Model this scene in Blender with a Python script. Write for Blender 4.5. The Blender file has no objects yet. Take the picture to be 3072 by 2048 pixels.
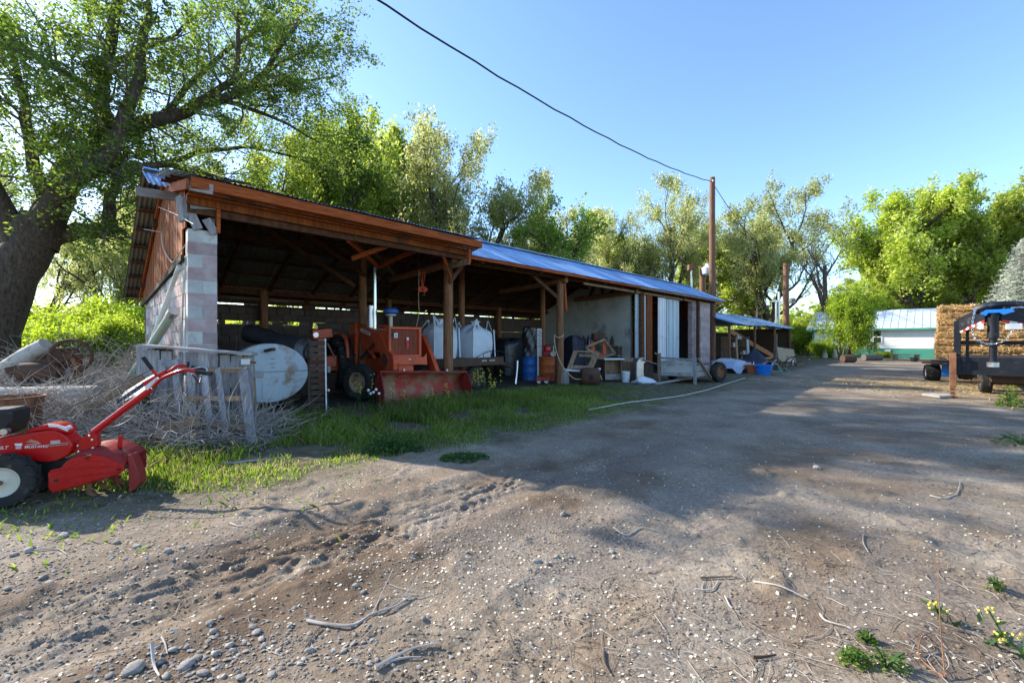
import bpy, bmesh, math, random
import numpy as np
from mathutils import Vector, Matrix, Euler
R = math.radians
# ------------------------------------------------------------------ camera, sky, sun, exposure
SC = bpy.context.scene
COL = SC.collection
F, HOR, CX, EYE = 1290.0, 1018.0, 1536.0, 1.5       # photo pixels (3072 wide), camera 1.5 m up, level
cam = bpy.data.cameras.new('camera'); camo = bpy.data.objects.new('camera', cam); COL.objects.link(camo)
cam.sensor_width = 36.0; cam.lens = F / 3072 * 36.0; cam.clip_start = 0.05; cam.clip_end = 2000
cam.shift_y = -(1024 - HOR) / 3072
camo.location = (0, 0, EYE); camo.rotation_euler = (R(90), 0, 0)
SC.camera = camo
SUN_EL = R(30.0); SUN_H = Vector((-0.93, 0.37, 0)).normalized()
SUN_DIR = Vector((SUN_H.x * math.cos(SUN_EL), SUN_H.y * math.cos(SUN_EL), math.sin(SUN_EL)))
w = bpy.data.worlds.new('World'); SC.world = w; w.use_nodes = True
nt = w.node_tree; nt.nodes.clear()
sky = nt.nodes.new('ShaderNodeTexSky'); sky.sky_type = 'NISHITA'; sky.sun_disc = False
sky.sun_elevation = SUN_EL; sky.sun_rotation = math.atan2(SUN_H.x, SUN_H.y)
sky.air_density = 1.15; sky.dust_density = 0.8; sky.ozone_density = 4.5; sky.altitude = 700
bg = nt.nodes.new('ShaderNodeBackground'); bg.inputs['Strength'].default_value = 0.15
wo = nt.nodes.new('ShaderNodeOutputWorld')
nt.links.new(sky.outputs[0], bg.inputs[0]); nt.links.new(bg.outputs[0], wo.inputs[0])
sl = bpy.data.lights.new('sun', 'SUN'); sl.energy = 4.3; sl.angle = R(0.55); sl.color = (1.0, 0.93, 0.82)
so = bpy.data.objects.new('sun', sl); COL.objects.link(so)
so.rotation_euler = (-SUN_DIR).to_track_quat('-Z', 'Y').to_euler(); so.location = (-30, 20, 30)
SC.view_settings.view_transform = 'Standard'; SC.view_settings.look = 'None'
SC.view_settings.gamma = 1.0; SC.view_settings.use_curve_mapping = False
SC.view_settings.exposure = 1.28
SC.cycles.max_bounces = 7; SC.cycles.diffuse_bounces = 4; SC.cycles.glossy_bounces = 3
SC.cycles.transmission_bounces = 4; SC.cycles.transparent_max_bounces = 6
SC.cycles.caustics_reflective = False; SC.cycles.caustics_refractive = False

# ------------------------------------------------------------------ pixel -> place helpers
P0 = Vector((-5.08, 6.72, 0)); BA = math.atan2(.7129, .7013)          # barn corner and heading
DL = Vector((math.cos(BA), math.sin(BA), 0)); DB = Vector((-math.sin(BA), math.cos(BA), 0))
def at(px, py, Y): return Vector(((px - CX) / F * Y, Y, EYE - (py - HOR) / F * Y))
def gp(px, py, z=0.0):
    Y = F * (EYE - z) / (py - HOR); return Vector(((px - CX) / F * Y, Y, z))
def plane_pt(px, py, org, d):
    """point where the pixel's ray meets the vertical plane through org along direction d -> (distance along d, height)"""
    x = (px - CX) / F
    a = (org[0] - x * org[1]) / (x * d[1] - d[0])
    Y = org[1] + d[1] * a
    return a, EYE - (py - HOR) / F * Y
def bu(px, py, v):                                    # barn wall plane at depth v -> (u, z)
    o = P0 + DB * v; return plane_pt(px, py, o, DL)
def bw(u, v, z=0.0):
    p = P0 + DL * u + DB * v; return Vector((p.x, p.y, z))

# ------------------------------------------------------------------ noise
_perm = np.random.RandomState(7).rand(512, 512)
def vnoise(x, y):
    xi = np.floor(x).astype(int); yi = np.floor(y).astype(int)
    xf = x - xi; yf = y - yi; xf = xf * xf * (3 - 2 * xf); yf = yf * yf * (3 - 2 * yf)
    a = _perm[xi % 512, yi % 512]; b = _perm[(xi + 1) % 512, yi % 512]
    c = _perm[xi % 512, (yi + 1) % 512]; d = _perm[(xi + 1) % 512, (yi + 1) % 512]
    return (a * (1 - xf) + b * xf) * (1 - yf) + (c * (1 - xf) + d * xf) * yf
def fbm(x, y, o=4):
    s = 0; amp = .5
    for i in range(o):
        s = s + amp * vnoise(x * 2 ** i + 17.3 * i, y * 2 ** i + 5.1 * i); amp *= .5
    return s
def lane_st(x, y): return x * DL.x + y * DL.y, x * DB.x + y * DB.y
def smooth(a, b, x):
    t = np.clip((x - a) / (b - a), 0, 1); return t * t * (3 - 2 * t)
def gh(x, y):
    x = np.asarray(x, float); y = np.asarray(y, float)
    s, t = lane_st(x, y)
    near = np.exp(-np.maximum(np.hypot(x, y) - 5, 0) / 5)
    h = (fbm(x * .35 + 3, y * .35, 3) - .45) * .10 * smooth(9.0, 6.0, t) * smooth(40, 10, np.hypot(x, y))
    h = h + (fbm(x * 2.2, y * 2.2, 4) - .47) * .055 * near
    # wheel ruts along the lane with lug prints
    for tc, wd, dp in ((3.15, .42, .045), (1.35, .30, .022), (-.25, .3, .012)):
        tt = t - tc - (vnoise(s * .35, s * 0 + tc) - .5) * .35
        band = np.exp(-(tt / wd) ** 4)
        lug = np.maximum(np.sin((s + np.abs(tt) * .8 + .2 * vnoise(s * 1.9 + 4, t * 2.3)) * 2 * math.pi / .105), -.2)
        lg = fbm(s * 1.3, t * 2.5 + 9, 3); k_ = 1 if tc > 2 else .35
        clod = 1 - np.abs(2 * fbm(s * 5.0 + 2, t * 11.0, 4) - .95) * 3.2
        h = h - band * dp * near + band * near * k_ * smooth(.30, .52, lg) * (lug * .014 * vnoise(s * 6.3, t * 7.1) + .026 * np.clip(clod, -.4, 1))
        h = h + np.exp(-((np.abs(tt) - wd * 1.25) / .12) ** 2) * .022 * near * fbm(s * 2, t * 3, 3) * (2 if tc > 2 else .8)
    h = h + smooth(.58, .78, fbm(x * 3.1 + 40, y * 3.1, 4)) * .03 * near
    return h
def gz(x, y): return float(gh(np.array([x]), np.array([y]))[0])

# ------------------------------------------------------------------ mesh builder
class MB:
    def __init__(self): self.v = []; self.f = []
    def add(self, vs, fs):
        o = len(self.v); self.v += [tuple(p) for p in vs]; self.f += [tuple(i + o for i in q) for q in fs]; return self
    def box(self, c, s, rot=None, taper=1.0):
        hx, hy, hz = s[0] / 2, s[1] / 2, s[2] / 2
        ps = [Vector((x * (taper if z > 0 else 1), y * (taper if z > 0 else 1), z)) for x, y, z in
              ((-hx, -hy, -hz), (hx, -hy, -hz), (hx, hy, -hz), (-hx, hy, -hz), (-hx, -hy, hz), (hx, -hy, hz), (hx, hy, hz), (-hx, hy, hz))]
        if rot is not None:
            m = rot if isinstance(rot, Matrix) else Euler(rot).to_matrix()
            ps = [m @ p for p in ps]
        c = Vector(c)
        return self.add([p + c for p in ps], ((0, 3, 2, 1), (4, 5, 6, 7), (0, 1, 5, 4), (1, 2, 6, 5), (2, 3, 7, 6), (3, 0, 4, 7)))
    def beam(self, a, b, wd, ht, up=(0, 0, 1)):
        a = Vector(a); b = Vector(b); d = (b - a); L = d.length; d.normalize()
        u = Vector(up)
        if abs(d.dot(u)) > .98: u = Vector((0, 1, 0))
        s = d.cross(u).normalized(); t = s.cross(d)
        m = Matrix((s, d, t)).transposed()
        return self.box((a + b) / 2, (wd, L, ht), m)
    def poly(self, pts, ext):
        n = len(pts); e = Vector(ext); pts = [Vector(p) for p in pts]
        fs = [tuple(range(n)), tuple(range(2 * n - 1, n - 1, -1))] + [(i, i + n, (i + 1) % n + n, (i + 1) % n) for i in range(n)]
        return self.add(pts + [p + e for p in pts], fs)
    def tube(self, pts, r, n=8, caps=True):
        pts = [Vector(p) for p in pts]; m = len(pts)
        rs = r if hasattr(r, '__len__') else [r] * m
        vs = []; fs = []; prev = None
        for i, p in enumerate(pts):
            d = (pts[min(i + 1, m - 1)] - pts[max(i - 1, 0)])
            d = d.normalized() if d.length > 1e-9 else Vector((0, 0, 1))
            if prev is None:
                u = d.orthogonal().normalized()
            else:
                u = prev - d * prev.dot(d); u = u.normalized() if u.length > 1e-6 else d.orthogonal().normalized()
            prev = u; w_ = d.cross(u)
            for k in range(n):
                a = 2 * math.pi * k / n; vs.append(p + (u * math.cos(a) + w_ * math.sin(a)) * rs[i])
        for i in range(m - 1):
            for k in range(n):
                k2 = (k + 1) % n; fs.append((i * n + k, i * n + k2, (i + 1) * n + k2, (i + 1) * n + k))
        if caps: fs += [tuple(range(n - 1, -1, -1)), tuple((m - 1) * n + k for k in range(n))]
        return self.add(vs, fs)
    def lathe(self, prof, n=24, o=(0, 0, 0), m=None, close=False):
        o = Vector(o); vs = []; fs = []; k = len(prof)
        for i in range(n):
            a = 2 * math.pi * i / n
            for r, z in prof:
                p = Vector((r * math.cos(a), r * math.sin(a), z))
                vs.append((m @ p if m else p) + o)
        for i in range(n):
            j = (i + 1) % n
            for q in range(k - 1 + (1 if close else 0)):
                q2 = (q + 1) % k
                fs.append((i * k + q, j * k + q, j * k + q2, i * k + q2))
        return self.add(vs, fs)
    def grid(self, fn, nu, nv):
        vs = [fn(i / nu, j / nv) for j in range(nv + 1) for i in range(nu + 1)]
        fs = [(j * (nu + 1) + i, j * (nu + 1) + i + 1, (j + 1) * (nu + 1) + i + 1, (j + 1) * (nu + 1) + i) for j in range(nv) for i in range(nu)]
        return self.add(vs, fs)
    def mesh(self, name, mat=None, smooth_=False):
        me = bpy.data.meshes.new(name); me.from_pydata(self.v, [], self.f); me.update()
        if mat: me.materials.append(mat)
        if smooth_:
            me.polygons.foreach_set('use_smooth', [True] * len(me.polygons))
            try: me.set_sharp_from_angle(angle=R(40))
            except Exception: pass
        return me
    def build(self, name, mat, parent=None, sm=False, bevel=0, loc=None):
        o = bpy.data.objects.new(name, self.mesh(name, mat, sm)); COL.objects.link(o)
        if parent: o.parent = parent
        if loc is not None: o.location = loc
        if bevel:
            b = o.modifiers.new('bevel', 'BEVEL'); b.width = bevel; b.segments = 1; b.limit_method = 'ANGLE'; b.harden_normals = False
        return o
def axis_m(d):
    """matrix whose z axis points along d"""
    return Vector(d).to_track_quat('Z', 'Y').to_matrix()
def np_mesh(name, V, Fc, mats, idx=None, sm=False):
    me = bpy.data.meshes.new(name); V = np.asarray(V, np.float32); Fc = np.asarray(Fc, np.int32)
    k = Fc.shape[1]
    me.vertices.add(len(V)); me.vertices.foreach_set('co', V.ravel())
    me.loops.add(Fc.size); me.loops.foreach_set('vertex_index', Fc.ravel())
    me.polygons.add(len(Fc)); me.polygons.foreach_set('loop_start', np.arange(0, Fc.size, k, dtype=np.int32))
    if idx is not None: me.polygons.foreach_set('material_index', np.asarray(idx, np.int32))
    if sm: me.polygons.foreach_set('use_smooth', np.ones(len(Fc), bool))
    for m in (mats if isinstance(mats, (list, tuple)) else [mats]): me.materials.append(m)
    me.update(calc_edges=True); return me
def obj(name, me, parent=None, loc=None, rz=0, rot=None, sc=None):
    o = bpy.data.objects.new(name, me); COL.objects.link(o)
    if parent: o.parent = parent
    if loc is not None: o.location = loc
    if rot is not None: o.rotation_euler = rot
    elif rz: o.rotation_euler = (0, 0, rz)
    if sc is not None: o.scale = sc if hasattr(sc, '__len__') else (sc,) * 3
    return o
def tag(o, label=None, cat=None, group=None, kind=None):
    if label: o['label'] = label
    if cat: o['category'] = cat
    if group: o['group'] = group
    if kind: o['kind'] = kind
    return o
def thing(name, label, cat, loc=(0, 0, 0), rz=0, group=None):
    o = bpy.data.objects.new(name, None); COL.objects.link(o); o.empty_display_size = .2
    o.location = loc; o.rotation_euler = (0, 0, rz)
    return tag(o, label, cat, group)
def dup(o, parent=None):
    c = o.copy(); COL.objects.link(c); c.parent = parent
    for ch in o.children: dup(ch, c)
    return c

# ------------------------------------------------------------------ materials
def _nodes(name):
    m = bpy.data.materials.new(name); m.use_nodes = True
    n = m.node_tree; n.nodes.clear()
    out = n.nodes.new('ShaderNodeOutputMaterial'); b = n.nodes.new('ShaderNodeBsdfPrincipled')
    n.links.new(b.outputs[0], out.inputs[0]); return m, n, b, out
def N(n, t, **kw):
    x = n.nodes.new(t)
    for k, v in kw.items():
        if k in x.inputs.keys(): x.inputs[k].default_value = v
        else: setattr(x, k, v)
    return x
def ramp(n, fac, stops):
    r = n.nodes.new('ShaderNodeValToRGB'); e = r.color_ramp.elements
    while len(e) < len(stops): e.new(.5)
    for q, (p, c) in zip(e, stops): q.position = p; q.color = (c[0], c[1], c[2], 1)
    n.links.new(fac, r.inputs[0]); return r
def c3(c): return (c[0], c[1], c[2], 1)
def mk(name, cols, rough=.7, scale=4.0, stretch=(1, 1, 1), metal=0.0, bump=.3, bscale=None, coord='Position', var=.0,
       dirt=None, dirt_amt=.5, dirt_scale=1.5, spec=.3, detail=6, coat=0):
    """procedural material: colours mixed by noise, optional patches of a second colour, fine relief, per-piece variation"""
    m, n, b, out = _nodes(name)
    if coord == 'Position':
        src = N(n, 'ShaderNodeNewGeometry').outputs['Position']
    else: src = N(n, 'ShaderNodeTexCoord').outputs['Object']
    oi = N(n, 'ShaderNodeObjectInfo')
    mp = N(n, 'ShaderNodeMapping'); mp.inputs['Scale'].default_value = stretch
    n.links.new(src, mp.inputs[0])
    if coord != 'Position':
        mul = N(n, 'ShaderNodeMath', operation='MULTIPLY'); mul.inputs[1].default_value = 37.0
        n.links.new(oi.outputs['Random'], mul.inputs[0])
        cmb = N(n, 'ShaderNodeCombineXYZ')
        for i in range(3): n.links.new(mul.outputs[0], cmb.inputs[i])
        n.links.new(cmb.outputs[0], mp.inputs['Location'])
    nz = N(n, 'ShaderNodeTexNoise', Scale=scale, Detail=detail, Roughness=.6); n.links.new(mp.outputs[0], nz.inputs['Vector'])
    k = len(cols)
    rp = ramp(n, nz.outputs['Fac'], [(.3 + .4 * i / max(k - 1, 1), c) for i, c in enumerate(cols)])
    col = rp.outputs[0]
    if dirt is not None:
        d = N(n, 'ShaderNodeTexNoise', Scale=dirt_scale, Detail=8, Roughness=.65); n.links.new(src, d.inputs['Vector'])
        dr = ramp(n, d.outputs['Fac'], [(.62 - .3 * dirt_amt, (0, 0, 0)), (.74 - .25 * dirt_amt, (1, 1, 1))])
        mx = N(n, 'ShaderNodeMix', data_type='RGBA'); n.links.new(dr.outputs[0], mx.inputs[0])
        n.links.new(col, mx.inputs[6]); mx.inputs[7].default_value = c3(dirt); col = mx.outputs[2]
    if var:
        hs = N(n, 'ShaderNodeHueSaturation')
        mr = N(n, 'ShaderNodeMapRange'); mr.inputs[3].default_value = 1 - var; mr.inputs[4].default_value = 1 + var
        n.links.new(oi.outputs['Random'], mr.inputs[0]); n.links.new(mr.outputs[0], hs.inputs['Value']); n.links.new(col, hs.inputs['Color']); col = hs.outputs[0]
    n.links.new(col, b.inputs['Base Color'])
    b.inputs['Roughness'].default_value = rough; b.inputs['Metallic'].default_value = metal
    b.inputs['Specular IOR Level'].default_value = spec
    if coat: b.inputs['Coat Weight'].default_value = coat; b.inputs['Coat Roughness'].default_value = .15
    if bump:
        bz = N(n, 'ShaderNodeTexNoise', Scale=bscale or scale * 6, Detail=5, Roughness=.6); n.links.new(mp.outputs[0], bz.inputs['Vector'])
        bp = N(n, 'ShaderNodeBump', Strength=bump, Distance=.01); n.links.new(bz.outputs['Fac'], bp.inputs['Height']); n.links.new(bp.outputs[0], b.inputs['Normal'])
        rr = N(n, 'ShaderNodeMapRange'); rr.inputs[3].default_value = max(rough - .12, .05); rr.inputs[4].default_value = min(rough + .12, 1)
        n.links.new(nz.outputs['Fac'], rr.inputs[0]); n.links.new(rr.outputs[0], b.inputs['Roughness'])
    return m
def leaf_mat(name, cols, trans=.5, tcol=None, var=.12):
    m, n, b, out = _nodes(name)
    g = N(n, 'ShaderNodeNewGeometry'); oi = N(n, 'ShaderNodeObjectInfo')
    k = len(cols)
    rp = ramp(n, g.outputs['Random Per Island'], [(i / max(k - 1, 1), c) for i, c in enumerate(cols)])
    nz = N(n, 'ShaderNodeTexNoise', Scale=.55, Detail=2); n.links.new(g.outputs['Position'], nz.inputs['Vector'])
    mr = N(n, 'ShaderNodeMapRange'); mr.inputs[1].default_value = .3; mr.inputs[2].default_value = .7; mr.inputs[3].default_value = .72; mr.inputs[4].default_value = 1.3
    n.links.new(nz.outputs['Fac'], mr.inputs[0])
    mr2 = N(n, 'ShaderNodeMapRange'); mr2.inputs[3].default_value = 1 - var; mr2.inputs[4].default_value = 1 + var
    n.links.new(oi.outputs['Random'], mr2.inputs[0])
    mu = N(n, 'ShaderNodeMath', operation='MULTIPLY'); n.links.new(mr.outputs[0], mu.inputs[0]); n.links.new(mr2.outputs[0], mu.inputs[1])
    hs = N(n, 'ShaderNodeHueSaturation'); n.links.new(rp.outputs[0], hs.inputs['Color']); n.links.new(mu.outputs[0], hs.inputs['Value'])
    n.links.new(hs.outputs[0], b.inputs['Base Color']); b.inputs['Roughness'].default_value = .55; b.inputs['Specular IOR Level'].default_value = .25
    tr = N(n, 'ShaderNodeBsdfTranslucent')
    h2 = N(n, 'ShaderNodeHueSaturation'); h2.inputs['Hue'].default_value = .485; h2.inputs['Saturation'].default_value = 1.08; h2.inputs['Value'].default_value = 2.3
    n.links.new(hs.outputs[0], h2.inputs['Color']); n.links.new(h2.outputs[0], tr.inputs[0])
    mx = N(n, 'ShaderNodeMixShader'); mx.inputs[0].default_value = trans
    n.links.new(b.outputs[0], mx.inputs[1]); n.links.new(tr.outputs[0], mx.inputs[2]); n.links.new(mx.outputs[0], out.inputs[0])
    return m
M = {}
M['block_white'] = mk('block_white', [(.40, .41, .39), (.52, .53, .50), (.60, .60, .56)], .9, 3, bump=.6, bscale=60, var=.12, dirt=(.30, .27, .24), dirt_amt=.25, dirt_scale=3)
M['block_pink'] = mk('block_pink', [(.30, .22, .21), (.40, .30, .29), (.47, .38, .37)], .9, 4, bump=.6, bscale=60, var=.14, dirt=(.42, .38, .36), dirt_amt=.3, dirt_scale=4)
M['mortar'] = mk('mortar', [(.40, .38, .35), (.55, .53, .50)], .95, 8, bump=.6, bscale=50)
M['block_shaded'] = mk('block_shaded', [(.075, .055, .045), (.12, .085, .07)], .95, 4, bump=.5, bscale=50, var=.15)  # interior wall blocks, barn shade put into the dark colour
M['barn_board'] = mk('barn_board', [(.13, .034, .010), (.26, .072, .018), (.36, .125, .036)], .75, 5, (5, 5, .5), bump=.5, bscale=22, coord='Object', var=.28, dirt=(.10, .05, .03), dirt_amt=.2, spec=.12)
M['fascia_wood'] = mk('fascia_wood', [(.17, .036, .010), (.32, .072, .016), (.42, .12, .034)], .65, 5, (.6, 6, 6), bump=.4, bscale=20, coord='Object', var=.12, dirt=(.16, .06, .03), dirt_amt=.25, dirt_scale=1.2, spec=.12)
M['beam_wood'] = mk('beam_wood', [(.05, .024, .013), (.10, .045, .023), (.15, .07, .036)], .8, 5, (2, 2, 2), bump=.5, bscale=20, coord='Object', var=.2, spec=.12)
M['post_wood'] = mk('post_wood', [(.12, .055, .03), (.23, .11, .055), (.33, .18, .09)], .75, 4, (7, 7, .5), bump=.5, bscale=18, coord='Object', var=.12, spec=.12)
M['grey_wood'] = mk('grey_wood', [(.17, .16, .16), (.30, .29, .29), (.42, .41, .41)], .9, 5, (6, 6, .7), bump=.7, bscale=16, coord='Object', var=.22, dirt=(.20, .13, .08), dirt_amt=.15)
M['grey_wood_x'] = mk('grey_wood_x', [(.17, .16, .155), (.29, .28, .27), (.40, .38, .36)], .9, 5, (.7, 6, 6), bump=.7, bscale=16, coord='Object', var=.22, dirt=(.22, .14, .08), dirt_amt=.25)
M['brown_wood'] = mk('brown_wood', [(.16, .10, .06), (.28, .19, .12), (.36, .26, .17)], .85, 4, (4, 4, 1), bump=.5, bscale=16, coord='Object', var=.2)
M['dark_wood'] = mk('dark_wood', [(.05, .035, .025), (.10, .07, .05)], .9, 4, (2, 2, 2), bump=.5, coord='Object', var=.2)
M['roof_metal'] = mk('roof_metal', [(.17, .31, .56), (.25, .41, .66), (.40, .54, .74)], .42, 1.2, (6, 1, 1), metal=.3, bump=.06, bscale=14, coord='Object', var=.12, spec=.5, dirt=(.30, .26, .22), dirt_amt=.08)
M['roof_under_shaded'] = mk('roof_under_shaded', [(.13, .13, .11), (.21, .21, .18)], .6, 2, metal=.25, bump=.05, coord='Object', var=.15)  # aged grey sheet, darkened so its colour holds the shade under the roof
M['shed_roof'] = mk('shed_roof', [(.19, .34, .56), (.30, .47, .68)], .42, 1.2, (5, 1, 1), metal=.25, bump=.08, bscale=10, coord='Object', var=.12)
M['house_roof'] = mk('house_roof', [(.62, .68, .68), (.72, .77, .77)], .4, 1, metal=.4, bump=.03, coord='Object', var=.06)
M['white_siding'] = mk('white_siding', [(.72, .72, .70), (.80, .80, .78)], .55, 2, bump=.05, coord='Object')
M['green_siding'] = mk('green_siding', [(.05, .24, .17), (.075, .30, .215)], .55, 2, bump=.05, coord='Object')
M['plaster'] = mk('plaster', [(.34, .35, .32), (.46, .47, .43), (.52, .53, .49)], .9, 1.6, bump=.3, dirt=(.20, .19, .17), dirt_amt=.22, dirt_scale=1.4)
M['door_metal'] = mk('door_metal', [(.36, .45, .50), (.48, .57, .62)], .5, 1.5, (3, 3, .5), metal=.2, bump=.1, coord='Object', var=.1, dirt=(.28, .27, .25), dirt_amt=.1)
M['white_metal'] = mk('white_metal', [(.60, .63, .65), (.74, .76, .77)], .45, 2, metal=.1, bump=.08, dirt=(.35, .25, .16), dirt_amt=.12)
M['tank_white'] = mk('tank_white', [(.44, .52, .56), (.54, .61, .65), (.60, .66, .69)], .5, 2.2, bump=.15, bscale=14, dirt=(.36, .27, .19), dirt_amt=.28, dirt_scale=2.2)
M['red_paint'] = mk('red_paint', [(.44, .005, .006), (.50, .008, .008)], .28, 3, bump=.02, bscale=40, spec=.3, coat=.12, dirt=(.30, .05, .035), dirt_amt=.06, dirt_scale=6)
M['red_dusty'] = mk('red_dusty', [(.22, .02, .018), (.32, .035, .03)], .5, 4, bump=.1, dirt=(.28, .14, .09), dirt_amt=.2, dirt_scale=5)
M['orange_paint'] = mk('orange_paint', [(.46, .055, .018), (.58, .085, .025), (.62, .11, .04)], .42, 3, bump=.08, spec=.4, dirt=(.17, .05, .03), dirt_amt=.16, dirt_scale=4, coord='Object')
M['bucket_paint'] = mk('bucket_paint', [(.30, .035, .022), (.42, .07, .045)], .6, 3, bump=.25, bscale=25, dirt=(.30, .20, .12), dirt_amt=.62, dirt_scale=2.4, coord='Object')
M['rubber'] = mk('rubber', [(.018, .018, .018), (.035, .033, .031)], .85, 5, bump=.3, bscale=40, dirt=(.12, .10, .08), dirt_amt=.18, dirt_scale=7)
M['black'] = mk('black', [(.012, .012, .013), (.025, .025, .027)], .4, 6, bump=.1)
M['black_plastic'] = mk('black_plastic', [(.02, .021, .024), (.045, .047, .052)], .32, 3, bump=.5, bscale=9, spec=.6)
M['trailer_black'] = mk('trailer_black', [(.008, .009, .014), (.016, .018, .026)], .5, 4, bump=.1, spec=.3, dirt=(.10, .09, .08), dirt_amt=.12, dirt_scale=4)
M['steel'] = mk('steel', [(.45, .45, .46), (.62, .62, .63)], .3, 5, metal=.9, bump=.08)
M['chrome'] = mk('chrome', [(.62, .63, .65), (.75, .76, .78)], .22, 5, metal=.95, bump=.02)
M['rust'] = mk('rust', [(.12, .05, .028), (.22, .10, .05), (.30, .15, .08)], .85, 6, bump=.5, bscale=30)
M['rust_dark'] = mk('rust_dark', [(.06, .035, .025), (.12, .065, .04)], .85, 6, bump=.5, bscale=30)
M['cream'] = mk('cream', [(.52, .49, .40), (.60, .57, .48)], .45, 4, bump=.04, dirt=(.35, .29, .2), dirt_amt=.1, dirt_scale=6)
M['tan_rim'] = mk('tan_rim', [(.30, .21, .12), (.40, .29, .18)], .7, 4, bump=.1, dirt=(.18, .11, .06), dirt_amt=.3, dirt_scale=6)
M['blue_paint'] = mk('blue_paint', [(.02, .10, .33), (.03, .15, .45)], .4, 4, bump=.05, dirt=(.10, .09, .09), dirt_amt=.12, dirt_scale=5)
M['blue_plastic'] = mk('blue_plastic', [(.012, .17, .62), (.02, .22, .70)], .35, 4, bump=.05)
M['orange_drum'] = mk('orange_drum', [(.42, .09, .02), (.55, .14, .035)], .5, 4, bump=.1, dirt=(.14, .06, .03), dirt_amt=.2, dirt_scale=4)
M['orange_plastic'] = mk('orange_plastic', [(.48, .12, .05), (.56, .17, .08)], .5, 4, bump=.05)
M['bag_white'] = mk('bag_white', [(.58, .63, .68), (.68, .73, .78)], .7, 4, bump=.35, bscale=12, dirt=(.45, .45, .44), dirt_amt=.15)
M['tarp_blue'] = mk('tarp_blue', [(.30, .36, .46), (.42, .48, .58)], .5, 3, bump=.3, bscale=8)
M['tarp_dark'] = mk('tarp_dark', [(.012, .016, .03), (.03, .038, .06)], .45, 3, bump=.4, bscale=8)
M['cardboard'] = mk('cardboard', [(.36, .27, .17), (.45, .35, .23)], .85, 3, bump=.2)
M['hay'] = mk('hay', [(.12, .05, .015), (.34, .18, .06), (.52, .36, .17)], .95, 7, (1, 1, 5), bump=1.0, bscale=30)
M['straw'] = mk('straw', [(.45, .30, .12), (.64, .48, .24)], .8, 3, bump=0)
M['concrete'] = mk('concrete', [(.28, .26, .23), (.40, .38, .34)], .95, 6, bump=.5, bscale=40)
M['bark'] = mk('bark', [(.035, .026, .02), (.085, .065, .05), (.14, .11, .085)], .95, 6, (3, 3, .8), bump=1.0, bscale=14, coord='Object')
M['bark_grey'] = mk('bark_grey', [(.09, .075, .06), (.17, .145, .12)], .95, 6, (3, 3, .8), bump=.8, bscale=14, coord='Object')
M['twig'] = mk('twig', [(.26, .22, .185), (.42, .37, .32), (.54, .49, .43)], .9, 4, bump=0)
M['twig_dark'] = mk('twig_dark', [(.10, .07, .05), (.2, .15, .11)], .9, 4, bump=0)
M['pole_wood'] = mk('pole_wood', [(.12, .06, .038), (.20, .10, .06), (.27, .155, .10)], .85, 4, (6, 6, .4), bump=.5, bscale=16, coord='Object')
M['pale_log'] = mk('pale_log', [(.40, .38, .34), (.56, .54, .5)], .9, 3, bump=.4, dirt=(.22, .18, .14), dirt_amt=.3, dirt_scale=3)
M['stone'] = mk('stone', [(.20, .18, .16), (.32, .285, .25), (.44, .40, .35)], .95, 3, bump=.5, bscale=25, coord='Object', var=.3, dirt=(.3, .22, .15), dirt_amt=.15, dirt_scale=6)
M['pebble'] = mk('pebble', [(.20, .17, .14), (.28, .245, .21), (.38, .345, .30)], .95, 25, bump=0, dirt=(.26, .205, .15), dirt_amt=.5, dirt_scale=30)
M['seed'] = mk('seed', [(.58, .52, .38), (.72, .67, .54)], .85, 20, bump=0)
M['wire'] = mk('wire', [(.015, .015, .016), (.03, .03, .03)], .6, 3, bump=0)
M['rope'] = mk('rope', [(.42, .33, .2), (.55, .45, .3)], .9, 9, bump=.2)
M['hose'] = mk('hose', [(.50, .48, .44), (.64, .62, .58)], .7, 6, bump=.05)
M['pvc'] = mk('pvc', [(.56, .60, .56), (.68, .71, .67)], .45, 3, bump=.05, dirt=(.4, .37, .3), dirt_amt=.12)
M['green_pipe'] = mk('green_pipe', [(.30, .38, .30), (.42, .48, .38)], .6, 3, bump=.15, dirt=(.4, .36, .28), dirt_amt=.3)
M['glass'] = mk('glass', [(.03, .035, .04), (.05, .055, .06)], .06, 2, bump=0, spec=.8)
M['paper'] = mk('paper', [(.62, .62, .6), (.74, .74, .72)], .8, 9, bump=0)
M['red_tape'] = mk('red_tape', [(.55, .03, .02), (.6, .04, .03)], .4, 3, bump=0)
M['red_rope'] = mk('red_rope', [(.50, .06, .03), (.62, .12, .06)], .8, 9, bump=.1)
M['green_wire'] = mk('green_wire', [(.12, .38, .30), (.2, .46, .38)], .5, 4, bump=0)
M['fence_wood'] = mk('fence_wood', [(.07, .06, .055), (.14, .12, .1)], .9, 4, (3, 3, .6), bump=.4, coord='Object', var=.2)
# ------------------------------------------------------------------ ground and lane (one height field)
def spread(c0, c1, step, lo, hi, g):
    a = list(np.arange(c0, c1, step)); s = step; x = a[-1]
    up = []
    while x < hi: s *= g; x += s; up.append(min(x, hi))
    s = step; x = a[0]; dn = []
    while x > lo: s *= g; x -= s; dn.append(max(x, lo))
    return np.array(dn[::-1] + a + up)
gx = spread(-4.4, 3.6, .020, -900, 900, 1.06); gy = spread(1.3, 5.2, .017, -60, 1400, 1.042)
GX, GY = np.meshgrid(gx, gy)
GZ = gh(GX, GY)
_s, _t = lane_st(GX, GY)
edge = 4.65 + (fbm(_s * .55, _t * .2 + 3, 3) - .45) * 1.1 + 1.0 * smooth(1.5, -3.5, _s)
grassy = smooth(-.25, .35, _t - edge + (fbm(GX * 1.7, GY * 1.7, 4) - .47) * 1.2)
right = smooth(.2, -.7, _t + (fbm(GX * .8, GY * .8, 3) - .45) * 1.6 + .9 + .2 * smooth(8, 20, _s))
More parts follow.
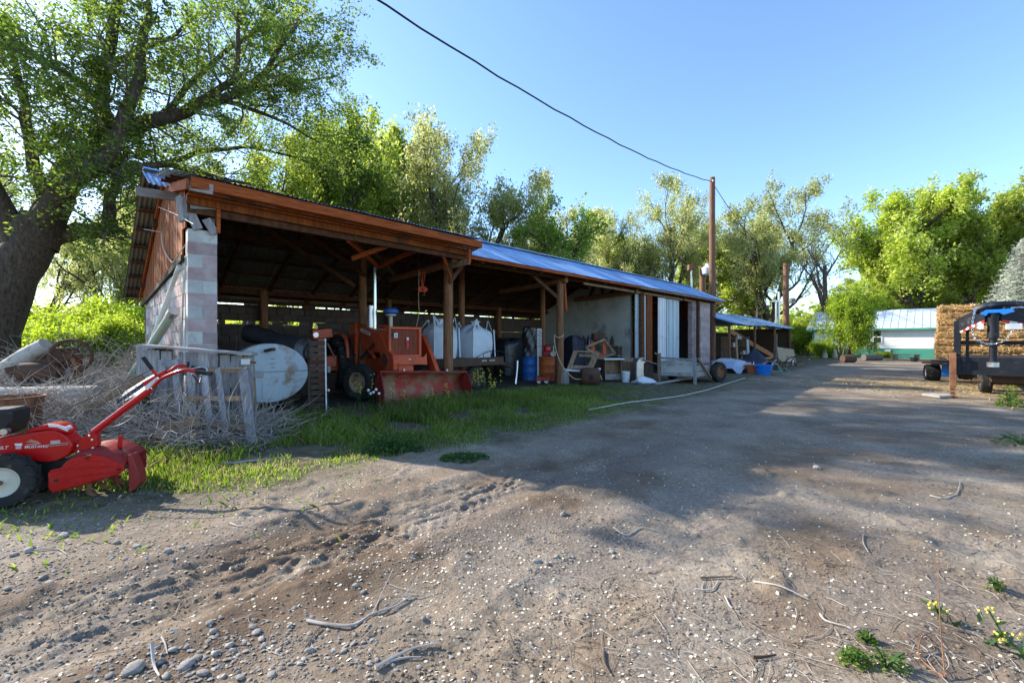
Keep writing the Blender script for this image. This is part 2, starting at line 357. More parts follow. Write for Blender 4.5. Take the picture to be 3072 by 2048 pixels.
vx = _s - P0.dot(DL); vt = _t - P0.dot(DB)
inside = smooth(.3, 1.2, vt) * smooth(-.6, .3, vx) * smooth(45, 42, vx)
track = np.exp(-((_t - 3.1) / .85) ** 4) * smooth(9, 4, np.hypot(GX, GY))
wet = np.clip(track * smooth(.25, .5, fbm(_s * .8, _t * 2 + 7, 3)) + .55 * smooth(.5, .66, fbm(GX * .9 + 9, GY * .9, 4)), 0, 1)
gravel = np.clip(smooth(.46, .62, fbm(_s * .9 + 3, _t * 1.6 + 11, 4)) * smooth(14, 4, np.hypot(GX, GY)), 0, 1)
def ground_mat():
    m, n, b, out = _nodes('soil')
    g = N(n, 'ShaderNodeNewGeometry'); P = g.outputs['Position']
    def att(a): x = N(n, 'ShaderNodeAttribute'); x.attribute_name = a; return x.outputs['Fac']
    def noise(sc, d=7, r=.62):
        x = N(n, 'ShaderNodeTexNoise', Scale=sc, Detail=d, Roughness=r); n.links.new(P, x.inputs['Vector']); return x.outputs['Fac']
    def mix(f, a, bb):
        x = N(n, 'ShaderNodeMix', data_type='RGBA')
        (n.links.new(f, x.inputs[0]) if not isinstance(f, float) else setattr(x.inputs[0], 'default_value', f))
        (n.links.new(a, x.inputs[6]) if not isinstance(a, tuple) else setattr(x.inputs[6], 'default_value', c3(a)))
        (n.links.new(bb, x.inputs[7]) if not isinstance(bb, tuple) else setattr(x.inputs[7], 'default_value', c3(bb)))
        return x.outputs[2]
    dry = ramp(n, noise(1.1), [(.3, (.17, .126, .085)), (.5, (.25, .198, .145)), (.7, (.335, .28, .215))]).outputs[0]
    fine = ramp(n, noise(26, 8), [(.35, (.62, .62, .62)), (.5, (1, 1, 1)), (.68, (1.25, 1.22, 1.18))]).outputs[0]
    mu = N(n, 'ShaderNodeMix', data_type='RGBA', blend_type='MULTIPLY'); mu.inputs[0].default_value = .85
    n.links.new(dry, mu.inputs[6]); n.links.new(fine, mu.inputs[7]); dry = mu.outputs[2]
    damp = ramp(n, noise(3.5), [(.35, (.095, .064, .042)), (.65, (.17, .118, .078))]).outputs[0]
    grav = ramp(n, noise(40, 3), [(.35, (.12, .10, .085)), (.5, (.22, .19, .16)), (.66, (.33, .29, .25))]).outputs[0]
    turf = ramp(n, noise(5, 8), [(.32, (.06, .05, .03)), (.5, (.12, .105, .06)), (.7, (.20, .17, .11))]).outputs[0]
    floor = ramp(n, noise(4, 6), [(.3, (.05, .04, .03)), (.7, (.10, .08, .06))]).outputs[0]  # same earth under the barn roof, shade put into its colour
    c = mix(att('wet'), dry, damp)
    gf = N(n, 'ShaderNodeMath', operation='MULTIPLY'); n.links.new(att('gravel'), gf.inputs[0]); gf.inputs[1].default_value = .4
    c = mix(gf.outputs[0], c, grav)
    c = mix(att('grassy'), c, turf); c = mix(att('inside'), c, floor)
    n.links.new(c, b.inputs['Base Color']); b.inputs['Roughness'].default_value = .95; b.inputs['Specular IOR Level'].default_value = .15
    b1 = N(n, 'ShaderNodeBump', Strength=.7, Distance=.02); n.links.new(noise(30, 9, .7), b1.inputs['Height'])
    vo = N(n, 'ShaderNodeTexVoronoi', Scale=55.0); n.links.new(P, vo.inputs['Vector'])
    b2 = N(n, 'ShaderNodeBump', Strength=.35, Distance=.008); b2.invert = True; n.links.new(vo.outputs['Distance'], b2.inputs['Height']); n.links.new(b1.outputs[0], b2.inputs['Normal'])
    n.links.new(b2.outputs[0], b.inputs['Normal']); return m
M['soil'] = ground_mat()
_ny, _nx = GX.shape
_id = np.arange(_ny * _nx).reshape(_ny, _nx)
_q = np.stack([_id[:-1, :-1], _id[:-1, 1:], _id[1:, 1:], _id[1:, :-1]], -1).reshape(-1, 4)
_V = np.stack([GX, GY, GZ], -1).reshape(-1, 3)
lane_mask = ((_t < edge + .02) & (_t > -1.25) & (_s > -40) & (vx < 43))
lane_f = lane_mask[:-1, :-1].reshape(-1)
def ground_piece(name, sel, kind='structure'):
    q = _q[sel]; used = np.unique(q); mp = np.zeros(len(_V), np.int64); mp[used] = np.arange(len(used))
    me = np_mesh(name, _V[used], mp[q], M['soil'], sm=True)
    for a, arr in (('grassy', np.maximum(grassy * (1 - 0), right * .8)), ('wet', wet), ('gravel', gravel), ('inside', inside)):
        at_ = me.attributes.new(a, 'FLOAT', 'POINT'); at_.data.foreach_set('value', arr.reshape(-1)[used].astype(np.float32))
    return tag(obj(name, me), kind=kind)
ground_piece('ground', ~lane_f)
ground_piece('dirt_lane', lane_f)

_gzl = [list(r) for r in GZ]; _gxl = list(gx); _gyl = list(gy)
import bisect
def gz(x, y):
    """ground height by bilinear lookup in the sheet itself"""
    i = min(max(bisect.bisect(_gxl, x) - 1, 0), len(_gxl) - 2); j = min(max(bisect.bisect(_gyl, y) - 1, 0), len(_gyl) - 2)
    a = (x - _gxl[i]) / (_gxl[i + 1] - _gxl[i]); b = (y - _gyl[j]) / (_gyl[j + 1] - _gyl[j])
    return float((_gzl[j][i] * (1 - a) + _gzl[j][i + 1] * a) * (1 - b) + (_gzl[j + 1][i] * (1 - a) + _gzl[j + 1][i + 1] * a) * b)
# ------------------------------------------------------------------ the open barn: local x = along the front, y = back, z = up
rnd = random.Random(11)
barn = thing('open_barn', 'long open-fronted farm shed with block walls, timber posts and blue-grey metal roof', 'barn', P0, BA)
RV, RZ = 2.2, 4.64                                     # ridge
def zf(v): return RZ - .485 * (RV - v)                  # front slope
def zb(v): return RZ - .465 * (v - RV)                 # back slope
U1 = 24.9
def block_mesh(name, l, d, h, mat): return MB().box((0, 0, 0), (l, d, h)).mesh(name, mat)
CH = .203
bw_full = {k: block_mesh('block', .385, .19, .19, M[k]) for k in ('block_white', 'block_pink', 'block_shaded')}
bw_half = {k: block_mesh('block', .187, .19, .19, M[k]) for k in ('block_white', 'block_pink', 'block_shaded')}
def put_block(par, me, x, y, z, rz=0):
    o = obj('block', me, par, (x + rnd.uniform(-.003, .003), y + rnd.uniform(-.004, .004), z + rnd.uniform(-.002, .002)), rz + rnd.uniform(-.008, .008))
    return o
# pillar at the front corner, courses of one long pink block or two half blocks
pillar = MB().box((.205, .1, 1.62), (.385, .175, 3.24)).build('pillar', M['mortar'], barn)
for i in range(16):
    z = CH * (i + .5)
    if i == 15:
        put_block(pillar, bw_full['block_white'], .205, .1, z)
    elif i % 2 == 0:
        put_block(pillar, bw_full['block_pink'], .205, .1, z)
    else:
        put_block(pillar, bw_half['block_white'], .105, .1, z)
        put_block(pillar, bw_half[rnd.choice(['block_pink', 'block_white', 'block_pink'])], .305, .1, z)
# gable wall
GW = 5.75
gwall = MB().box((.1, .2 + (GW - .2) / 2, 1.25), (.172, GW - .21, 2.5)).build('gable_wall', M['mortar'], barn)
for i in range(14):
    z = CH * (i + .5); off = .2 if i % 2 else .0
    v = .2 + off
    if off: put_block(gwall, bw_half['block_white'], .1, .3, z, R(90))
    while v + .4 <= GW + .01:
        if z + .1 < 2.92 - .072 * v:
            put_block(gwall, bw_full['block_pink' if rnd.random() < .6 else 'block_white'], .1, v + .2, z, R(90))
        v += .4
# brown vertical boards over it
bv = .05; k = 0
while bv < 5.95:
    wd = .135 + rnd.uniform(-.02, .02)
    zt = (4.22 if bv < 1.2 and False else (zf(bv) if bv < RV else zb(bv))) - .06
    if bv < 1.25: zt = min(3.92 + .2 * bv, zf(bv) + .3) - .05
    z0 = 2.82 - .075 * bv + rnd.uniform(-.02, .02)
    if bv < .25: z0 = 3.26
    zt2 = zt + wd * (.2 if bv < 1.2 else (.5 if bv < RV - wd else -.45))
    x0 = -.018 + rnd.uniform(-.005, .005)
    MB().poly([(x0, bv, z0), (x0, bv + wd - .008, z0), (x0, bv + wd - .008, zt2), (x0, bv, zt)], (.022, 0, 0)).build('board', M['barn_board'], barn)
    bv += wd
MB().beam((-.035, .2, 2.80), (-.035, 5.95, 2.37), .035, .09).build('trim_board', M['dark_wood'], barn)
MB().beam((-.05, RV, RZ - .14), (-.05, 6.4, zb(6.4) - .14), .035, .14).build('barge_board', M['fascia_wood'], barn)
# back wall: built block by block where the open bays show it, plain further along
bwall = MB().box((12.2, 5.85, .94), (24.0, .14, 1.80)).box((14.4, 5.85, 2.14), (19.8, .14, .58)).box((2.3, 5.85, 2.25), (4.3, .14, .36)).build('back_wall', M['block_shaded'], barn)
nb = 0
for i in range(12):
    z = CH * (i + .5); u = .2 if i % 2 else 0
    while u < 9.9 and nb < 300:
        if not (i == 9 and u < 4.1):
            put_block(bwall, bw_full['block_shaded'], u + .2, 5.8, z); nb += 1
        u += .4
for q in range(10): MB().box((.2 + .4 * q, 5.8, 1.885 + rnd.uniform(-.012, .012)), (.392, .17, .11)).build('block', M['block_shaded'], bwall)
for a, b_ in ((0, .35), (1.55, 1.7), (2.9, 3.3)): MB().box(((a + b_) / 2, 5.8, 1.985), (b_ - a, .16, .09)).build('block', M['block_shaded'], bwall)
MB().beam((0, 5.82, 2.462), (24, 5.82, 2.462), .2, .05).build('wall_plate', M['beam_wood'], barn)
# partition with plaster, far end walls
part = MB().poly([(15.45, 1.0, 0), (15.45, 5.74, 0), (15.45, 5.74, zb(5.74) - .08), (15.45, RV, RZ - .08), (15.45, 1.0, zf(1.0) - .08)], (.16, 0, 0)).build('partition_wall', M['plaster'], barn)
endw = MB().box((23.6, 3.2, 1.35), (.18, 4.9, 2.7)).build('end_wall', M['block_shaded'], barn)
eg = MB().poly([(23.55, .9, 2.7), (23.55, 5.74, 2.7), (23.55, 5.74, zb(5.74) - .1), (23.55, RV, RZ - .1), (23.55, .9, zf(.9) - .1)], (.06, 0, 0)).build('end_gable', M['barn_board'], barn)
for pa_, pb_ in ((2074, 2089), (2098, 2127)):
    ua, ub = bu(pa_, 1000, .66)[0], bu(pb_, 1000, .66)[0]; uu, ww = (ua + ub) / 2, ub - ua
    pl = MB().box((uu, .72, 1.75), (ww - .03, .2, 3.48)).build('pillar', M['mortar'], barn)
    me_p = block_mesh('block', ww, .23, .258, M['block_pink'])
    for i in range(13):
        obj('block', me_p, pl, (uu + rnd.uniform(-.012, .012), .72, .27 * (i + .5)), rnd.uniform(-.01, .01))
# sheets of corrugated metal
def sheet_mesh(name, wdt, ln, mat, pitch=.076, amp=.0095, rows=3, seed=0, sag=.006):
    r_ = random.Random(seed); nw = int(round(wdt / pitch)) * 6
    ph = [r_.uniform(-1, 1) for _ in range(4)]
    def fn(a, b):
        x = (a - .5) * wdt; y = b * ln
        return (x, y, amp * math.cos(2 * math.pi * x / pitch) + sag * math.sin(3 * b + ph[0] * 3) * ph[1] + .008 * ph[2] * (1 - b) * (a - .5) * 2)
    mb = MB().grid(fn, nw, rows); return mb.mesh(name, mat, True)
SW = .76
def lay_sheets(par, u0, u1, v0, v1, zfun, mat, name='roof_sheet', tilt=None):
    slope = math.atan2(zfun(v1) - zfun(v0), v1 - v0); ln = math.hypot(v1 - v0, zfun(v1) - zfun(v0))
    mes = [sheet_mesh(name, SW + .03, ln, mat, seed=q) for q in range(4)]
    n_ = int(round((u1 - u0) / SW)); st = (u1 - u0) / n_
    for i in range(n_):
        u = u0 + st * (i + .5)
        o = obj(name, mes[i % 4], par)
        o.location = (u, v0, zfun(v0) + .012 + .004 * (i % 2)); o.rotation_euler = (slope + rnd.uniform(-.004, .004), 0, rnd.uniform(-.003, .003))
        jj = rnd.uniform(-.03, .03); o.location.y += jj * math.cos(slope); o.location.z += jj * math.sin(slope)
roof = MB().beam((-.34, RV, RZ + .035), (U1, RV, RZ + .035), .26, .02).build('roof', M['roof_metal'], barn)      # ridge cap carries the sheets
lay_sheets(roof, 5.78, U1, .18, RV - .02, zf, M['roof_metal'])
lay_sheets(roof, -.34, 5.78, 1.12, RV - .02, zf, M['roof_metal'])
lay_sheets(roof, -.34, U1, RV + .02, 6.62, zb, M['roof_under_shaded'])
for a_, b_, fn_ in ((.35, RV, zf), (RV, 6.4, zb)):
    MB().poly([(5.85, a_, fn_(a_) - .004), (U1 - .15, a_, fn_(a_) - .004), (U1 - .15, b_, fn_(b_) - .004), (5.85, b_, fn_(b_) - .004)], (0, 0, -.006)).build('roof_shade_sheet', M['dark_wood'], roof)  # added dark sheets below the roof metal, standing in for the interior shade
# front extension over the first bay
def ze(v): return 3.935 + .20 * (v + .5)
ext = MB().beam((-.02, -.47, 3.84), (5.72, -.47, 3.80), .045, .165).build('fascia', M['fascia_wood'], barn, bevel=.006)
def lay_ext():
    ln = 1.78; mes = [sheet_mesh('roof_sheet', SW + .03, ln, M['roof_metal'], seed=20 + q) for q in range(3)]
    for i in range(8):
        o = obj('roof_sheet', mes[i % 3], ext); o.location = (-.30 + .76 * (i + .5), -.53 + rnd.uniform(-.02, .02), ze(-.5) + .008 + .004 * (i % 2) - .004 * i); o.rotation_euler = (math.atan(.20), 0, 0)
lay_ext()
MB().beam((.0, .0, 3.60), (5.7, .0, 3.58), .09, .24).build('header_beam', M['beam_wood'], barn)
MB().beam((-.02, -.10, 3.67), (5.7, -.10, 3.63), .04, .14).build('header_board', M['barn_board'], barn)
for q in range(3):
    a_ = -.445 + q * .113; MB().beam((-.02, a_ + .055, 3.766 - .02 * q), (5.7, a_ + .055, 3.726 - .02 * q), .108, .02).build('soffit_board', M['barn_board'], barn)
MB().beam((-.06, -.45, 3.80), (-.06, 1.3, 4.16), .04, .15).build('side_fascia', M['fascia_wood'], barn)
MB().beam((-.075, -.36, 3.845), (-.66, -.34, 3.72), .04, .15).build('outrigger', M['grey_wood_x'], barn) if False else None
MB().beam((-.55, .75, 3.86), (.2, .72, 3.90), .045, .14).build('outrigger', M['grey_wood_x'], barn)
MB().beam((-.03, -.42, 3.795), (.25, -.495, 3.775), .02, .15).build('outrigger', M['grey_wood_x'], barn)
for i in range(8):
    u = .05 + i * .8
    MB().beam((u, -.44, 3.80), (u, 1.2, 4.14), .045, .13).build('rafter', M['beam_wood'], barn)
for v in (.1, .6, 1.05):
    MB().beam((-.2, v, ze(v) - .035), (5.72, v, ze(v) - .045), .07, .04).build('purlin', M['beam_wood'], barn)
# little frame over the pillar
MB().beam((.40, -.04, 3.22), (.40, -.06, 3.72), .05, .09).build('strut', M['fascia_wood'], barn)
MB().beam((.36, .12, 3.25), (.36, .12, 3.60), .05, .08).build('strut', M['grey_wood'], barn)
MB().beam((.03, -.05, 3.60), (.40, -.075, 3.66), .03, .13).build('strut', M['grey_wood_x'], barn)
MB().beam((-.05, .02, 3.72), (.14, -.03, 3.24), .04, .13).build('strut', M['grey_wood'], barn)
MB().beam((-.08, .10, 3.74), (-.045, .02, 3.34), .04, .14).build('strut', M['grey_wood'], barn)
MB().beam((.24, -.035, 3.42), (.36, -.06, 3.20), .03, .12).build('strut', M['grey_wood'], barn)
# posts
def pole_part(name, u, v, z0, z1, r, mat, par=barn, lean=(0, 0), n=12):
    pts = [(u + lean[0] * q + rnd.uniform(-.006, .006), v + lean[1] * q, z0 + (z1 - z0) * q) for q in (0, .25, .5, .75, 1)]
    return MB().tube(pts, [r * 1.06, r * 1.02, r, r * .98, r * .95], n).build(name, mat, par, True)
pole_part('post', bu(1345, 1000, 1.2)[0], 1.2, -.1, 3.52, .135, M['post_wood'])
p2 = pole_part('post', 10.37, .78, -.1, 3.55, .125, M['post_wood'])
MB().beam((10.60, .70, 2.48), (10.54, .74, 3.52), .10, .07).build('splice_board', M['fascia_wood'], barn)
MB().box((10.44, .62, .18), (.30, .2, .62), taper=.72).build('footing', M['concrete'], barn, bevel=.015)
pole_part('post', 15.75, .62, -.1, 3.5, .14, M['beam_wood'])
pole_part('post', bu(2093, 1000, .45)[0], .45, -.1, 3.5, .075, M['beam_wood'])
MB().box((16.55, .66, 1.72), (.5, .05, 3.44)).build('boarding', M['barn_board'], barn)
for u, v, r in ((4.48, 3.2, .11), (8.04, 3.2, .11), (12.3, 3.2, .11), (2.6, 5.5, .12), (6.6, 5.5, .1), (12.0, 5.5, .12), (19.5, 3.2, .11)):
    pole_part('inner_post', u, v, -.1, (zb(v) - .2), r, M['post_wood'])
# eave beams and frames
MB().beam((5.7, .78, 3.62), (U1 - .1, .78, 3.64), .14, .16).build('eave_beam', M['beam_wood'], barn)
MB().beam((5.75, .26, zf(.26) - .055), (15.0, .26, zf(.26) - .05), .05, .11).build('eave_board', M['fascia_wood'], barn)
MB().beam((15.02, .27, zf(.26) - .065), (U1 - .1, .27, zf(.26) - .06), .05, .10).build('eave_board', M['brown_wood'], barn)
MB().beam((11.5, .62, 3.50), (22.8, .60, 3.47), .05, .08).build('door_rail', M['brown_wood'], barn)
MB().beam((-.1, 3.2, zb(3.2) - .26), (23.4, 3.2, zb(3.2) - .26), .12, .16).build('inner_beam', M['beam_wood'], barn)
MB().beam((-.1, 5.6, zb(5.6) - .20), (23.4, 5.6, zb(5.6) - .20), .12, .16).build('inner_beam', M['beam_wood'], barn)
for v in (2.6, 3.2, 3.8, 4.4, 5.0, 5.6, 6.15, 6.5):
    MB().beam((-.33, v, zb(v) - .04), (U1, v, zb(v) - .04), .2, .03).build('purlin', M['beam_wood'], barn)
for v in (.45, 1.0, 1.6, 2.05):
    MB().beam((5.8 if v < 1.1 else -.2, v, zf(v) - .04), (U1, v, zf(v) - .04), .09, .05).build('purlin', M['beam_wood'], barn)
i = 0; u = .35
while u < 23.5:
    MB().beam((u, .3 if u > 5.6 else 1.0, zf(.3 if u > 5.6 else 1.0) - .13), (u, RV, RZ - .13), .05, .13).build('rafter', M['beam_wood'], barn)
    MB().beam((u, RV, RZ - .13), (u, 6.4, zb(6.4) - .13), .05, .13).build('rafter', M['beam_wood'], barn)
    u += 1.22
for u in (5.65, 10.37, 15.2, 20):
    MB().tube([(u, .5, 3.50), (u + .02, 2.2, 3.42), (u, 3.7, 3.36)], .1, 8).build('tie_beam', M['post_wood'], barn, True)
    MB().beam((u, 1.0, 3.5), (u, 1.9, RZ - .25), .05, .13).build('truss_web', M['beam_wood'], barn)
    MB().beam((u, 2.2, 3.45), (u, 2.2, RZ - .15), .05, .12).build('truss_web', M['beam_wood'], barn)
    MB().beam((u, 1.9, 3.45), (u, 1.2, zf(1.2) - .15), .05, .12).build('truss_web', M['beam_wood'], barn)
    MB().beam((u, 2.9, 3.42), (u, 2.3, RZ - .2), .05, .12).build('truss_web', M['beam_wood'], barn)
for a, b_ in (((3.0, .3, 3.65), (5.0, 2.4, 3.3)), ((2.3, 2.6, 4.3), (4.5, 3.1, 3.3)), ((1.8, 3.0, 4.2), (4.3, 3.3, 3.0)), ((6.6, 1.0, 3.9), (5.7, .8, 3.0)), ((9.0, .9, 3.62), (10.3, .8, 2.9)), ((3.2, 2.7, 4.4), (5.3, 3.0, 3.7))):
    MB().beam(a, b_, .045, .12).build('brace', M['beam_wood'], barn)
MB().beam((4.9, -.02, 3.5), (5.6, .6, 3.05), .05, .11).build('brace', M['fascia_wood'], barn)
MB().beam((5.45, -.3, 3.68), (5.45, -.3, 3.36), .06, .09).build('strut', M['fascia_wood'], barn)
MB().beam((5.45, -.32, 3.38), (5.5, .75, 3.36), .05, .14).build('strut', M['brown_wood'], barn)
MB().beam((5.7, .02, 3.70), (5.7, .02, 3.42), .06, .09).build('strut', M['fascia_wood'], barn)
MB().beam((2.6, .03, 3.5), (4.2, 1.8, 3.36), .05, .12).build('brace', M['fascia_wood'], barn)
MB().beam((3.5, .03, 3.52), (3.0, .7, 3.25), .04, .1).build('brace', M['fascia_wood'], barn)
MB().beam((4.2, 1.78, 3.36), (4.35, .1, 3.6), .05, .1).build('brace', M['fascia_wood'], barn)
# doors and panels closing the far bays (each hangs on the rail)
def panel_part(px0, px1, v, z0, z1, mat, name, ribs=0):
    a, _ = bu(px0, 1000, v); b_, _ = bu(px1, 1000, v)
    mb = MB().box(((a + b_) / 2, v, (z0 + z1) / 2), (b_ - a, .035, z1 - z0))
    o = mb.build(name, mat, barn, bevel=.004)
    for q in range(ribs):
        x = a + (b_ - a) * (q + .5) / ribs
        MB().box((x, v - .025, (z0 + z1) / 2), (.035, .02, z1 - z0 - .02)).build('rib', mat, o)
    return o
panel_part(1905, 1939, .70, .05, 3.42, M['door_metal'], 'door', 2)
panel_part(1940, 1946, .66, .05, 3.42, M['brown_wood'], 'door_jamb')
panel_part(1974, 1997, .50, .0, 3.38, M['white_metal'], 'metal_strip', 3)
panel_part(1999, 2036, .70, .05, 3.42, M['door_metal'], 'door', 3)
# ------------------------------------------------------------------ trees
M['leaf_elm'] = leaf_mat('leaf_elm', [(.075, .125, .02), (.115, .18, .026), (.16, .23, .04), (.22, .27, .09)], .55)
M['leaf_old'] = leaf_mat('leaf_old', [(.05, .09, .016), (.08, .135, .022), (.12, .18, .03), (.18, .23, .07)], .55)
M['leaf_lime'] = leaf_mat('leaf_lime', [(.16, .22, .03), (.22, .29, .04), (.28, .34, .065), (.36, .38, .16)], .52)
M['leaf_pale'] = leaf_mat('leaf_pale', [(.17, .22, .05), (.25, .29, .075), (.33, .35, .15), (.42, .41, .28)], .5)
M['leaf_bush'] = leaf_mat('leaf_bush', [(.11, .18, .02), (.18, .26, .03), (.27, .34, .06)], .6)
M['needle'] = leaf_mat('needle', [(.24, .27, .22), (.36, .38, .32), (.48, .49, .42)], .25)
def grow(rs, p, d, L, r, lvl, prm, out, tips):
    """one branch: a wandering tapered polyline that spawns shorter ones"""
    n = prm['n'][lvl]; pts = [p.copy()]; rad = [r]; q = p.copy(); dd = d.copy()
    for i in range(n):
        dd = dd + Vector((rs.gauss(0, 1), rs.gauss(0, 1), rs.gauss(0, 1))) * prm['wander'][lvl] + Vector((0, 0, prm['up'][lvl]))
        dd.normalize(); q = q + dd * (L / n); pts.append(q.copy()); rad.append(r * (1 - (i + 1) / n * prm['taper'][lvl]))
    out.append((lvl, pts, rad))
    if lvl >= prm['leaf_from']: tips.append((lvl, pts))
    if lvl + 1 < len(prm['n']):
        k = prm['kids'][lvl]
        for j in range(k):
            f = prm['start'][lvl] + (1 - prm['start'][lvl]) * (j + rs.random()) / k
            x = f * n; i0 = min(int(x), n - 1); w_ = x - i0
            c = pts[i0].lerp(pts[i0 + 1], w_); rr = rad[i0] * (1 - w_) + rad[i0 + 1] * w_
            ax = (pts[i0 + 1] - pts[i0]).normalized(); o = ax.orthogonal().normalized()
            o = Matrix.Rotation(rs.random() * 6.283, 3, ax) @ o
            ang = R(rs.uniform(*prm['angle'][lvl])); nd = ax * math.cos(ang) + o * math.sin(ang)
            grow(rs, c, nd, L * prm['len'][lvl] * rs.uniform(.65, 1.15) * (1.15 - .5 * f), max(rr * prm['rad'][lvl], .004), lvl + 1, prm, out, tips)
def branches_mesh(name, brs, mat, sides=(10, 7, 5, 3, 3)):
    V = []; Fq = []; o = 0
    for lvl, pts, rad in brs:
        n = sides[min(lvl, len(sides) - 1)]; P = np.array([tuple(p) for p in pts]); m = len(P)
        D = np.gradient(P, axis=0); D /= np.maximum(np.linalg.norm(D, axis=1, keepdims=True), 1e-9)
        ref = np.array([.31, .95, .05]) if abs(D[:, 2]).mean() > .6 else np.array([.05, .1, 1.])
        U = np.cross(D, ref); U /= np.maximum(np.linalg.norm(U, axis=1, keepdims=True), 1e-9); W = np.cross(D, U)
        a = np.arange(n) * 2 * math.pi / n; rr = np.array(rad)[:, None, None]
        ring = P[:, None, :] + (U[:, None, :] * np.cos(a)[None, :, None] + W[:, None, :] * np.sin(a)[None, :, None]) * rr
        V.append(ring.reshape(-1, 3)); i = np.arange(m - 1)[:, None] * n; k = np.arange(n)[None, :]; k2 = (k + 1) % n
        Fq.append((np.stack([i + k, i + k2, i + n + k2, i + n + k], -1) + o).reshape(-1, 4)); o += m * n
    return np_mesh(name, np.concatenate(V), np.concatenate(Fq), mat, sm=True)
def leaf_arrays(rs, C, size, flat=.3, asp=.5, var=.4):
    n = len(C)
    a = rs.normal(size=(n, 3)); a[:, 2] *= 1 - flat; a /= np.linalg.norm(a, axis=1, keepdims=True)
    b = rs.normal(size=(n, 3)); b[:, 2] *= 1 - flat; b -= a * (a * b).sum(1, keepdims=True); b /= np.linalg.norm(b, axis=1, keepdims=True)
    s = (size * rs.uniform(1 - var, 1 + var, n))[:, None]
    V = np.stack([C - a * s, C + b * s * asp, C + a * s, C - b * s * asp], 1).reshape(-1, 3)
    return V, np.arange(4 * n).reshape(-1, 4)
def leaf_points(rs, tips, per, spread, keep=None):
    C = []
    for lvl, pts in tips:
        P = np.array([tuple(p) for p in pts]); m = len(P); k = rs.poisson(per)
        if k < 1: continue
        x = rs.uniform(.15, 1.0, k) * (m - 1); i = np.minimum(x.astype(int), m - 2); w_ = (x - i)[:, None]
        C.append(P[i] * (1 - w_) + P[i + 1] * w_ + rs.normal(size=(k, 3)) * spread)
    return np.concatenate(C)
PRM = dict(n=(6, 7, 6, 5, 4), wander=(.10, .17, .22, .25, .3), up=(.06, .07, .03, .0, -.05), taper=(.45, .75, .85, .9, .9),
           kids=(8, 7, 6, 5), start=(.28, .25, .2, .15), angle=((30, 58), (30, 65), (30, 70), (30, 75)), len=(.72, .55, .5, .5), rad=(.55, .55, .5, .5), leaf_from=3)
def tree_proto(seed, h, leafmat, prm=None, per=9, lsize=.075, spread=.13, bark='bark', multi=1, trunk=.42, lean=.1):
    """trunk and crown meshes of a tree about h metres tall standing on the origin"""
    rs = random.Random(seed); nr = np.random.RandomState(seed); p = dict(PRM); p.update(prm or {})
    out, tips = [], []
    for q in range(multi):
        a = rs.random() * 6.28; d = Vector((math.cos(a) * (lean + .18 * (multi > 1)), math.sin(a) * (lean + .18 * (multi > 1)), 1)).normalized()
        grow(rs, Vector((.25 * math.cos(a) * (multi > 1), .25 * math.sin(a) * (multi > 1), -.15)), d, h * trunk * rs.uniform(.85, 1.1), h * .024 / multi ** .4, 0, p, out, tips)
    C = leaf_points(nr, tips, per, spread)
    zs = h / max(C[:, 2].max(), 1); 
    bm_ = branches_mesh('trunk', out, M[bark]); V, Fc = leaf_arrays(nr, C, lsize)
    cm = np_mesh('crown', V, Fc, M[leafmat])
    return bm_, cm, float(C[:, 2].max()), float(np.percentile(np.hypot(C[:, 0], C[:, 1]), 95))
TP = {}
TP['a'] = tree_proto(3, 12, 'leaf_elm', per=10, lsize=.066)
TP['b'] = tree_proto(5, 12, 'leaf_lime', per=10, lsize=.066, multi=2)
TP['c'] = tree_proto(8, 12, 'leaf_pale', per=8, lsize=.06, multi=3, trunk=.5)
TP['d'] = tree_proto(13, 12, 'leaf_lime', per=12, lsize=.07, multi=2, bark='bark_grey')
TP['f'] = tree_proto(41, 12, 'leaf_lime', per=11, lsize=.068, multi=2)
TP['e'] = tree_proto(17, 9, 'leaf_elm', per=5, lsize=.06, prm=dict(wander=(.12, .25, .3, .3, .3)))
TP['bush'] = tree_proto(23, 3.4, 'leaf_bush', per=4, lsize=.045, spread=.2, multi=5, trunk=.5, prm=dict(start=(.08, .1, .15, .15)), bark='bark_grey')
TP['bush2'] = tree_proto(29, 4.2, 'leaf_bush', per=4, lsize=.055, spread=.1, multi=6, trunk=.55, prm=dict(start=(.15, .15, .15, .15), kids=(7, 6, 5, 4)), bark='bark_grey')
def put_tree(kind, px, Y, top, rz, label, name='elm_tree', cat='tree', group=None, wpx=None, z0=0, X=None):
    bm_, cm, hh, rr = TP[kind]
    x = (px - CX) / F * Y if X is None else X
    hgt = EYE + (HOR - top) / F * Y - z0; s = hgt / hh
    sx = s if wpx is None else min(max(wpx / 2 / F * Y / rr, s * .6), s * 1.6)
    t = thing(name, label, cat, (x, Y, z0), rz, group); t.scale = (sx, sx, s)
    obj('trunk', bm_, t); obj('crown', cm, t); return t
ROW = 'elms in the row behind the open barn'
for k, px, Y, top, wpx, rz in (('a', 1075, 25, 345, 420, .3), ('c', 1385, 27, 305, 460, 1.2), ('f', 1210, 33, 330, 400, 2.6), ('a', 900, 22, 300, 430, 4.0), ('c', 1600, 36, 600, 360, 5.5),
                               ('b', 700, 20, 330, 420, 2.2)):
    put_tree(k, px, Y, top, rz, {1075: 'dense green elm rising behind the middle of the orange fascia', 1385: 'tall pale-leaved elm behind where the blue roof begins', 1210: 'tall yellow-green elm close beside the pale-leaved elm', 900: 'green elm whose crown meets the right twigs of the old elm', 1600: 'low pale elm behind the crooked dark tree', 700: 'yellow-green elm seen through the crown of the old elm'}[px], group=ROW, wpx=wpx)
put_tree('e', 1725, 24, 550, 4.1, 'dark thin-leaved crooked tree leaning above the blue barn roof', wpx=340)
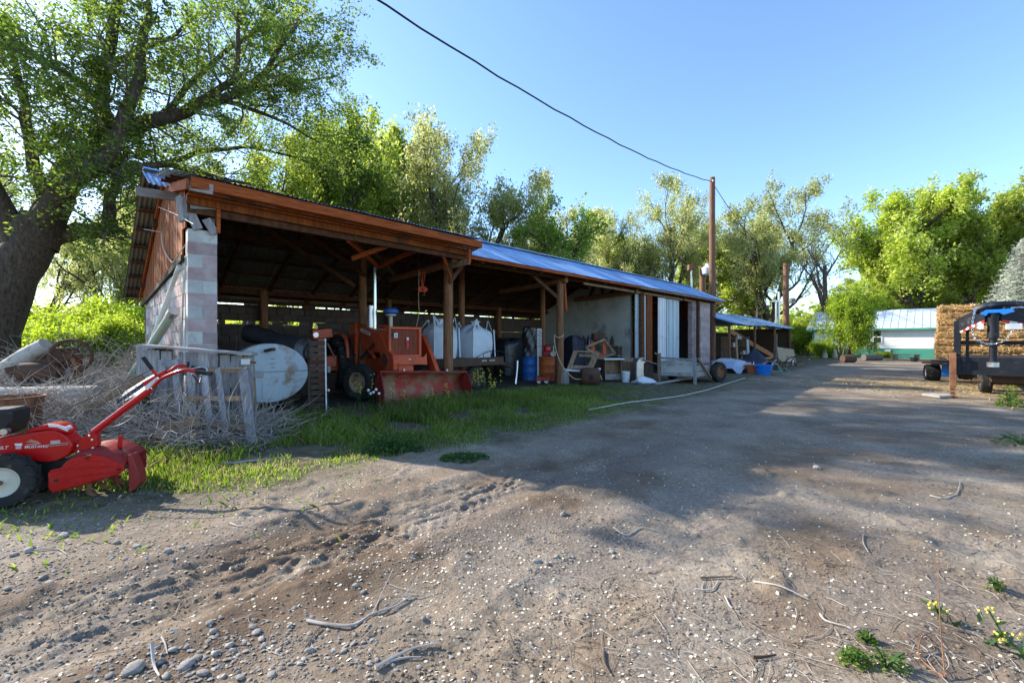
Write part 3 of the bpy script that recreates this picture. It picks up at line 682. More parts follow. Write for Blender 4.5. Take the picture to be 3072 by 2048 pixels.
for k, px, Y, top, wpx, rz in (('c', 1865, 47, 585, 200, 1), ('c', 2000, 49, 545, 270, 3.3), ('d', 1790, 52, 640, 300, 3.3)):
    put_tree(k, px, Y, top, rz, {1865: 'slim pale elm next to the crooked dark tree', 2000: 'pale upright elm just before the utility pole', 1790: 'dense green elm behind the slim pale elm'}[px], group='pale elms behind the barn end', wpx=wpx)
put_tree('c', 2270, 52, 540, 5.0, 'broad pale spring elm behind the utility pole and lower shed', wpx=430)
put_tree('a', 2330, 58, 660, .6, 'dark green spreading elm between the lower shed and the dead tree', wpx=340)
put_tree('d', 2130, 60, 660, 2.2, 'dense green elm behind the lower shed roof', wpx=300)
put_tree('d', 2560, 60, 835, 2.9, 'rounded lime green tree rising behind the white house', wpx=260)
put_tree('b', 2700, 64, 850, .2, 'low lime green tree above the white house roof', wpx=300)
RG = 'tall bright elms behind the house and hay trailer'
for k, px, Y, top, wpx, rz in (('f', 2790, 58, 505, 420, .9), ('b', 2960, 58, 480, 420, 3.9), ('f', 3110, 56, 470, 420, 5.6), ('b', 2690, 70, 640, 280, 2.4), ('b', 3030, 66, 600, 420, 1.9), ('f', 2880, 68, 640, 380, 4.4)):
    put_tree(k, px, Y, top, rz, 'tall bright yellow-green elm behind the house and hay trailer', group=RG, wpx=wpx)
LG = 'backlit trees beyond the block gable'
for k, px, Y, top, wpx, rz in (('c', 320, 24, 560, 260, .4), ('c', 90, 33, 480, 340, 1.9), ('e', 430, 27, 560, 260, 4.4), ('c', 560, 30, 420, 380, .9)):
    put_tree(k, px, Y, top, rz, 'backlit yellow-green tree standing beyond the block gable wall', group=LG, wpx=wpx)
# shrub in front of the house, shrubs at the far left
put_tree('bush2', 2530, 33, 850, .5, 'many-stemmed yellow-green shrub in front of the white house', 'lilac_shrub', 'shrub', wpx=150)
UG = 'yellow-green shrubs under the old elm'
for k, px, Y, top, wpx, rz in (('bush', 90, 15, 905, 260, .2), ('bush', 250, 14, 930, 240, 1.4), ('bush', 380, 15.5, 900, 220, 2.8), ('bush', 180, 18, 880, 280, 4.2), ('bush', 330, 20, 860, 260, 5.4), ('bush', -60, 16, 890, 260, 3.1), ('bush', 430, 22, 880, 240, 2.0)):
    put_tree(k, px, Y, top, rz, 'bright yellow-green shrub in the thicket under the old elm', 'thicket_shrub', 'shrub', UG, wpx=wpx)
SG = 'green shrubs around the far yard'
for px, Y, top, wpx, rz in ((2410, 42, 950, 120, .3), (2475, 36, 1010, 90, 1.0), (2650, 34, 1050, 60, .4)):
    put_tree('bush', px, Y, top, rz, 'small leafy green shrub at the edge of the far yard', 'yard_shrub', 'shrub', SG, wpx=wpx)
# bare dead tree
def bare(seed, h):
    rs = random.Random(seed); out, tips = [], []
    p = dict(PRM); p.update(kids=(6, 5, 4, 3), up=(.05, .12, .1, .05, 0), leaf_from=9)
    grow(rs, Vector((0, 0, -.1)), Vector((.12, 0, 1)).normalized(), h * .5, h * .03, 0, p, out, tips)
    mx = max(q.z for _, pts, _ in out for q in pts); return branches_mesh('trunk', out, M['bark']), mx
dm, dh = bare(31, 9)
_t = thing('dead_tree', 'bare dead tree with upswept twigs between the shed and the house', 'tree', ((2475 - CX) / F * 41, 41, 0), .6)
_t.scale = (1.1,) * 2 + ((EYE + (HOR - 710) / F * 41) / dh,); obj('trunk', dm, _t)
# blue spruce behind the trailers
def spruce():
    rs = random.Random(2); nr = np.random.RandomState(2); brs = [(0, [Vector((0, 0, -.1)), Vector((0, 0, 5.5)), Vector((0, 0, 11))], [.22, .12, .02])]; C = []
    for i in range(300):
        z = .5 + 10.2 * (i / 300) ** 1.1; L = (11 - z) * .33 + .25; a = i * 2.4
        d = Vector((math.cos(a), math.sin(a), -.12)); pts = [Vector((0, 0, z)) + d * L * q + Vector((0, 0, -.12 * q * q * L)) for q in (0, .5, 1)]
        brs.append((3, pts, [.03, .02, .006]))
        k = int(90 * L); f = nr.uniform(.15, 1, k); P = np.array([tuple(pts[0].lerp(pts[2], float(q))) for q in f])
        C.append(P + nr.normal(size=(k, 3)) * np.array([.16, .16, .07]))
    V, Fc = leaf_arrays(nr, np.concatenate(C), .09, asp=.35)
    return branches_mesh('trunk', brs, M['bark']), np_mesh('crown', V, Fc, M['needle'])
sb_, sc_ = spruce()
_t = thing('blue_spruce', 'pale silvery blue spruce behind the gooseneck trailer', 'tree', ((3085 - CX) / F * 30, 30, 0), 0)
_t.scale = (1.0, 1.0, .80); obj('trunk', sb_, _t); obj('crown', sc_, _t)
# far woodland that closes the horizon
def far_wood():
    nr = np.random.RandomState(44); C = []
    for i in range(240):
        a = R(nr.uniform(-75, 75)); d = nr.uniform(85, 150); c = np.array([math.sin(a) * d, math.cos(a) * d, 0]); h = nr.uniform(5, 10); wd = nr.uniform(3, 6)
        k = 260; q = nr.normal(size=(k, 3)) * np.array([wd * .5, wd * .5, h * .25]) + np.array([0, 0, h * .5]); q[:, 2] = np.abs(q[:, 2]); C.append(q + c)
    V, Fc = leaf_arrays(nr, np.concatenate(C), .55); return np_mesh('far_woodland', V, Fc, M['leaf_lime'])
tag(obj('far_woodland', far_wood()), 'far line of spring woodland along the horizon', 'woodland', kind='stuff')

# the big old elm at the left, limbs traced over their photographed course at the trunk's own distance
def elm():
    rs = random.Random(77); nr = np.random.RandomState(77); out, tips = [], []
    YE = 12.6; ES = 12.6 / 9.4
    limbs = [  # (points (px, py, dY), r0, r1)
        ([(-75, 1215, 0), (-45, 1060, 0), (-8, 930, 0), (40, 820, 0), (95, 735, 0), (130, 660, 0)], .58, .40),
        ([(110, 740, 0), (150, 640, .1), (185, 560, .1), (250, 490, .2), (310, 440, .2), (335, 400, .2), (318, 360, .3), (300, 310, .3), (305, 230, .3), (335, 120, .2), (360, -20, 0)], .36, .09),
        ([(120, 700, 0), (170, 600, -.3), (215, 540, -.4), (280, 500, -.5), (350, 430, -.4), (380, 330, -.3), (420, 230, -.2), (430, 100, -.2), (445, 10, 0)], .26, .06),
        ([(110, 735, 0), (170, 705, .2), (235, 690, .3), (300, 692, .3), (332, 680, .2), (330, 630, .1), (330, 590, 0), (350, 540, -.1), (365, 500, -.1)], .24, .07),
        ([(322, 690, .2), (350, 690, .1), (375, 700, .1)], .12, .05),
        ([(325, 420, .2), (400, 385, .3), (470, 360, .4), (560, 335, .6), (660, 300, .9), (745, 270, 1.2), (800, 215, 1.3), (840, 140, 1.4), (900, 60, 1.5)], .20, .04),
        ([(560, 335, .6), (640, 280, .3), (705, 240, .2), (715, 160, .2), (715, 40, .2)], .10, .04),
        ([(340, 545, -.1), (400, 505, 0), (480, 495, .6), (560, 510, 1.2), (680, 540, 2.0), (800, 560, 2.6)], .11, .03),
        ([(135, 590, 0), (100, 500, -.2), (88, 410, -.3), (78, 320, -.3), (50, 210, -.3), (20, 70, -.2)], .15, .05),
        ([(95, 480, -.2), (140, 420, -.1), (180, 380, 0), (230, 370, 0)], .08, .03),
        ([(300, 330, .3), (245, 250, .2), (160, 200, .1), (70, 140, 0), (-30, 80, 0)], .12, .04),
        ([(305, 260, .3), (340, 190, .6), (420, 150, 1.0), (520, 110, 1.4), (600, 40, 1.8)], .10, .03),
        ([(60, 800, 0), (20, 640, -.4), (-60, 480, -.8), (-160, 330, -1)], .26, .08),
        ([(-160, 330, -1), (-60, 200, -1.6), (20, 80, -1.8)], .1, .03),
        ([(745, 270, 1.2), (850, 250, 1.8), (940, 240, 2.3), (1010, 230, 2.8)], .06, .02),
        ([(480, 495, .6), (600, 455, 1.6), (740, 440, 2.6), (880, 470, 3.4), (980, 510, 4.0)], .08, .02),
        ([(800, 215, 1.3), (880, 170, 1.8), (960, 130, 2.2)], .05, .02),
        ([(660, 300, .9), (760, 330, 1.3), (860, 370, 1.8), (960, 430, 2.4)], .07, .02),
        ([(470, 360, .4), (560, 260, 1.2), (680, 150, 2.0), (800, 70, 2.4), (850, 20, 2.6)], .09, .03),
    ]
    prm = dict(n=(6, 6, 6, 5, 4), wander=(.1, .15, .24, .28, .3), up=(.0, .03, .0, -.03, -.08), taper=(.5, .6, .8, .9, .9), kids=(0, 5, 5, 5), start=(.2, .15, .15, .1),
               angle=((30, 60), (30, 70), (30, 75), (30, 80)), len=(.7, .62, .6, .55), rad=(.5, .5, .55, .6), leaf_from=3)
    for pts, r0, r1 in limbs:
        r0 *= ES * .92; r1 *= ES * .92; P = [at(a, b, YE + c * ES) for a, b, c in pts]
        Q = []
        for i in range(len(P) - 1):
            for q in (0, .5): Q.append(P[i].lerp(P[i + 1], q) + Vector((rs.gauss(0, 1), rs.gauss(0, 1), rs.gauss(0, 1))) * (.025 + .1 * r1) * (q > 0))
        Q.append(P[-1]); m = len(Q)
        rad = [r0 + (r1 - r0) * (i / (m - 1)) ** .9 for i in range(m)]
        rad = [r * (1 + rs.uniform(-.06, .08)) for r in rad]
        out.append((0, Q, rad))
        if r0 > .6: continue
        L = sum((Q[i + 1] - Q[i]).length for i in range(m - 1)); k = int(3 + L * 3.0 / ES)
        for j in range(k):
            f = .22 + .78 * (j + rs.random()) / k; i0 = min(int(f * (m - 1)), m - 2); c = Q[i0].lerp(Q[i0 + 1], f * (m - 1) - i0)
            ax = (Q[i0 + 1] - Q[i0]).normalized(); o = Matrix.Rotation(rs.random() * 6.283, 3, ax) @ ax.orthogonal().normalized()
            ang = R(rs.uniform(35, 80)); nd = ax * math.cos(ang) + o * math.sin(ang)
            if c.z < 4.8: nd.z = abs(nd.z) * .4 - .25 * (c.z > 3)
            grow(rs, c, nd, rs.uniform(.9, 1.9) * ES, min(rad[i0] * .4, .042), 2, prm, out, tips)
    C = leaf_points(nr, tips, 12, .10)
    # keep twigs and leaves out of the barn
    vt_ = (C[:, 0] - P0.x) * DB.x + (C[:, 1] - P0.y) * DB.y; ut_ = (C[:, 0] - P0.x) * DL.x + (C[:, 1] - P0.y) * DL.y
    rz_ = np.where(vt_ < RV, RZ, RZ - .465 * (vt_ - RV)) + .25
    C = C[~((ut_ > -.25) & (vt_ > -.6) & (C[:, 2] < rz_))]
    def clear(pts):
        for p in pts:
            u_ = (p - P0).dot(DL); v_ = (p - P0).dot(DB)
            if u_ > -.3 and v_ > -.6 and p.z < (RZ if v_ < RV else zb(v_)) + .15: return False
        return True
    out = [b for b in out if b[0] == 0 or clear(b[1])]
    t = thing('old_elm', 'huge old elm leaning over the block gable with twisted dark limbs', 'tree', (at(-75, 1215, YE).x, YE, 0))
    def rel(me): me.transform(Matrix.Translation(-Vector(t.location))); return me
    tr = [b for b in out if b[0] == 0]; tw = [b for b in out if b[0] > 0]
    obj('trunk', rel(branches_mesh('trunk', tr, M['bark'], (14,))), t)
    obj('twigs', rel(branches_mesh('twigs', tw, M['bark_grey'], (8, 5, 4, 3, 3))), t)
    V, Fc = leaf_arrays(nr, C, .052); obj('crown', rel(np_mesh('crown', V, Fc, M['leaf_old'])), t)
elm()
# ------------------------------------------------------------------ wheels, letters
def lathe_y(prof, n=28, o=(0, 0, 0)):
    """profile (radius, y) turned about the local y axis"""
    return MB().lathe(prof, n, o, Matrix(((1, 0, 0), (0, 0, 1), (0, -1, 0))))
def wheel_part(par, c, R0, wd, rim_r, rubber, rimmat, lugs=0, ribs=0, name='wheel', dish=.03):
    hw = wd / 2
    prof = [(rim_r, -hw * .72), (R0 * .80, -hw), (R0 * .93, -hw * .94), (R0 * .985, -hw * .7)]
    if ribs:
        for q in range(ribs):
            a = -hw * .7 + 1.4 * hw * q / ribs; b_ = -hw * .7 + 1.4 * hw * (q + .7) / ribs; e = -hw * .7 + 1.4 * hw * (q + .85) / ribs
            prof += [(R0, a), (R0, b_), (R0 * .965, b_ + .004), (R0 * .965, e)]
    else: prof += [(R0 * (.95 if lugs else 1), 0)]
    prof += [(R0 * .985, hw * .7), (R0 * .93, hw * .94), (R0 * .80, hw), (rim_r, hw * .72)]
    w_ = lathe_y(prof, 36).build(name, M[rubber], par, True, loc=c)
    for q in range(lugs):
        a = 2 * math.pi * q / lugs; mb = MB()
        for s in (-1, 1):
            aa = a + (math.pi / lugs if s > 0 else 0)
            p1 = Vector((math.cos(aa) * R0 * .98, s * hw * .05, math.sin(aa) * R0 * .98)); p2 = Vector((math.cos(aa + .22) * R0 * .95, s * hw * .98, math.sin(aa + .22) * R0 * .95))
            mb.beam(p1, p2, R0 * .09, R0 * .13, up=p1.normalized())
        mb.build('lug', M[rubber], w_)
    rm = lathe_y([(rim_r * 1.04, -hw * .74), (rim_r * 1.0, -hw * .80), (rim_r * .93, -hw * .74), (rim_r * .85, -hw * .5 + dish), (rim_r * .5, -hw * .45 + dish), (rim_r * .25, -hw * .55 + dish), (rim_r * .2, -hw * .6 + dish), (.001, -hw * .6 + dish)], 32).build('rim', M[rimmat], w_, True)
    lathe_y([(.001, hw * .3), (rim_r * .85, hw * .3), (rim_r * 1.02, hw * .7)], 24).build('inner_rim', M[rimmat], w_, True)
    return w_
def letters(txt, size, par, M4, mat, name='lettering', shear=0.0, ext=.0006):
    """flat raised lettering: M4 maps the text plane (x right, y up) into the parent's space"""
    cu = bpy.data.curves.new('lettering', 'FONT'); cu.body = txt; cu.size = size; cu.extrude = ext; cu.shear = shear; cu.resolution_u = 3
    cu.offset = size * .012
    o = bpy.data.objects.new('tmp', cu); COL.objects.link(o)
    dg = bpy.context.evaluated_depsgraph_get(); me = bpy.data.meshes.new_from_object(o.evaluated_get(dg))
    bpy.data.objects.remove(o); me.transform(M4); me.materials.clear(); me.materials.append(mat)
    return obj(name, me, par)
def frame4(o, x, y):
    x = Vector(x).normalized(); y = Vector(y).normalized(); z = x.cross(y)
    m = Matrix((x, y, z)).transposed().to_4x4(); m.translation = Vector(o); return m
# ------------------------------------------------------------------ red garden tiller (local x = towards the handlebars, -y = near side)
TA = R(22); TW = Vector((-4.5, 3.81, 0)); TW.z = gz(TW.x, TW.y) - .01
TD = Vector((math.cos(TA), math.sin(TA), 0)); TN = Vector((-math.sin(TA), math.cos(TA), 0))
til = thing('garden_tiller', 'bright red walk-behind rear-tine tiller standing on the gravel', 'tiller', TW, TA)
def tp(px, py, y=0.0):
    o = TW + TN * y; a, z = plane_pt(px, py, o, TD); return Vector((a, y, z - TW.z))
def z5(zx, zy, y=0.0): return tp(zx * .2041, 1240 + zy * .2041, y)      # pixels of the enlarged views
def z2(zx, zy, y=0.0): return tp(zx * .4082, 960 + zy * .4082, y)
WR = .235
wheel_part(til, (0, .0, WR), WR, .13, .125, 'rubber', 'cream', lugs=12, name='wheel', dish=.0)
wheel_part(til, (0, .44, WR), WR, .13, .125, 'rubber', 'cream', lugs=12, name='wheel', dish=.0)
MB().tube([(0, -.02, WR), (0, .46, WR)], .016, 10).build('axle', M['rust'], til, True)
MB().tube([(0, -.075, WR), (0, -.055, WR)], .022, 10).build('hub_cap', M['rust'], til, True)
yb = .10
body_poly = [(-330, 420), (-100, 385), (300, 312), (560, 268), (700, 250), (800, 252), (880, 278), (970, 335), (1035, 410), (1062, 480), (1045, 550), (1000, 610), (920, 660), (820, 700), (700, 715), (560, 706), (430, 675), (250, 640), (0, 638), (-330, 640)]
cover = MB().poly([z5(a, b, yb) for a, b in body_poly], (0, .20, 0)).build('belt_cover', M['red_paint'], til, False, bevel=.014)
cover.modifiers['bevel'].segments = 3
MB().poly([z5(a, b, yb + .02) for a, b in [(360, 290), (430, 225), (560, 185), (700, 155), (850, 165), (960, 200), (1010, 260), (1000, 300), (860, 270), (700, 245), (560, 262)]], (0, .17, 0)).build('top_cover', M['red_paint'], til, bevel=.012)
MB().poly([z5(a, b, yb + .016) for a, b in [(700, 158), (850, 168), (965, 205), (995, 250), (985, 262), (850, 205), (720, 196)]], (0, .10, 0)).build('sticker', M['paper'], til)
# lettering on the near face of the cover
def face_m(zx, zy, y): 
    a = z5(zx, zy, y); b = z5(zx + 100, zy - 5, y); return frame4(a, b - a, (0, 0, 1))
yl = yb - .0008
def th(zx, z_a, z_b): return abs((z5(zx, z_a, yb) - z5(zx, z_b, yb)).z)
letters('MUSTANG', th(480, 460, 508) * 1.12, til, face_m(362, 512, yl), M['paper'])
letters('BILT', th(80, 470, 525) * 1.15, til, face_m(-52, 528, yl), M['paper'], shear=.25)
MB().poly([z5(a, b, yl) for a, b in ((215, 440), (328, 436), (322, 470), (300, 474), (230, 474), (216, 460))], (0, .002, 0)).build('badge', M['paper'], til)
for q in range(3): MB().poly([z5(a, b, yl) for a, b in ((228, 482 + q * 15), (312, 478 + q * 15), (312, 486 + q * 15), (228, 490 + q * 15))], (0, .002, 0)).build('badge', M['paper'], til)
MB().poly([z5(a, b, yl) for a, b in ((380, 456), (596, 436), (596, 441), (380, 461))], (0, .002, 0)).build('badge', M['paper'], til)
for q in range(3): MB().poly([z5(a, b, yl) for a, b in ((742, 402 + q * 17), (884, 392 + q * 16), (884, 400 + q * 16), (742, 410 + q * 17))], (0, .002, 0)).build('badge', M['paper'], til)
MB().poly([z5(a, b, yl) for a, b in ((706, 452), (1004, 425), (1000, 452), (706, 480))], (0, .002, 0)).build('badge', M['cream'], til)
MB().poly([z5(a, b, yl - .001) for a, b in ((712, 457), (1002, 430), (1000, 446), (712, 473))], (0, .002, 0)).build('badge', M['black'], til)
MB().poly([z5(a, b, yl) for a, b in ((380, 420), (430, 395), (460, 380), (500, 392), (560, 410), (590, 440), (520, 432), (450, 424))], (0, .002, 0)).build('badge', M['tan_rim'], til)
# engine at the front (left), mostly out of view
MB().poly([z2(a, b, .08) for a, b in ((-160, 700), (-150, 665), (70, 655), (84, 690), (78, 760), (60, 800), (40, 850), (-160, 860))], (0, .28, 0)).build('engine', M['black'], til, bevel=.02)
lathe_y([(.001, 0), (.028, 0), (.03, .012), (.03, .05)], 16, z2(22, 822, .02)).build('fuel_cap', M['chrome'], til, True)
MB().poly([z5(a, b, .16) for a, b in ((-330, 640), (560, 700), (900, 690), (1100, 600), (1180, 700), (1050, 900), (700, 1000), (-50, 1000), (-330, 900))], (0, .14, 0)).build('transmission', M['black'], til)
# tine shield
sh_poly = [(705, 1080), (698, 880), (730, 838), (790, 818), (880, 806), (950, 728), (1050, 664), (1180, 628), (1300, 612), (1420, 612), (1560, 645), (1700, 705), (1800, 762), (1832, 800), (1812, 850), (1500, 965), (1150, 1070), (850, 1150), (780, 1162), (730, 1140)]
shield = MB().poly([z5(a, b, .0) for a, b in sh_poly], (0, .016, 0)).build('tine_shield', M['red_paint'], til, bevel=.006)
for a, b, r in (((740, 838), (1740, 770), .006), ((930, 955), (1790, 845), .007), ((720, 995), (1150, 1010), .006), ((850, 1120), (1790, 870), .006)):
    MB().tube([z5(*a, -.002), z5((a[0] + b[0]) / 2, (a[1] + b[1]) / 2 - 6, -.004), z5(*b, -.002)], r, 8).build('rib', M['red_paint'], shield, True)
MB().tube([z5(a, b, -.001) for a, b in ((960, 840), (1060, 760), (1200, 705), (1380, 688), (1540, 715), (1660, 770))], .005, 8).build('rib', M['red_paint'], shield, True)
for a, b in ((820, 982), (1745, 820), (1278, 655)): 
    p = z5(a, b, -.006); MB().box(p, (.028, .012, .018)).build('bolt', M['black'], shield, bevel=.003)
arc = [(900, 800), (960, 718), (1060, 655), (1190, 616), (1310, 602), (1430, 604), (1570, 640), (1710, 700), (1815, 765)]
A0 = [z5(a, b, .01) for a, b in arc]
hood = MB()
def hoodfn(a, b):
    x = a * (len(A0) - 1); i = min(int(x), len(A0) - 2); p = A0[i].lerp(A0[i + 1], x - i); return (p.x, .01 + b * .5, p.z + .035 * math.sin(min(b * 3, 1) * math.pi / 2))
hood.grid(hoodfn, 24, 6).build('hood', M['red_dusty'], til, True)
MB().poly([(p.x, .53, p.z + .03) for p in A0] + [(A0[-1].x, .53, .12), (A0[0].x, .53, .12)], (0, .012, 0)).build('far_shield', M['red_dusty'], til)
MB().poly([z5(a, b, .05) for a, b in ((1880, 605), (1925, 610), (1990, 760), (2040, 900), (2045, 1040), (1990, 1110), (1892, 1170), (1884, 900))], (.015, .13, .0)).build('rear_flap', M['red_dusty'], til, bevel=.006)
MB().poly([z5(a, b, .24) for a, b in ((1740, 330), (1805, 322), (1785, 520), (1718, 520))], (0, .012, 0)).build('depth_bar', M['red_paint'], til)
MB().box(z5(1745, 545, .24), (.045, .05, .06)).build('depth_latch', M['black'], til, bevel=.005)
MB().poly([z5(a, b, .235) for a, b in ((1555, 490), (1640, 485), (1650, 545), (1560, 540))], (0, .004, .0)).build('sticker', M['blue_paint'], til)
for k_ in range(4):
    for j in range(4):
        a = j * math.pi / 2 + k_ * .5; c = z5(1260, 1060, 0); c = Vector((c.x, .06 + k_ * .11, max(c.z, .16)))
        d = Vector((math.cos(a), 0, math.sin(a))); e = Vector((-math.sin(a), 0, math.cos(a)))
        MB().poly([c + d * .02 - e * .018, c + d * .13 - e * .02, c + d * .165 + e * .03, c + d * .15 + e * .06, c + d * .12 + e * .02, c + d * .02 + e * .018], (0, .007, 0)).build('tine', M['rust'], til)
_c = z5(1260, 1060, 0); MB().tube([(_c.x, .03, max(_c.z, .16)), (_c.x, .5, max(_c.z, .16))], .022, 10).build('tine_shaft', M['rust'], til, True)
MB().tube([z5(1700, 880, .25), z5(1720, 1000, .25), z5(1880, 1060, .25), z5(1885, 1180, .25)], .018, 8).build('drag_bar', M['red_dusty'], til, True)
# handlebar
yh = .20
MB().poly([z5(a, b, yh - .04) for a, b in ((1078, 480), (1150, 400), (1335, 262), (1412, 300), (1425, 470), (1400, 520), (1160, 560), (1090, 575))], (0, .09, 0)).build('handle_bracket', M['red_paint'], til, bevel=.006)
for a, b in ((1312, 325), (1353, 383), (1140, 472), (1365, 506), (1155, 556)):
    p = z5(a, b, yh - .05); lathe_y([(.001, -.006), (.009, -.005), (.012, .004), (.012, .012)], 10, p).build('bolt', M['chrome'], til, True)
MB().tube([z2(690, 822, yh), z2(900, 662, yh), z2(1105, 508, yh)], .031, 16).build('handle_tube', M['red_paint'], til, True)
MB().poly([z2(a, b, yh - .036) for a, b in ((1062, 488), (1150, 418), (1172, 430), (1168, 448), (1085, 512), (1068, 508))], (0, .003, 0)).build('sticker', M['paper'], til)
MB().poly([z2(a, b, yh - .03) for a, b in ((1035, 462), (1200, 370), (1215, 385), (1180, 430), (1100, 505), (1070, 490))], (0, .06, 0)).build('handle_clamp', M['red_paint'], til, bevel=.005)
lathe_y([(.001, -.006), (.012, -.005), (.014, .01)], 12, z2(1160, 428, yh - .045)).build('bolt', M['chrome'], til, True)
def smooth_pts(p, n=6):
    out = []
    for i in range(len(p) - 1):
        p0 = p[max(i - 1, 0)]; p1 = p[i]; p2 = p[i + 1]; p3 = p[min(i + 2, len(p) - 1)]
        for q in range(n):
            t = q / n; out.append(.5 * ((2 * p1) + (p2 - p0) * t + (2 * p0 - 5 * p1 + 4 * p2 - p3) * t * t + (3 * p1 - p0 - 3 * p2 + p3) * t ** 3))
    return out + [p[-1]]
MB().tube(smooth_pts([z2(1120, 495, .17), z2(1185, 432, .13), z2(1290, 385, .04), z2(1365, 368, .0), z2(1445, 380, -.02)]), .0165, 12).build('handlebar', M['red_paint'], til, True)
MB().tube(smooth_pts([z2(1120, 485, .24), z2(1180, 405, .28), z2(1245, 375, .36), z2(1310, 336, .42), z2(1390, 340, .44)]), .0165, 12).build('handlebar', M['red_paint'], til, True)
MB().tube([z2(1440, 380, -.02), z2(1500, 388, -.025), z2(1560, 391, -.03)], [.021, .022, .02], 12).build('grip', M['rubber'], til, True)
MB().tube([z2(1408, 344, .44), z2(1460, 356, .44), z2(1520, 376, .44)], [.021, .022, .02], 12).build('grip', M['rubber'], til, True)
MB().tube(smooth_pts([z2(1400, 360, .4), z2(1480, 345, .42), z2(1515, 352, .42), z2(1525, 385, .4)]), .007, 8).build('bail_lever', M['steel'], til, True)
MB().tube([z2(1410, 395, .0), z2(1445, 440, .05), z2(1465, 465, .1), z2(1480, 405, .3)], .006, 8).build('clutch_lever', M['black'], til, True)
MB().tube([z2(1380, 345, .4), z2(1382, 305, .4)], [.012, .016], 10).build('knob', M['rubber'], til, True)
MB().tube([z2(1165, 425, .17), z2(1112, 355, .15)], .014, 10).build('shift_lever', M['red_paint'], til, True)
MB().tube([z2(1118, 362, .15), z2(1050, 272, .14)], [.017, .02], 10).build('grip', M['rubber'], til, True)
MB().tube([z2(1100, 368, .2), z2(700, 555, .26), z2(270, 752, .3)], .006, 6).build('shift_rod', M['black'], til, True)
MB().tube(smooth_pts([z2(1165, 445, .25), z2(1080, 620, .3), z2(900, 760, .3), z2(700, 800, .28), z2(520, 802, .25)]), .004, 6).build('cable', M['black'], til, True)

# ------------------------------------------------------------------ orange loader tractor (local x = along the bucket, y = back)
TRA = R(40); TL = Vector((-2.96, 9.9, 0))
tx = Vector((math.cos(TRA), math.sin(TRA), 0)); ty = Vector((-math.sin(TRA), math.cos(TRA), 0))
tra = thing('loader_tractor', 'faded orange tractor with front loader bucket parked in the open bay', 'tractor', TL, TRA)
def z3(zx, zy): return 900 + zx * .2551, 880 + zy * .2551
def tlx(px, py, x):                                    # on the lengthwise plane x = const
    a, z = plane_pt(px, py, TL + tx * x, ty); return Vector((x, a, z))
def tly(px, py, y):                                    # on the crosswise plane y = const
    a, z = plane_pt(px, py, TL + ty * y, tx); return Vector((a, y, z))
# bucket: curved back plate, cheeks, lips
bk = [(-.02, .05), (.02, .02), (.28, .06), (.44, .16), (.50, .34), (.47, .52), (.36, .66), (.18, .74)]
bk = [(y, z) for y, z in bk]
BWD = 2.42
def bfn(a, b):
    x = b * (len(bk) - 1); i = min(int(x), len(bk) - 2); f_ = x - i
    y = bk[i][0] * (1 - f_) + bk[i + 1][0] * f_; z = bk[i][1] * (1 - f_) + bk[i + 1][1] * f_
    return (a * BWD, y, z - .12 * a * (z / .74))
bucket = MB().grid(bfn, 8, 14).build('bucket', M['bucket_paint'], tra, True)
bucket.modifiers.new('solid', 'SOLIDIFY').thickness = .02
for xx in (0, BWD):
    f_ = xx / BWD
    MB().poly([(xx - .012, y, z - .12 * f_ * (z / .74)) for y, z in bk] + [(xx - .012, .08, .66 - .12 * f_), (xx - .012, -.06, .30)], (.024, 0, 0)).build('cheek', M['red_dusty'], bucket)
MB().beam((-.01, .18, .755), (BWD + .01, .18, .635), .05, .03).build('top_lip', M['red_dusty'], bucket)
MB().beam((-.01, -.04, .04), (BWD + .01, -.04, .04), .12, .025).build('cutting_edge', M['rust'], bucket)
for q in (.25, .75): MB().box((BWD * q, .2, .79 - .12 * q), (.04, .04, .05)).build('hook', M['steel'], bucket)
def arm(xa, pts, th, name='loader_arm', mat='orange_paint', par=tra):
    return MB().poly([tlx(*z3(a, b), xa) for a, b in pts], (th, 0, 0)).build(name, M[mat], par, bevel=.012)
la = arm(.30, [(608, 335), (730, 372), (940, 462), (985, 560), (1012, 645), (1085, 720), (1100, 800), (1095, 905), (1000, 905), (965, 800), (930, 690), (848, 545), (640, 412)], .12)
MB().poly([tlx(*z3(a, b), .296) for a, b in ((715, 405), (828, 462), (822, 498), (710, 440))], (.003, 0, 0)).build('sticker', M['paper'], la)
for q in range(6): MB().poly([tlx(*z3(a, b), .294) for a, b in ((740 + q * 13, 430 + q * 6), (747 + q * 13, 433 + q * 6), (746 + q * 13, 452 + q * 6), (739 + q * 13, 448 + q * 6))], (.003, 0, 0)).build('sticker_mark', M['black'], la)
MB().poly([tlx(*z3(a, b), .296) for a, b in ((970, 690), (1010, 720), (1030, 800), (1000, 880), (960, 800))], (.003, 0, 0)).build('bare_patch', M['rust_dark'], la)
arm(.26, [(585, 345), (650, 350), (655, 480), (640, 790), (635, 905), (545, 905), (560, 700), (572, 500)], .1, 'loader_tower')
MB().beam(tlx(*z3(660, 450), .36), tlx(*z3(880, 755), .36), .06, .07).build('tower_brace', M['orange_paint'], tra)
MB().beam(tlx(*z3(720, 760), .36), tlx(*z3(880, 590), .36), .06, .07).build('lift_cylinder', M['rust_dark'], tra)
XR = 1.62
arm(XR, [(1396, 490), (1440, 505), (1500, 640), (1540, 740), (1605, 925), (1500, 925), (1452, 815), (1425, 700), (1398, 600)], .12)
ya = tlx(*z3(1060, 740), .3).y
MB().poly([tly(*z3(a, b), ya) for a, b in ((1070, 700), (1130, 738), (1460, 745), (1490, 700), (1500, 840), (1440, 838), (1130, 838), (1090, 880))], (0, .05, 0)).build('cross_plate', M['orange_paint'], tra, bevel=.01)
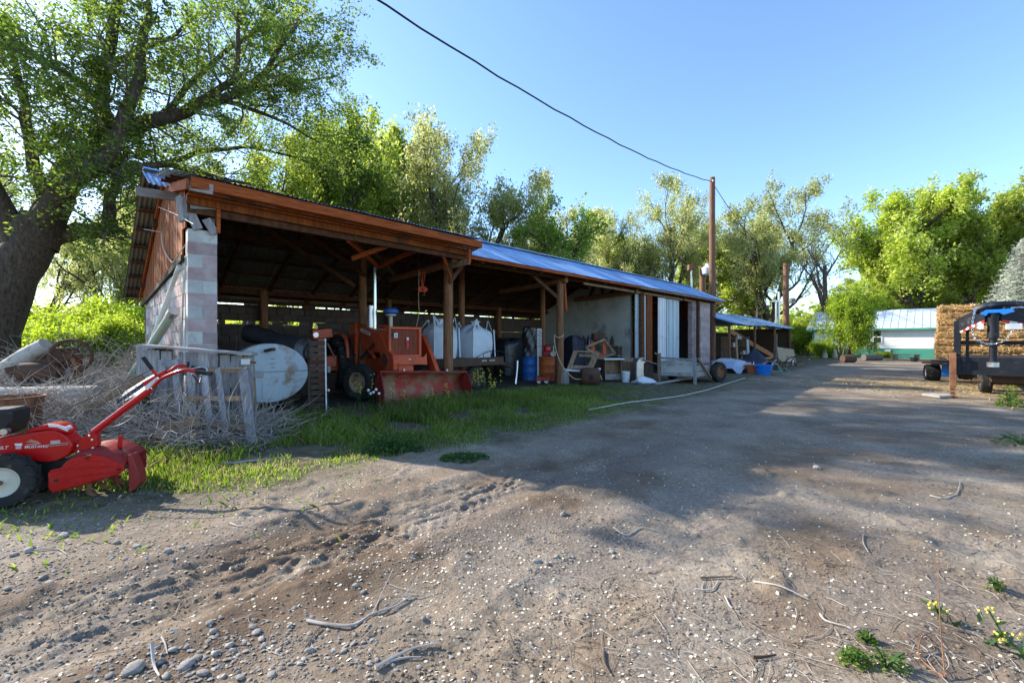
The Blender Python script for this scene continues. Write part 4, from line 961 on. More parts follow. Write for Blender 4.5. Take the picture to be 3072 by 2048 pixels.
MB().poly([tly(*z3(a, b), ya - .003) for a, b in ((1070, 742), (1128, 745), (1138, 788), (1078, 785))], (0, .002, 0)).build('sticker', M['paper'], tra)
MB().poly([tly(*z3(a, b), ya - .003) for a, b in ((1280, 765), (1306, 766), (1306, 780), (1280, 779))], (0, .002, 0)).build('sticker', M['paper'], tra)
# hood, grille frame and bars
yg = ya + .18
g0 = tly(*z3(1045, 740), yg); g1 = tly(*z3(1398, 412), yg)
gx0, gx1, gzb, gzt = g0.x, g1.x, g0.z, g1.z
HL = 1.75
MB().box(((gx0 + gx1) / 2, yg + .06 + HL / 2, (gzb + gzt) / 2 + .03), (gx1 - gx0 - .05, HL, gzt - gzb - .06)).build('hood', M['orange_paint'], tra, bevel=.04)
gr = MB()
for a, b in (((gx0, gzb), (gx0, gzt)), ((gx1, gzb), (gx1, gzt))): gr.box(((a[0]), yg, (gzb + gzt) / 2), (.07, .16, gzt - gzb + .07))
for z in (gzt, gzb): gr.box(((gx0 + gx1) / 2, yg, z), (gx1 - gx0 + .066, .154, .066))
gf = gr.build('grille_frame', M['orange_paint'], tra, bevel=.012)
MB().box(((gx0 + gx1) / 2, yg + .05, (gzb + gzt) / 2), (gx1 - gx0, .02, gzt - gzb)).build('radiator', M['dark_wood'], gf)
gb = MB()
for q in range(1, 22): x = gx0 + (gx1 - gx0) * q / 22; gb.box((x, yg - .03, (gzb + gzt) / 2), (.006, .006, gzt - gzb))
for q in range(1, 20): z = gzb + (gzt - gzb) * q / 20; gb.box(((gx0 + gx1) / 2, yg - .034, z), (gx1 - gx0, .006, .006))
gb.build('grille_mesh', M['orange_paint'], gf)
def onfr(fx, fz): return (gx0 + (gx1 - gx0) * fx, yg - .045, gzb + (gzt - gzb) * fz)
MB().box(onfr(.2, .74), (.095, .004, .115)).build('emblem', M['paper'], gf)
MB().poly([Vector(onfr(.2, .74)) + Vector(p) for p in ((-.03, -.004, -.04), (0, -.004, .045), (.03, -.004, -.04), (.018, -.004, -.04), (0, -.004, .01), (-.018, -.004, -.04))], (0, .002, 0)).build('emblem', M['red_dusty'], gf)
MB().box(onfr(.58, .48), (.07, .02, .3)).build('latch', M['red_paint'], gf); MB().box(onfr(.58, .62), (.06, .03, .06)).build('latch', M['paper'], gf)
cxh = (gx0 + gx1) / 2
# exhaust stack and pre-cleaner
ps = tly(*z3(880, 400), yg + 1.25)
MB().tube([(ps.x, ps.y, gzt - .05), (ps.x, ps.y, gzt + .9), (ps.x, ps.y, 3.45), (ps.x - .0, ps.y, 3.55)], [.055, .055, .05, .05], 16).build('exhaust_stack', M['chrome'], tra, True)
MB().tube([(ps.x - .09, ps.y + .06, gzt - .1), (ps.x - .09, ps.y + .06, gzt + .62)], .10, 14).build('muffler', M['steel'], tra, True)
pc = tly(*z3(1068, 300), yg + .9)
MB().lathe([(.05, -.35), (.05, 0), (.14, .02), (.15, .07), (.13, .08)], 20, (pc.x, pc.y, gzt + .33)).build('air_intake', M['cream'], tra, True)
MB().lathe([(.001, .26), (.14, .25), (.2, .2), (.21, .13), (.16, .09), (.05, .08)], 24, (pc.x, pc.y, gzt + .30)).build('pre_cleaner', M['blue_paint'], tra, True)
# chassis, axle, wheels, rear
MB().box((cxh, yg + 1.2, .78), (.42, 2.6, .42)).build('chassis', M['orange_paint'], tra, bevel=.02)
MB().tube([(cxh - .8, 1.02, .45), (cxh + .8, 1.02, .45)], .07, 10).build('front_axle', M['rust_dark'], tra, True)
wf = wheel_part(tra, (0, 0, 0), .45, .29, .24, 'rubber', 'tan_rim', ribs=4, name='front_wheel', dish=.05)
wl = tly(1080, 1160, 1.02)
wf.location = (wl.x, 1.02, .45); wf.rotation_euler = (0, 0, R(-64))
w2 = dup(wf, tra); w2.location = (2 * cxh - wl.x, 1.02, .45)
for sx in (-.75, .75):
    wr = wheel_part(tra, (cxh + sx, yg + 2.6, .78), .78, .42, .42, 'rubber', 'orange_paint', lugs=16, name='rear_wheel', dish=.1)
    wr.rotation_euler = (0, 0, R(-90))
    MB().tube(smooth_pts([Vector((cxh + sx, yg + 1.85, 1.0)), Vector((cxh + sx, yg + 2.0, 1.5)), Vector((cxh + sx, yg + 2.6, 1.68)), Vector((cxh + sx, yg + 3.2, 1.5))]), .05, 6).build('fender', M['orange_paint'], tra, True)
MB().box((cxh, yg + 2.5, 1.25), (.5, .5, .12)).box((cxh, yg + 2.74, 1.5), (.5, .1, .5)).build('seat', M['black'], tra, bevel=.04)
MB().tube([(cxh, yg + 1.75, 1.3), (cxh, yg + 2.0, 1.62)], .02, 8).lathe([(.19, -.015), (.205, 0), (.19, .015), (.175, 0)], 20, (cxh, yg + 2.02, 1.64), close=True).build('steering_wheel', M['black'], tra, True)
MB().beam(tlx(*z3(600, 370), .35), tlx(*z3(1060, 385), 1.2), .06, .06).build('tower_crossbar', M['orange_paint'], tra)
# orange digger arm folded at the back
bk0 = TL + tx * -.35 + ty * 2.6
dig = thing('backhoe_attachment', 'orange backhoe boom standing behind the loader tractor', 'backhoe', bw(*((bk0 - P0).dot(DL), (bk0 - P0).dot(DB))), TRA)
for a, b, wd, ht in (((-.25, 0, .15), (-.25, .1, 1.75), .22, .2), ((.15, .1, .9), (-.5, .2, .9), .3, .3), ((-.5, .05, 1.62), (.0, .05, 1.68), .26, .24), ((-.75, .1, .75), (.5, .1, .78), .1, .25)):
    MB().beam(a, b, wd, ht).build('boom', M['orange_paint'], dig, bevel=.015)
MB().tube([(-.42, -.09, 1.62), (-.42, .2, 1.62)], .07, 14).build('pivot_pin', M['steel'], dig, True)
MB().tube([(-.12, -.05, 1.4), (.1, -.05, .95)], .025, 8).build('hydraulic_rod', M['brown_wood'], dig, True)
MB().box((-.35, .5, .3), (1.4, .8, .6)).build('frame', M['rust_dark'], dig, bevel=.03)
MB().tube([(-.1, -.1, .62), (-.1, -.1, .78)], .05, 12).build('oil_filter', M['paper'], dig, True)
# ------------------------------------------------------------------ pallets, tank, pipes by the gable
def board(par, a, b, wd, th, mat, name='board', up=(0, -1, 0)):
    return MB().beam(a, b, wd, th, up).build(name, mat, par, bevel=.004)
def w2l(p, t):                                          # world -> local of an upright thing
    d = Vector(p) - Vector(t.location); c, s = math.cos(-t.rotation_euler.z), math.sin(-t.rotation_euler.z)
    return Vector((d.x * c - d.y * s, d.x * s + d.y * c, d.z))
rp_ = random.Random(5)
# bin made of upright pallets: top rail and short boards, Z about 6.45
YP = 6.42
binx = thing('pallet_bin', 'weathered grey pallet wall of upright boards under a plank in front of the pillar', 'pallet', (at(600, 1200, YP).x, YP, 0))
def L(px, py, Y, t): return w2l(at(px, py, Y), t)
board(binx, L(425, 1036, YP, binx), L(765, 1062, YP, binx), .16, .04, M['grey_wood_x'], 'top_plank', (0, 0, 1))
for x0, x1 in ((420, 446), (446, 478), (484, 515), (535, 549), (559, 592), (596, 628), (634, 655), (660, 690), (694, 728), (732, 760)):
    xm = (x0 + x1) / 2; wd = (x1 - x0) / F * YP
    zt = 1048 + (xm - 430) * .065
    board(binx, L(xm, zt, YP + .03, binx), L(xm + rp_.uniform(-2, 2), 1325, YP + .03, binx), wd, .02, M['grey_wood'])
for y_ in (1110, 1230, 1300): board(binx, L(425, y_, YP + .06, binx), L(790, y_ + 14, YP + .06, binx), .1, .04, M['grey_wood_x'], 'stringer')
board(binx, L(432, 1040, YP + .3, binx), L(432, 1330, YP + .3, binx), .16, .1, M['grey_wood'], 'corner_post')
board(binx, L(745, 1060, YP + .08, binx), L(760, 1320, YP + .08, binx), .14, .06, M['brown_wood'], 'corner_post')
# leaning pallet A (grey), pallet B (nearer, pale)
def lean_pallet(label, cols, rails, Yt, Yb, m1, m2, name='leaning_pallet'):
    cx_ = sum((c[0] + c[2]) / 2 for c in cols) / len(cols)
    t = thing(name, label, 'pallet', (at(cx_, 1250, Yb).x, Yb, 0))
    for x0, y0, x1, y1, wd in cols:
        board(t, L(x0, y0, Yt, t), L(x1, y1, Yb, t), wd, .022, m1)
    for x0, y0, x1, y1, f in rails:
        Y = Yt + (Yb - Yt) * f + .04; board(t, L(x0, y0, Y, t), L(x1, y1, Y, t), .07, .045, m2, 'stringer')
    return t
lean_pallet('grey pallet leaning on the pallet wall behind the dead brush', [(485, 1078, 492, 1300, .10), (525, 1078, 540, 1300, .10), (572, 1100, 582, 1310, .11), (612, 1100, 628, 1312, .10)],
            [(480, 1108, 640, 1108, .15), (480, 1195, 650, 1196, .55), (480, 1275, 660, 1276, .9)], 6.28, 6.05, M['grey_wood'], M['brown_wood'])
lean_pallet('pale pallet with wide gaps leaning beside the white tank', [(616, 1128, 632, 1320, .085), (654, 1104, 680, 1330, .085), (728, 1106, 756, 1330, .135)],
            [(640, 1110, 745, 1111, .1), (560, 1196, 742, 1194, .45), (600, 1280, 750, 1278, .85)], 6.18, 5.86, M['grey_wood'], M['brown_wood'])
bl = thing('timber_block', 'short sawn brown timber lying on the brush in front of pallets', 'timber', (at(575, 1265, 5.8).x, 5.8, .0))
board(bl, L(480, 1290, 5.85, bl), L(590, 1262, 5.75, bl), .10, .14, M['brown_wood'], 'timber', (0, 0, 1))
# white tank lying on its side with fittings
TC = at(808, 1119, 9.0); TKA = R(36)
tank = thing('storage_tank', 'big round white steel tank end with rust stains beside the pallets', 'tank', (TC.x, TC.y, 0), TKA)
TRr = .62; TZ = TC.z
MT = Matrix(((1.2, 0, 0), (0, 0, -1), (0, 1, 0)))
tb = MB().lathe([(.001, .012), (TRr * .6, .009), (TRr * .97, -.001), (TRr, -.02), (TRr, -.62), (TRr * .9, -.66), (.001, -.68)], 48, (0, 0, TZ), MT)
tb.build('shell', M['tank_white'], tank, True)
MB().tube([(-TRr * 1.2, -.014, TZ + .03), (TRr * 1.2, -.014, TZ + .03)], .009, 6).build('weld_seam', M['grey_wood'], tank, True)
MB().tube([(-.12, -.012, TZ - .1), (-.12, -.012, TZ - .55)], .006, 6).build('weld_seam', M['tank_white'], tank, True)
MB().box((.0, -.012, TZ - .33), (.26, .014, .42)).build('patch_plate', M['tank_white'], tank, bevel=.004)
MB().tube([(-.07, .0, TZ + .47), (-.07, -.10, TZ + .47), (.02, -.13, TZ + .5), (.06, -.16, TZ + .5)], .032, 12).build('outlet_pipe', M['rust_dark'], tank, True)
lathe_y([(.026, -.03), (.038, -.03), (.038, .03), (.026, .03)], 14, (.06, -.17, TZ + .5)).build('pipe_collar', M['rust'], tank, True)
for z, wd in ((.3, .09), (.2, .11), (.12, .06)): MB().box((.06, -.013, TZ + z), (wd, .004, .018)).build('stencil_mark', M['grey_wood'], tank)
for x in (-.4, .4): MB().box((x, .3, .10), (.14, .6, .28)).build('cradle', M['dark_wood'], tank)
_l = thing('wall_light', 'small clear work light clipped to the brown corner post by tank', 'work light', (at(738, 1085, 6.42).x, 6.42, at(738, 1085, 6.42).z - .05))
MB().box((0, 0, .05), (.13, .05, .09)).build('lens', M['paper'], _l, bevel=.01); MB().beam((.06, 0, .05), (.13, .03, .035), .03, .03).build('bracket', M['rust'], _l)
# black pipe behind the tank, on a crate
cr = thing('plank_crate', 'low dark plank crate hidden behind the white tank', 'crate', (at(800, 1150, 10.5).x, 10.5, 0), R(20))
for z in (.1, .3, .5, .7, .9, 1.1): MB().box((0, 0, z), (1.5, .5, .17)).build('plank', M['dark_wood'], cr)
bp_ = thing('black_pipe', 'thick black plastic-wrapped pipe lying across behind the white tank', 'pipe', (at(830, 1030, 9.9).x, 9.9, 0))
pa, pb = L(742, 998, 9.95, bp_), L(932, 1050, 9.75, bp_)
MB().tube([pa.lerp(pb, q) + Vector((0, 0, .012 * math.sin(9 * q))) for q in [i / 12 for i in range(13)]], [.2 + .014 * math.sin(i * 2.1) for i in range(13)], 20, False).build('wrap', M['black_plastic'], bp_, True)
MB().tube([pa + (pb - pa) * .03, pa + (pb - pa) * .5], [.175, .175], 16).build('inner_pipe', M['black'], bp_, True)
MB().tube([pa.lerp(pb, .84), pa.lerp(pb, .97)], [.218, .215], 18).build('tape_band', M['steel'], bp_, True)
# dark slatted panel next to the tractor
sp = thing('slatted_panel', 'tall narrow dark slatted panel with pale metal edge beside the tank', 'panel', (at(955, 1230, 8.9).x, 8.9, 0), R(30))
for q in range(11): MB().box((-.02, .16 - .012 * q, .12 + q * .13), (.30, .025, .10)).build('slat', M['dark_wood'], sp, bevel=.004)
board(sp, (.15, -.02, .0), (.15, .17, 1.52), .03, .04, M['white_metal'], 'metal_edge')
board(sp, (-.17, .0, .0), (-.17, .19, 1.5), .04, .04, M['dark_wood'], 'side_rail')
# white pvc pipe, green pipe and feed box against the gable wall
def gab(px, py, off): # point just outside the gable wall
    o = P0 - DL * off; a, z = plane_pt(px, py, o, DB); return o + DB * a + Vector((0, 0, z))
pv = thing('leaning_pvc_pipe', 'long white plastic pipe leaning on the block gable wall', 'pipe', tuple(bw(-.58, 2.6)))
MB().tube([w2l(bw(-.045, .35, 2.69), pv), w2l(bw(-.3, 1.4, 1.43), pv), w2l(bw(-.58, 2.6, 0), pv)], .034, 14).build('pipe', M['pvc'], pv, True)
gpp = thing('green_pipe', 'thick pale green pipe with capped end leaning on the gable wall', 'pipe', tuple(bw(-.8, 3.6)))
g3_, g4_ = w2l(bw(-.13, .3, 1.94), gpp), w2l(bw(-.35, 1.5, 1.25), gpp)
MB().tube([g3_, g4_, w2l(bw(-.75, 3.6, .03), gpp)], .066, 16).build('pipe', M['green_pipe'], gpp, True)
d_ = (g3_ - g4_).normalized(); MB().tube([g3_ - d_ * .1, g3_ + d_ * .04], .078, 14).build('end_cap', M['steel'], gpp, True)
fbx = thing('feed_box', 'dark feed box with flat metal lid against the block gable', 'box', tuple(bw(-.25, 1.75)), BA)
MB().box((0, .0, .68), (.36, .55, 1.36)).build('body', M['dark_wood'], fbx, bevel=.01); MB().box((-.0, .0, 1.385), (.46, .9, .03)).build('lid', M['rust_dark'], fbx)
# electrical cable on the gable boards
cb = thing('gable_cable', 'thin pale cable drooping across the brown gable boards', 'cable', tuple(gab(470, 700, .04)))
MB().tube(smooth_pts([w2l(gab(a, b, .06), cb) for a, b in ((447, 610), (520, 640), (580, 672))]), .006, 6).build('wire', M['hose'], cb, True)
MB().tube(smooth_pts([w2l(gab(a, b, .05), cb) for a, b in ((485, 700), (490, 745), (515, 785), (530, 770), (556, 735))]), .009, 6).build('wire', M['hose'], cb, True)
MB().tube([w2l(gab(432, 688, .3), cb), w2l(gab(488, 697, .04), cb)], .008, 6).build('rod', M['steel'], cb, True)
# ------------------------------------------------------------------ loads and drums in the bays (barn coordinates)
def bthing(name, label, cat, u, v, z=0, rz=0, group=None): return thing(name, label, cat, bw(u, v, z), BA + rz, group)
ft = bthing('flatbed_cart', 'dark steel flatbed trailer carrying the white bulk bags', 'trailer', 7.0, 2.35)
DK = .93
MB().box((0, 0, DK - .03), (2.8, 1.6, .06)).build('deck', M['dark_wood'], ft)
MB().box((0, -.81, DK - .1), (2.8, .05, .24)).build('side_rail', M['rust_dark'], ft); MB().box((0, .81, DK - .1), (2.8, .05, .24)).build('side_rail', M['rust_dark'], ft)
for sx in (-.5, .4):
    for sy in (-.6, .6): wheel_part(ft, (sx, sy, .36), .36, .2, .2, 'rubber', 'rust_dark')
for sy in (-.5, .5): MB().beam((1.4, sy, DK - .15), (2.6, 0, .55), .1, .12).build('tongue_rail', M['rust_dark'], ft)
MB().tube([(2.15, -.65, .02), (2.25, -.62, .55), (2.28, -.6, .78)], .04, 12).build('jack', M['steel'], ft, True)
MB().tube([(2.12, -.66, .01), (2.16, -.65, .2)], .028, 10).build('jack_leg', M['chrome'], ft, True)
MB().tube(smooth_pts([Vector((.25, -.83, DK + .02)), Vector((.6, -.83, DK + .16)), Vector((.95, -.83, DK + .22)), Vector((1.3, -.83, DK + .18)), Vector((1.9, -.83, DK - .0))]), .013, 8).build('hoop_rail', M['black'], ft, True)
for x, h_ in ((.55, .14), (.85, .2), (1.15, .2)): MB().tube([(x, -.83, DK), (x, -.83, DK + h_)], .01, 6).build('hoop_bar', M['black'], ft)
for q in range(9): MB().box((.5 + q * .05 + .1 * (q > 3), -.838, DK - .08), (.03, .004, .045)).build('stencil_mark', M['hose'], ft)
def bulk_bag(label, u, v, w_, h_, rz, seed):
    r_ = random.Random(seed); t = bthing('bulk_bag', label, 'bag', u, v, DK, rz)
    def fn(a, b):
        an = 2 * math.pi * a; k = 1 / max(abs(math.cos(an)), abs(math.sin(an))); k = 1 + (k - 1) * .42
        bulge = (1 + .10 * math.sin(math.pi * min(b / .85, 1)) ) * (1 if b < .72 else max(1 - ((b - .72) / .28) ** 2 * .9, .02))
        rr = w_ / 2 * k * bulge * .95 + .012 * math.sin(7 * an + seed) * (.3 + b)
        z = h_ * min(b / .92, 1) + (.09 * math.sin(3 * an + seed) + .05 * math.sin(7 * an) + .03) * max(b - .7, 0) * 2.6
        return (rr * math.cos(an), rr * math.sin(an), z)
    MB().grid(fn, 40, 20).build('sack', M['bag_white'], t, True)
    for sx in (-1, 1):
        for sy in (-1, 1):
            c = Vector((sx * w_ * .42, sy * w_ * .42, h_ * .9)); tip = Vector((sx * w_ * (.36 + r_.uniform(-.2, .08)), sy * w_ * .34, h_ * (1.12 + r_.uniform(0, .14))))
            d2 = Vector((sx * w_ * .16, sy * w_ * .42, h_ * .93)); pts = smooth_pts([c, c.lerp(tip, .7) + Vector((0, 0, .06)), tip, d2.lerp(tip, .5), d2], 5); mb = MB()
            for i in range(len(pts) - 1): mb.beam(pts[i], pts[i + 1], .055, .012, (sx, sy, .2))
            mb.build('lifting_strap', M['bag_white'], t)
            board(t, (sx * w_ * .5, sy * w_ * .5, .02), (sx * w_ * .47, sy * w_ * .47, h_ * .93), .05, .012, M['bag_white'], 'seam')
    def tk(a, b): an = 2 * math.pi * a; r0 = .16 * (1 - .5 * math.sin(b * 3.0)) * (1 + .25 * math.sin(5 * an)); return (r0 * math.cos(an) + .06 * b, r0 * math.sin(an), h_ * .98 + b * .22)
    MB().grid(tk, 18, 8).build('tied_spout', M['bag_white'], t, True)
    return t
bulk_bag('white bulk bag on the flatbed right beside the hoop rail', 7.75, 2.2, .95, .95, .06, 1)
bulk_bag('white bulk bag with gathered neck behind the near barn post', 6.6, 2.5, .92, 1.0, -.05, 2)
bulk_bag('white bulk bag set back between the two other bulk bags', 7.15, 2.85, .7, .95, .1, 3)
def drum(label, px, pyb, mat, name='oil_drum'):
    g = gp(px, pyb); t = thing(name, label, 'drum', (g.x, g.y, 0))
    r = .29; pr = [(.001, .02), (r * .98, .02), (r + .01, 0), (r + .01, .02), (r, .04), (r, .28), (r + .012, .295), (r + .012, .31), (r, .325), (r, .56), (r + .012, .575), (r + .012, .59), (r, .605), (r, .85), (r + .01, .865), (r + .01, .885), (r * .97, .885), (r * .97, .86), (.001, .86)]
    MB().lathe(pr, 36).build('barrel', mat, t, True); MB().lathe([(.001, .02), (.03, .02), (.03, 0), (.001, 0)], 10, (.15, -.1, .862)).build('bung', M['steel'], t); return t
d1 = drum('blue steel drum under the tall black wrapped roll', 1589, 1139, M['blue_paint']); d2 = drum('orange steel drum carrying a small red engine', 1641, 1141, M['orange_drum'])
rl = thing('wrapped_roll', 'tall roll wrapped in crinkled black plastic standing on the blue drum', 'roll', (d1.location.x, d1.location.y, .885))
def rfn(a, b): an = 6.2832 * a; r0 = (.27 + .02 * math.sin(5 * an + 9 * b) + .012 * math.sin(11 * an - 20 * b)) * (1 if b < .9 else max(.05, 1 - (b - .9) * 9)); return (r0 * math.cos(an), r0 * math.sin(an), 1.08 * min(b / .93, 1) + .02 * math.sin(3 * an))
MB().grid(rfn, 40, 30).build('wrap', M['black_plastic'], rl, True)
MB().box((0, 0, .01), (.2, .2, .02)).build('base', M['black'], rl)
nb_ = thing('printed_board', 'narrow white printed board propped behind the two drums', 'board', (at(1619, 1060, 15.6).x, 15.75, 0))
board(nb_, (0, 0, 0), (0, 0, 1.9), .17, .02, M['paper'], 'board')
for q in range(9): MB().box((-.0 + .02 * (q % 2), -.012, 1.25 + q * .07), (.10 + .04 * (q % 3 == 0), .004, .022)).build('print_mark', M['black'], nb_)
en = thing('small_red_engine', 'small red engine with a white wheel sitting on the orange drum', 'engine', (d2.location.x + .03, d2.location.y - .05, .885))
MB().box((-.02, 0, .10), (.34, .3, .18)).build('base', M['red_dusty'], en, bevel=.02); MB().lathe([(.001, .42), (.06, .41), (.13, .36), (.14, .22), (.10, .17)], 18, (-.04, 0, 0)).build('cowling', M['red_paint'], en, True)
wheel_part(en, (.17, -.18, .1), .1, .05, .06, 'cream', 'cream', name='wheel'); MB().tube([(.19, -.15, .15), (.2, -.15, .4), (.14, -.1, .45)], .012, 8).build('lever', M['chrome'], en, True)
ed = thing('red_edger', 'low red cart on small white wheels in front of the orange drum', 'cart', (gp(1628, 1152).x, gp(1628, 1152).y, 0))
wheel_part(ed, (-.13, -.05, .1), .1, .06, .065, 'rubber', 'cream'); wheel_part(ed, (.12, -.05, .11), .11, .06, .07, 'rubber', 'cream'); MB().box((0, .06, .19), (.46, .3, .14)).build('body', M['red_dusty'], ed, bevel=.02)
MB().beam((.2, .06, .22), (.44, .0, .36), .05, .05).build('handle', M['red_dusty'], ed)
hy = at(1268, 868, 11.6)
hst = thing('chain_hoist', 'orange rope hoist with double pulley block hanging from the barn truss', 'hoist', (hy.x, hy.y, 0))
for dx in (-.06, .0, .06): MB().tube([(dx * 1.2, 0, 3.38), (dx * .3, 0, hy.z + .06)], .009, 6).build('rope', M['red_rope'], hst)
for dx in (-.05, .05): lathe_y([(.001, -.025), (.07, -.025), (.075, -.02), (.055, 0), (.075, .02), (.07, .025), (.001, .025)], 18, (dx, 0, hy.z)).build('pulley', M['red_rope'], hst, True)
MB().tube(smooth_pts([Vector((.03, 0, hy.z - .06)), Vector((.05, 0, hy.z - .14)), Vector((.02, 0, hy.z - .17)), Vector((0, 0, hy.z - .13))]), .01, 6).build('hook', M['rust'], hst, True)
MB().tube(smooth_pts([Vector((-.1, 0, 3.36)), Vector((-.11, 0, 2.6)), Vector((-.10, 0, 2.2)), Vector((-.17, 0, 1.85))]), .008, 6).build('tail_rope', M['rope'], hst, True)
# dim stuff at the back of the bays so that the bays read as full
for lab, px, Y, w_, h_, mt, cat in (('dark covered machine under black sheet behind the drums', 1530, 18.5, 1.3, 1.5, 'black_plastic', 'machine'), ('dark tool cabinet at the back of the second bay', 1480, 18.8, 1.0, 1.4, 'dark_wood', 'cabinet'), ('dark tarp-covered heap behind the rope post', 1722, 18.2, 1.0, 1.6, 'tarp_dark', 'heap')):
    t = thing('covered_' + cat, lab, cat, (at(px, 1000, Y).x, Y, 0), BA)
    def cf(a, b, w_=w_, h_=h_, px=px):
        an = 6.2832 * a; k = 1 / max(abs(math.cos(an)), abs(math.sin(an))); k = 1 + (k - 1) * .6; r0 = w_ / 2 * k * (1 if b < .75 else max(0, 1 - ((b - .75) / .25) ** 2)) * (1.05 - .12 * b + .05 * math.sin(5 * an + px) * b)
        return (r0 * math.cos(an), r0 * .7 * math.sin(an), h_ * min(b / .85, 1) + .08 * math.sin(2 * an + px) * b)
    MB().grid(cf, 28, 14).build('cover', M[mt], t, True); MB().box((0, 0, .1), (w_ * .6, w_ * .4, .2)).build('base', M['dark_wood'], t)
# ------------------------------------------------------------------ boxes in front of the plaster partition
def wt(name, label, cat, px, pyb, rz=0, group=None):
    g = gp(px, pyb); return thing(name, label, cat, (g.x, g.y, 0), rz, group)
YC = gp(1740, 1150).y
st_ = wt('crate_frame', 'open brown wooden nest frame standing on the white board', 'crate', 1745, 1150, .1)
def Lc(px, py, dy, t): return w2l(at(px, py, Y0 + dy), t)
Y0 = st_.location.y
for a, b, wd in (((1727, 1052), (1706, 1108), .15), ((1792, 1055), (1768, 1108), .2), ((1725, 1053), (1795, 1056), .05), ((1705, 1100), (1765, 1102), .12)):
    board(st_, Lc(*a, 0, st_), Lc(*b, 0, st_), wd, .03, M['brown_wood']); board(st_, Lc(*a, .3, st_), Lc(*b, .3, st_), wd, .03, M['brown_wood'])
board(st_, Lc(1735, 1065, .15, st_), Lc(1785, 1067, .15, st_), .1, .3, M['brown_wood'], 'shelf')
wb = wt('white_plank', 'white painted plank across the front of the junk by the rope post', 'plank', 1745, 1150); Y0 = wb.location.y - .08
MB().tube(smooth_pts([Lc(1690, 1108, 0, wb), Lc(1745, 1112, 0, wb), Lc(1802, 1106, 0, wb)]), [.045] * 13, 4).build('plank', M['white_metal'], wb)
MB().box((0, .25, .2), (1.1, .34, .40)).build('support', M['dark_wood'], wb); MB().box((0, .26, .42), (.9, .3, .06)).build('support', M['dark_wood'], wb)
uc = wt('tilted_crate', 'empty brown wooden crate frame tipped up against the plaster wall', 'crate', 1805, 1143); Y0 = uc.location.y + .35
cpt = [(1758, 1041), (1814, 1018), (1845, 1060), (1797, 1075)]
for i in range(4):
    a, b = cpt[i], cpt[(i + 1) % 4]
    for dy in (0, .35): board(uc, Lc(*a, dy, uc), Lc(*b, dy, uc), .08, .025, M['brown_wood'])
for a in cpt[::3]: MB().beam(Lc(*a, 0, uc), Lc(*a, .35, uc), .08, .03).build('board', M['brown_wood'], uc)
for a in cpt[1:3]: MB().beam(Lc(*a, 0, uc), Lc(*a, .35, uc), .08, .03).build('board', M['brown_wood'], uc)
MB().box(tuple(Lc(1800, 1110, .2, uc)), (.5, .3, .9)).build('stand', M['dark_wood'], uc)
rb_ = wt('rain_barrel', 'dull grey plastic barrel lying under the white plank', 'barrel', 1775, 1157)
MB().lathe([(.001, -.3), (.24, -.3), (.28, -.25), (.29, 0), (.28, .25), (.24, .3), (.001, .3)], 28, (0, .3, .28), Matrix(((0, 0, 1), (1, 0, 0), (0, 1, 0)))).build('shell', M['rust_dark'], rb_, True)
lathe_y([(.05, -.02), (.07, 0), (.05, .02)], 12, (0, .0, .28)).build('bung', M['black'], rb_, True)
nx_ = wt('nest_box', 'open-fronted wooden nest box with pale lid beside the bucket', 'box', 1836, 1143, .1); 
for a, s in (((-.3, 0, .42), (.03, .36, .72)), ((.3, 0, .42), (.03, .36, .72)), ((0, .17, .42), (.6, .025, .72)), ((0, 0, .075), (.6, .34, .03))): MB().box(a, s).build('side', M['brown_wood'], nx_)
MB().box((0, -.03, .80), (.74, .46, .05)).build('lid', M['white_metal'], nx_, bevel=.008); MB().box((0, -.185, .17), (.62, .025, .2)).build('front_lip', M['grey_wood_x'], nx_)
b2_ = wt('open_box', 'low brown wooden box with rounded cut sides behind the white bucket', 'box', 1893, 1138, .15)
for a, s in (((-.33, .1, .34), (.03, .4, .68)), ((0, .3, .4), (.66, .025, .8)), ((0, .1, .03), (.66, .4, .03)), ((0, -.05, .72), (.66, .05, .10))): MB().box(a, s).build('side', M['brown_wood'], b2_)
MB().poly([(.32, -.12, 0), (.32, .3, 0), (.32, .3, .8), (.32, .1, .82), (.32, -.04, .72), (.32, -.1, .5)], (.03, 0, 0)).build('side', M['brown_wood'], b2_)
ar = wt('arched_cover', 'grey arched cover standing by the little gabled box', 'cover', 1925, 1146, .2)
an_ = [(math.cos(math.pi * q / 10) * .2, .5 + math.sin(math.pi * q / 10) * .25 + .1) for q in range(11)]
MB().poly([(x, 0, z) for x, z in an_] + [(-.2, 0, 0), (.2, 0, 0)], (0, .35, 0)).build('shell', M['steel'], ar); MB().tube([(x, -.01, z) for x, z in [(.2, 0)] + an_ + [(-.2, 0)]], .02, 6).build('rim', M['grey_wood'], ar)
bh = wt('gabled_box', 'small grey birdhouse-like box with slanted board roof', 'box', 1947, 1146, .1)
MB().poly([(-.16, 0, 0), (.16, 0, 0), (.16, 0, .62), (0, 0, .74), (-.16, 0, .66)], (0, .3, 0)).build('body', M['dark_wood'], bh); MB().beam((-.24, .12, .80), (.24, .12, .64), .42, .025, (0, 0, 1)).build('roof', M['grey_wood_x'], bh)
bkt = wt('white_bucket', 'white plastic bucket on the grass before the nest boxes', 'bucket', 1877, 1146)
MB().lathe([(.001, .01), (.12, .01), (.125, 0), (.15, .36), (.158, .36), (.158, .38), (.145, .38), (.118, .03), (.001, .03)], 24).build('shell', M['white_metal'], bkt, True)
MB().tube(smooth_pts([Vector((-.15, 0, .35)), Vector((-.1, -.16, .28)), Vector((.1, -.16, .28)), Vector((.15, 0, .35))]), .004, 5).build('handle', M['steel'], bkt)
bgs = wt('plastic_sack', 'crumpled white plastic sack on the grass by the wooden trailer', 'sack', 1930, 1152)
